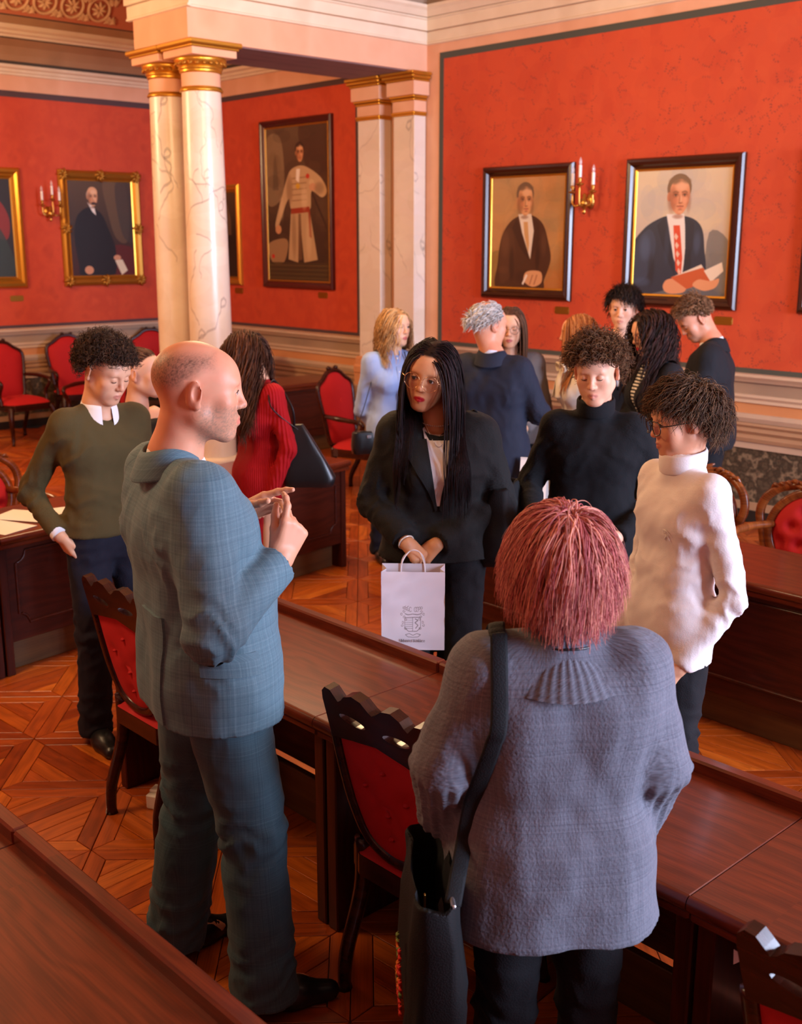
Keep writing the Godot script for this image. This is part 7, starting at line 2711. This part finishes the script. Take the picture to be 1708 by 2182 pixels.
# ---------------------------------------------------------------- bags, jewellery and sewn details
# soft bag: rings of a rounded rectangle, from the bottom up; opening at the top
func pouch(rows_in: Array, seg := 28, sag := 0.006) -> MB:
	var m := MB.new()
	var rows: Array = []
	for q in rows_in:          # [y, half width x, half depth z, dx]
		var row := PackedVector3Array()
		for k in seg:
			var a := -TAU * k / seg
			var c := cos(a)
			var s := sin(a)
			var x: float = signf(c) * pow(absf(c), 0.5) * q[1]
			var z: float = signf(s) * pow(absf(s), 0.5) * q[2]
			var y: float = q[0] + fnz.get_noise_3d(x * 9.0, q[0] * 7.0, z * 9.0) * sag
			row.append(Vector3(x + q[3], y, z + fnz.get_noise_3d(x * 8.0 + 3.0, q[0] * 8.0, z) * sag * 1.5))
		rows.append(row)
	m.grid(rows, true)
	return m

func ribbon(pts: Array, w: float, thick: float, upv: Vector3, steps := 6) -> ArrayMesh:
	var m := MB.new()
	m.tube(spline(pts, steps), [w], 8, true, thick / w, upv)
	return m.mesh()

func paper_bag(P: Dictionary) -> void:
	var at := world(P, Vector3(-0.1, 0.605, 0.235))
	var o := thing("paper_bag", "white paper carrier bag with a printed coat of arms, held in front", "bag", at, P.yaw - 4.0)
	var w := 0.118
	var h := 0.305
	var d := 0.045
	var cv := Canvas.new(256, 330, S(224, 214, 218))
	var ink := S(110, 96, 92)
	# coat of arms: quartered shield, helmet mantling, crest figures and a ribbon
	cv.path([[0.37, 0.58], [0.62, 0.58], [0.62, 0.71], [0.56, 0.755], [0.43, 0.755], [0.37, 0.71], [0.37, 0.58]], 0.0035, ink)
	cv.path([[0.495, 0.58], [0.495, 0.755]], 0.003, ink)
	for k in 6:
		cv.path([[0.375, 0.6 + k * 0.024], [0.49, 0.6 + k * 0.024]], 0.002, ink, 0.8)
	cv.path([[0.53, 0.6], [0.58, 0.62], [0.53, 0.65], [0.58, 0.68], [0.54, 0.72]], 0.006, ink, 0.7)
	var r := RandomNumberGenerator.new()
	r.seed = 8
	for side in [-1, 1]:
		for k in 7:
			var cx: float = 0.495 + side * (0.14 + 0.035 * sin(k * 1.7))
			var cy := 0.5 + k * 0.036
			var pts: Array = []
			for j in 9:
				var a := j * 0.75 + k
				pts.append([cx + cos(a) * 0.022 * (1.0 - j * 0.07), cy + sin(a) * 0.017 * (1.0 - j * 0.07)])
			cv.path(pts, 0.0028, ink, 0.85)
		for k in 4:
			var cx: float = 0.495 + side * (0.04 + k * 0.032)
			var pts: Array = []
			for j in 10:
				var a: float = j * 0.7 + k * side
				pts.append([cx + cos(a) * 0.018, 0.49 - k * 0.006 + sin(a) * 0.022 - j * 0.003])
			cv.path(pts, 0.0028, ink, 0.85)
	cv.path([[0.37, 0.53], [0.42, 0.545], [0.495, 0.535], [0.57, 0.545], [0.64, 0.53]], 0.004, ink)
	cv.path([[0.38, 0.8], [0.44, 0.785], [0.5, 0.81], [0.56, 0.785], [0.62, 0.8], [0.58, 0.83], [0.5, 0.835], [0.42, 0.83], [0.38, 0.8]], 0.003, ink)
	var fm := mat("bag_print", Color(1, 1, 1), 0.6)
	fm.albedo_texture = cv.tex()
	# front with two creases, back, gusseted sides and folded bottom
	var F := MB.new()
	var rows: Array = []
	for k in 9:
		var t := k / 8.0
		var row := PackedVector3Array()
		for j in 7:
			var u := j / 6.0
			row.append(Vector3(lerpf(-w, w, u), t * h, d + fnz.get_noise_2d(u * 3.0 + 2.0, t * 4.0) * 0.006 + (0.003 if k == 2 else 0.0)))
		rows.append(row)
	F.grid(rows)
	for i in F.uv.size():
		F.uv[i] = Vector2((F.v[i].x + w) / (2 * w), 1.0 - F.v[i].y / h)
	part(o, "front_panel", F.mesh(), fm)
	var B := MB.new()
	B.quad(Vector3(w, 0, -d), Vector3(-w, 0, -d), Vector3(-w, h + 0.012, -d * 0.6), Vector3(w, h + 0.012, -d * 0.6))
	B.quad(Vector3(-w, 0, -d), Vector3(w, 0, -d), Vector3(w, 0, d), Vector3(-w, 0, d))
	part(o, "back_panel", B.mesh(), M.paper_white)
	for s in [-1, 1]:
		var G := MB.new()
		var x0: float = s * w
		var xi: float = s * (w - 0.018)
		G.quad(Vector3(x0, 0.06, d), Vector3(xi, 0.1, 0), Vector3(xi, h, 0), Vector3(x0, h, d))
		G.quad(Vector3(xi, 0.1, 0), Vector3(x0, 0.06, -d), Vector3(x0, h + 0.01, -d * 0.6), Vector3(xi, h, 0))
		G.tri(Vector3(x0, 0, d), Vector3(x0, 0, -d), Vector3(xi, 0.1, 0))
		G.tri(Vector3(x0, 0, d), Vector3(xi, 0.1, 0), Vector3(x0, 0.06, d))
		G.tri(Vector3(x0, 0, -d), Vector3(x0, 0.06, -d), Vector3(xi, 0.1, 0))
		part(o, "gusset", G.mesh(), M.paper_white)
	for zz in [d - 0.004, -d * 0.6 + 0.004]:
		var H := MB.new()
		H.tube(spline([Vector3(-0.045, h - 0.03, zz), Vector3(-0.042, h + 0.03, zz * 0.8), Vector3(-0.012, h + 0.068, 0.0), Vector3(0.02, h + 0.066, 0.0), Vector3(0.04, h + 0.03, zz * 0.8), Vector3(0.045, h - 0.03, zz)], 6), [0.0022], 6)
		part(o, "handle", H.mesh(), M.paper_white)
	var tm := TextMesh.new()
	tm.text = "Mesto Košice"
	var f := SystemFont.new()
	f.font_names = PackedStringArray(["Droid Serif"])
	tm.font = f
	tm.font_size = 16
	tm.pixel_size = 0.00092
	tm.depth = 0.0006
	part(o, "lettering", tm, M.ink, Transform3D(Basis(), Vector3(0.0, 0.038, d + 0.006)))

func extras(by: Dictionary) -> void:
	mat("paper_white", S(222, 214, 218), 0.7)
	mat("ink", S(70, 60, 60), 0.8)
	mat("pearl", S(226, 220, 210), 0.25, 0.3)
	mat("button_white", S(226, 222, 216), 0.4)
	mat("ribbon_cream", S(228, 214, 190), 0.7)
	mat("red_thread", S(206, 40, 24), 0.8)
	mat("orange_thread", S(222, 110, 30), 0.8)
	mat("green_thread", S(110, 130, 60), 0.8)
	# woman in the black blazer: paper bag, tote, necklaces, bracelet, earring
	var A: Dictionary = by.blazer
	paper_bag(A)
	var J: Dictionary = A.J
	var nk := MB.new()
	for k in 34:
		var a := lerpf(-2.0, 2.0, k / 33.0)
		var p := Vector3(J.neck.x + sin(a) * 0.066, J.neck.y - 0.005 - 0.03 * (0.5 + 0.5 * cos(a)), J.neck.z + cos(a) * 0.068)
		nk.xf = Transform3D(Basis(), p)
		nk.lathe([[0.0, -0.003], [0.003, 0.0], [0.0, 0.003]], 6)
	part(A.node, "necklace", nk.mesh(), M.pearl)
	var ch := MB.new()
	ch.tube(spline([Vector3(J.neck.x - 0.055, J.neck.y - 0.01, J.neck.z + 0.05), Vector3(J.neck.x - 0.02, J.neck.y - 0.085, J.neck.z + 0.115), Vector3(J.neck.x, J.neck.y - 0.105, J.neck.z + 0.125), Vector3(J.neck.x + 0.02, J.neck.y - 0.085, J.neck.z + 0.115), Vector3(J.neck.x + 0.055, J.neck.y - 0.01, J.neck.z + 0.05)], 5), [0.0009], 5)
	part(A.node, "chain", ch.mesh(), M.steel)
	var br := MB.new()
	var wd: Vector3 = (J.wrR - J.elR).normalized()
	var u := wd.cross(Vector3.UP).normalized()
	var rg := PackedVector3Array()
	for k in 25:
		var a := TAU * k / 24
		rg.append(J.wrR + wd * 0.012 + (u * cos(a) + wd.cross(u) * sin(a)) * 0.031)
	br.tube(rg, [0.003], 6, false)
	part(A.node, "bracelet", br.mesh(), M.pearl)
	var tb := thing("tote_bag", "large slouching black shoulder bag at the black blazer's side", "bag", world(A, Vector3(0.27, 0.86, -0.06)), A.yaw + 70.0)
	part(tb, "bag_body", pouch([[0.0, 0.10, 0.03, 0.0], [0.004, 0.15, 0.05, 0.0], [0.05, 0.18, 0.07, 0.0], [0.14, 0.175, 0.075, 0.0], [0.24, 0.15, 0.06, 0.0], [0.3, 0.13, 0.035, 0.0], [0.31, 0.12, 0.028, 0.0], [0.29, 0.11, 0.024, 0.0]], 28, 0.016).mesh(), M.bag_black)
	var q := tb.global_transform.affine_inverse()
	for s in [-1, 1]:
		part(tb, "strap", ribbon([Vector3(s * 0.1, 0.29, 0.0), q * world(A, Vector3(0.225, 1.3, s * 0.03 - 0.03)), q * world(A, Vector3(0.155, 1.452, -0.012 + s * 0.012)), q * world(A, Vector3(0.13, 1.45, -0.02))], 0.009, 0.003, Vector3.UP), M.bag_black)
	# red dress: black shoulder bag
	var D: Dictionary = by.red
	var rb := thing("shoulder_bag", "smooth black leather shoulder bag beside the red dress", "bag", world(D, Vector3(0.25, 0.88, -0.15)), D.yaw + 60.0)
	part(rb, "bag_body", pouch([[0.0, 0.09, 0.03, 0.0], [0.004, 0.125, 0.045, 0.0], [0.05, 0.135, 0.055, 0.0], [0.15, 0.1, 0.045, -0.02], [0.26, 0.06, 0.03, -0.045], [0.32, 0.035, 0.018, -0.06], [0.315, 0.03, 0.012, -0.06]], 28, 0.006).mesh(), M.black_leather)
	q = rb.global_transform.affine_inverse()
	part(rb, "strap", ribbon([Vector3(-0.07, 0.31, 0.0), q * world(D, Vector3(0.22, 1.3, -0.07)), q * world(D, Vector3(0.135, 1.42, -0.02)), q * world(D, Vector3(0.215, 1.3, 0.04)), Vector3(-0.02, 0.27, 0.0)], 0.007, 0.003, Vector3.UP), M.black_leather)
	# blonde: small bag, buttons, lanyard
	var L: Dictionary = by.blonde
	var sb := thing("small_handbag", "small black handbag with a metal clasp at the blue shirt's hip", "bag", world(L, Vector3(-0.2, 0.74, 0.03)), L.yaw)
	part(sb, "bag_body", pouch([[0.0, 0.07, 0.025, 0.0], [0.004, 0.1, 0.04, 0.0], [0.06, 0.105, 0.045, 0.0], [0.14, 0.1, 0.04, 0.0], [0.15, 0.09, 0.03, 0.0], [0.145, 0.05, 0.01, 0.0]]).mesh(), M.black_leather)
	part(sb, "clasp", bx(Vector3(0, 0.12, 0.046), Vector3(0.03, 0.02, 0.006), 0.002), M.steel)
	q = sb.global_transform.affine_inverse()
	part(sb, "strap", ribbon([Vector3(-0.08, 0.145, 0), q * world(L, Vector3(-0.21, 1.1, 0.05)), q * world(L, Vector3(-0.11, 1.39, 0.0)), q * world(L, Vector3(-0.2, 1.1, -0.06)), Vector3(0.08, 0.145, 0)], 0.005, 0.003, Vector3.UP), M.black_leather)
	var t: Sdf = L.tsd
	for k in 5:
		var p := t.hit(Vector3(0, 1.36 - k * 0.085, 0.5), Vector3(0, 0, -1))
		var b := MB.new()
		b.xf = T(p + Vector3(0, 0, 0.006), 0, 90)
		b.lathe([[0.006, 0.0], [0.006, 0.003], [0.0, 0.004]], 10)
		part(L.node, "button", b.mesh(), M.button_white)
	var ra: Array = []
	var rb2: Array = []
	for k in 8:
		var y := lerpf(1.385, 0.86, k / 7.0)
		ra.append(Vector2(-0.016, y)); rb2.append(Vector2(0.016, y))
	part(L.node, "placket", patch(t, [ra, rb2], 0.5, 0.004, 0.006, 3, L.jt.push), M.blue_shirt)
	part(L.node, "lanyard", ribbon([Vector3(0.05, 1.4, 0.06), t.hit(Vector3(0.055, 1.3, 0.5), Vector3(0, 0, -1)) + Vector3(0, 0, 0.01), t.hit(Vector3(0.05, 1.15, 0.5), Vector3(0, 0, -1)) + Vector3(0, 0, 0.012)], 0.004, 0.002, Vector3.BACK), M.bag_black)
	# teal suit: back vent, pocket flap, sleeve buttons
	var S3: Dictionary = by.teal
	t = S3.tsd
	ra = []; rb2 = []
	for k in 8:
		var y := lerpf(S3.top.hem + 0.3, S3.top.hem + 0.012, k / 7.0)
		ra.append(Vector2(0.006 - 0.01 * k / 7.0, y)); rb2.append(Vector2(-0.13, y))
	part(S3.node, "vent_flap", patch(t, [rb2, ra], -0.6, 0.007, 0.01, 8, S3.jt.push), M.teal_suit)
	var fl := MB.new()
	var rows: Array = []
	for k in 4:
		var row := PackedVector3Array()
		for j in 9:
			var z := lerpf(-0.1, 0.05, j / 8.0)
			var y := lerpf(1.1, 1.045, k / 3.0) - 0.05 * (z + 0.1)
			var p := t.hit(Vector3(-0.6, y, z), Vector3(1, 0, 0))
			row.append(p + Vector3(-0.006 - 0.004 * k / 3.0, 0, 0))
		rows.append(row)
	fl.grid(rows)
	part(S3.node, "pocket_flap", fl.mesh(), M.teal_suit)
	var fd: Vector3 = (S3.J.wrR - S3.J.elR).normalized()
	for k in 3:
		var c: Vector3 = S3.J.wrR - fd * (0.03 + k * 0.022)
		var p := t.hit(c + Vector3(-0.02, -0.2, 0.0), Vector3(0.1, 1, 0).normalized())
		var b := MB.new()
		b.xf = Transform3D(Basis(), p + Vector3(0, -0.004, 0))
		b.lathe([[0.0, -0.002], [0.007, -0.001], [0.007, 0.003]], 12)
		part(S3.node, "sleeve_button", b.mesh(), M.steel)
	# grey sweater: ribbed collar, necklace, tote with embroidery
	var K: Dictionary = by.pink
	J = K.J
	var cw := MB.new()
	rows = []
	for pr in [[2.3, -0.085], [1.75, -0.04], [1.38, -0.012], [1.24, 0.01], [1.2, 0.045], [1.22, 0.062], [1.15, 0.066], [1.1, 0.05]]:
		var row := PackedVector3Array()
		for k in 168:
			var a := TAU * k / 168
			var rb0: float = 1.0 + 0.03 * cos(a * 42.0) / pr[0]
			row.append(J.neck + Vector3(sin(a) * 0.056 * pr[0] * rb0 * (1.15 if pr[0] > 1.5 else 1.0), pr[1] - 0.012 * (0.5 + 0.5 * cos(a)) + 0.016 * sin(a) * sin(a) * (pr[0] - 1.0), cos(a) * 0.058 * pr[0] * rb0))
		rows.append(row)
	cw.grid(rows, true)
	part(K.node, "ribbed_collar", cw.mesh(), M.grey_wool)
	nk = MB.new()
	rg = PackedVector3Array()
	for k in 41:
		var a := TAU * k / 40
		rg.append(J.neck + Vector3(sin(a) * 0.073, 0.004 - 0.02 * (0.5 + 0.5 * cos(a)), cos(a) * 0.075))
	nk.tube(rg, [0.003], 6, false)
	part(K.node, "bead_necklace", nk.mesh(), M.black_leather)
	var tt := thing("embroidered_tote", "black felt tote with red embroidered flowers hanging from the grey sweater's shoulder", "bag", world(K, Vector3(0.262, 0.42, -0.05)), K.yaw + 90.0)
	part(tt, "bag_body", pouch([[0.0, 0.13, 0.02, 0.0], [0.004, 0.18, 0.045, 0.0], [0.06, 0.19, 0.06, 0.0], [0.2, 0.185, 0.062, 0.0], [0.34, 0.175, 0.05, 0.0], [0.42, 0.17, 0.045, 0.0], [0.43, 0.165, 0.04, 0.0], [0.36, 0.16, 0.034, 0.0], [0.2, 0.15, 0.03, 0.0]], 40, 0.014).mesh(), M.bag_black)
	q = tt.global_transform.affine_inverse()
	t = K.tsd
	var sp: Array = [q * (world(K, Vector3(0.125, 0, 0.06)) + Vector3.UP * (t.hit(Vector3(0.125, 1.8, 0.06), Vector3.DOWN, 2.0).y + 0.01)), q * (world(K, Vector3(0.13, 0, -0.01)) + Vector3.UP * (t.hit(Vector3(0.13, 1.8, -0.01), Vector3.DOWN, 2.0).y + 0.014))]
	for dn in [Vector3(0, -1, 0.35), Vector3(0, -1, 0.7), Vector3(0, -0.8, 1)]:
		sp.append(q * world(K, t.hit(Vector3(0.134, 1.3, -0.02) - dn.normalized() * 0.5, dn.normalized()) - dn.normalized() * 0.016))
	for k in 7:
		var y := lerpf(1.2, 0.9, k / 6.0)
		sp.append(q * world(K, t.hit(Vector3(lerpf(0.14, 0.2, k / 6.0), y, -0.6), Vector3(0, 0, 1)) + Vector3(0, 0, -0.016)))
	sp.append(Vector3(0.13, 0.42, -0.03))
	part(tt, "strap", ribbon(sp, 0.017, 0.003, Vector3(1, 0, 0)), M.bag_black)
	part(tt, "strap_ring", bx(Vector3(0.13, 0.425, -0.03), Vector3(0.04, 0.01, 0.01), 0.003), M.steel)
	part(tt, "zip_pull", bx(Vector3(0.08, 0.39, 0.02), Vector3(0.008, 0.05, 0.004), 0.002), M.brass)
	var r := RandomNumberGenerator.new()
	r.seed = 12
	for k in 16:
		var c := Vector3(0.02 + r.randf_range(-0.045, 0.045), 0.2 + r.randf_range(-0.07, 0.07), 0.0)
		var mb := MB.new()
		var n := 5
		for i in n:
			var a := TAU * i / n
			mb.tube(spline([Vector3(c.x, c.y, 0.066), Vector3(c.x + cos(a) * 0.008, c.y + sin(a) * 0.008, 0.069), Vector3(c.x + cos(a) * 0.014, c.y + sin(a) * 0.014, 0.065)], 3), [0.002, 0.003, 0.003, 0.003, 0.003, 0.002, 0.001], 5)
		part(tt, "embroidered_flower", mb.mesh(), [M.red_thread, M.orange_thread, M.red_thread, M.green_thread][k % 4])
	# cream blouse: bow at the throat
	var Bq: Dictionary = by.blond2
	var bw := MB.new()
	for s in [-1, 1]:
		bw.tube(spline([Vector3(0, 1.36, 0.1), Vector3(s * 0.05, 1.385, 0.13), Vector3(s * 0.085, 1.36, 0.12), Vector3(s * 0.05, 1.335, 0.12), Vector3(0, 1.36, 0.11)], 5), [0.01, 0.016, 0.018, 0.018, 0.016, 0.01], 8, true, 0.4)
		bw.tube(spline([Vector3(0, 1.36, 0.11), Vector3(s * 0.02, 1.28, 0.14), Vector3(s * 0.045, 1.18, 0.15)], 5), [0.01, 0.014, 0.018, 0.02, 0.022, 0.022, 0.022], 8, true, 0.3)
	part(Bq.node, "bow", bw.mesh(), M.ribbon_cream)
	# bun at the back of the head, and the blonde's small top knot
	for e in [["girl", Vector3(0, -0.005, -0.13), 0.034], ["blonde", Vector3(0, 0.085, -0.09), 0.022]]:
		var G: Dictionary = by[e[0]]
		var hb := MB.new()
		hb.xf = G.hx
		hb.col = G.hair.c
		for k in 14:
			var pts: Array = []
			for j in 8:
				var a := j * 0.7 + k * 0.45
				var b := lerpf(-1.1, 1.1, k / 13.0)
				pts.append(e[1] + Vector3(cos(a) * cos(b), sin(a) * cos(b), sin(b)) * e[2])
			hb.col = G.hair.c.lerp(G.hair.c2, fmod(k * 0.37, 1.0) * 0.6)
			hb.tube(spline(pts, 3), [0.006], 5)
		part(G.node, "hair_knot", hb.mesh(), M.hair)
	# small embroidered monogram on the white turtleneck
	var Wt: Dictionary = by.white
	t = Wt.tsd
	for st in [[[-0.012, -0.012], [-0.006, 0.004], [-0.001, 0.015], [0.006, 0.014], [0.006, 0.006], [-0.004, 0.002], [0.002, -0.004], [0.01, -0.013]], [[-0.016, 0.004], [-0.01, 0.014], [0.0, 0.018], [0.01, 0.018]]]:
		var pts: Array = []
		for e in st:
			pts.append(t.hit(Vector3(0.085 - e[0] * 1.1, 1.175 + e[1] * 1.1, 0.5), Vector3(0, 0, -1)) + Vector3(0, 0, 0.004))
		var mm := MB.new()
		mm.tube(spline(pts, 4), [0.0014], 5)
		part(Wt.node, "monogram", mm.mesh(), M.button_white)
	# papers in hand
	var W: Dictionary = by.greyb
	var pp := thing("paper_sheet", "white papers held by the woman in the grey blazer", "paper", world(W, Vector3(0.0, 0.95, 0.27)), W.yaw)
	part(pp, "sheet", bx(Vector3(), Vector3(0.21, 0.28, 0.004), 0.0, Basis.from_euler(Vector3(-0.3, 0.3, 0.1))), M.paper)
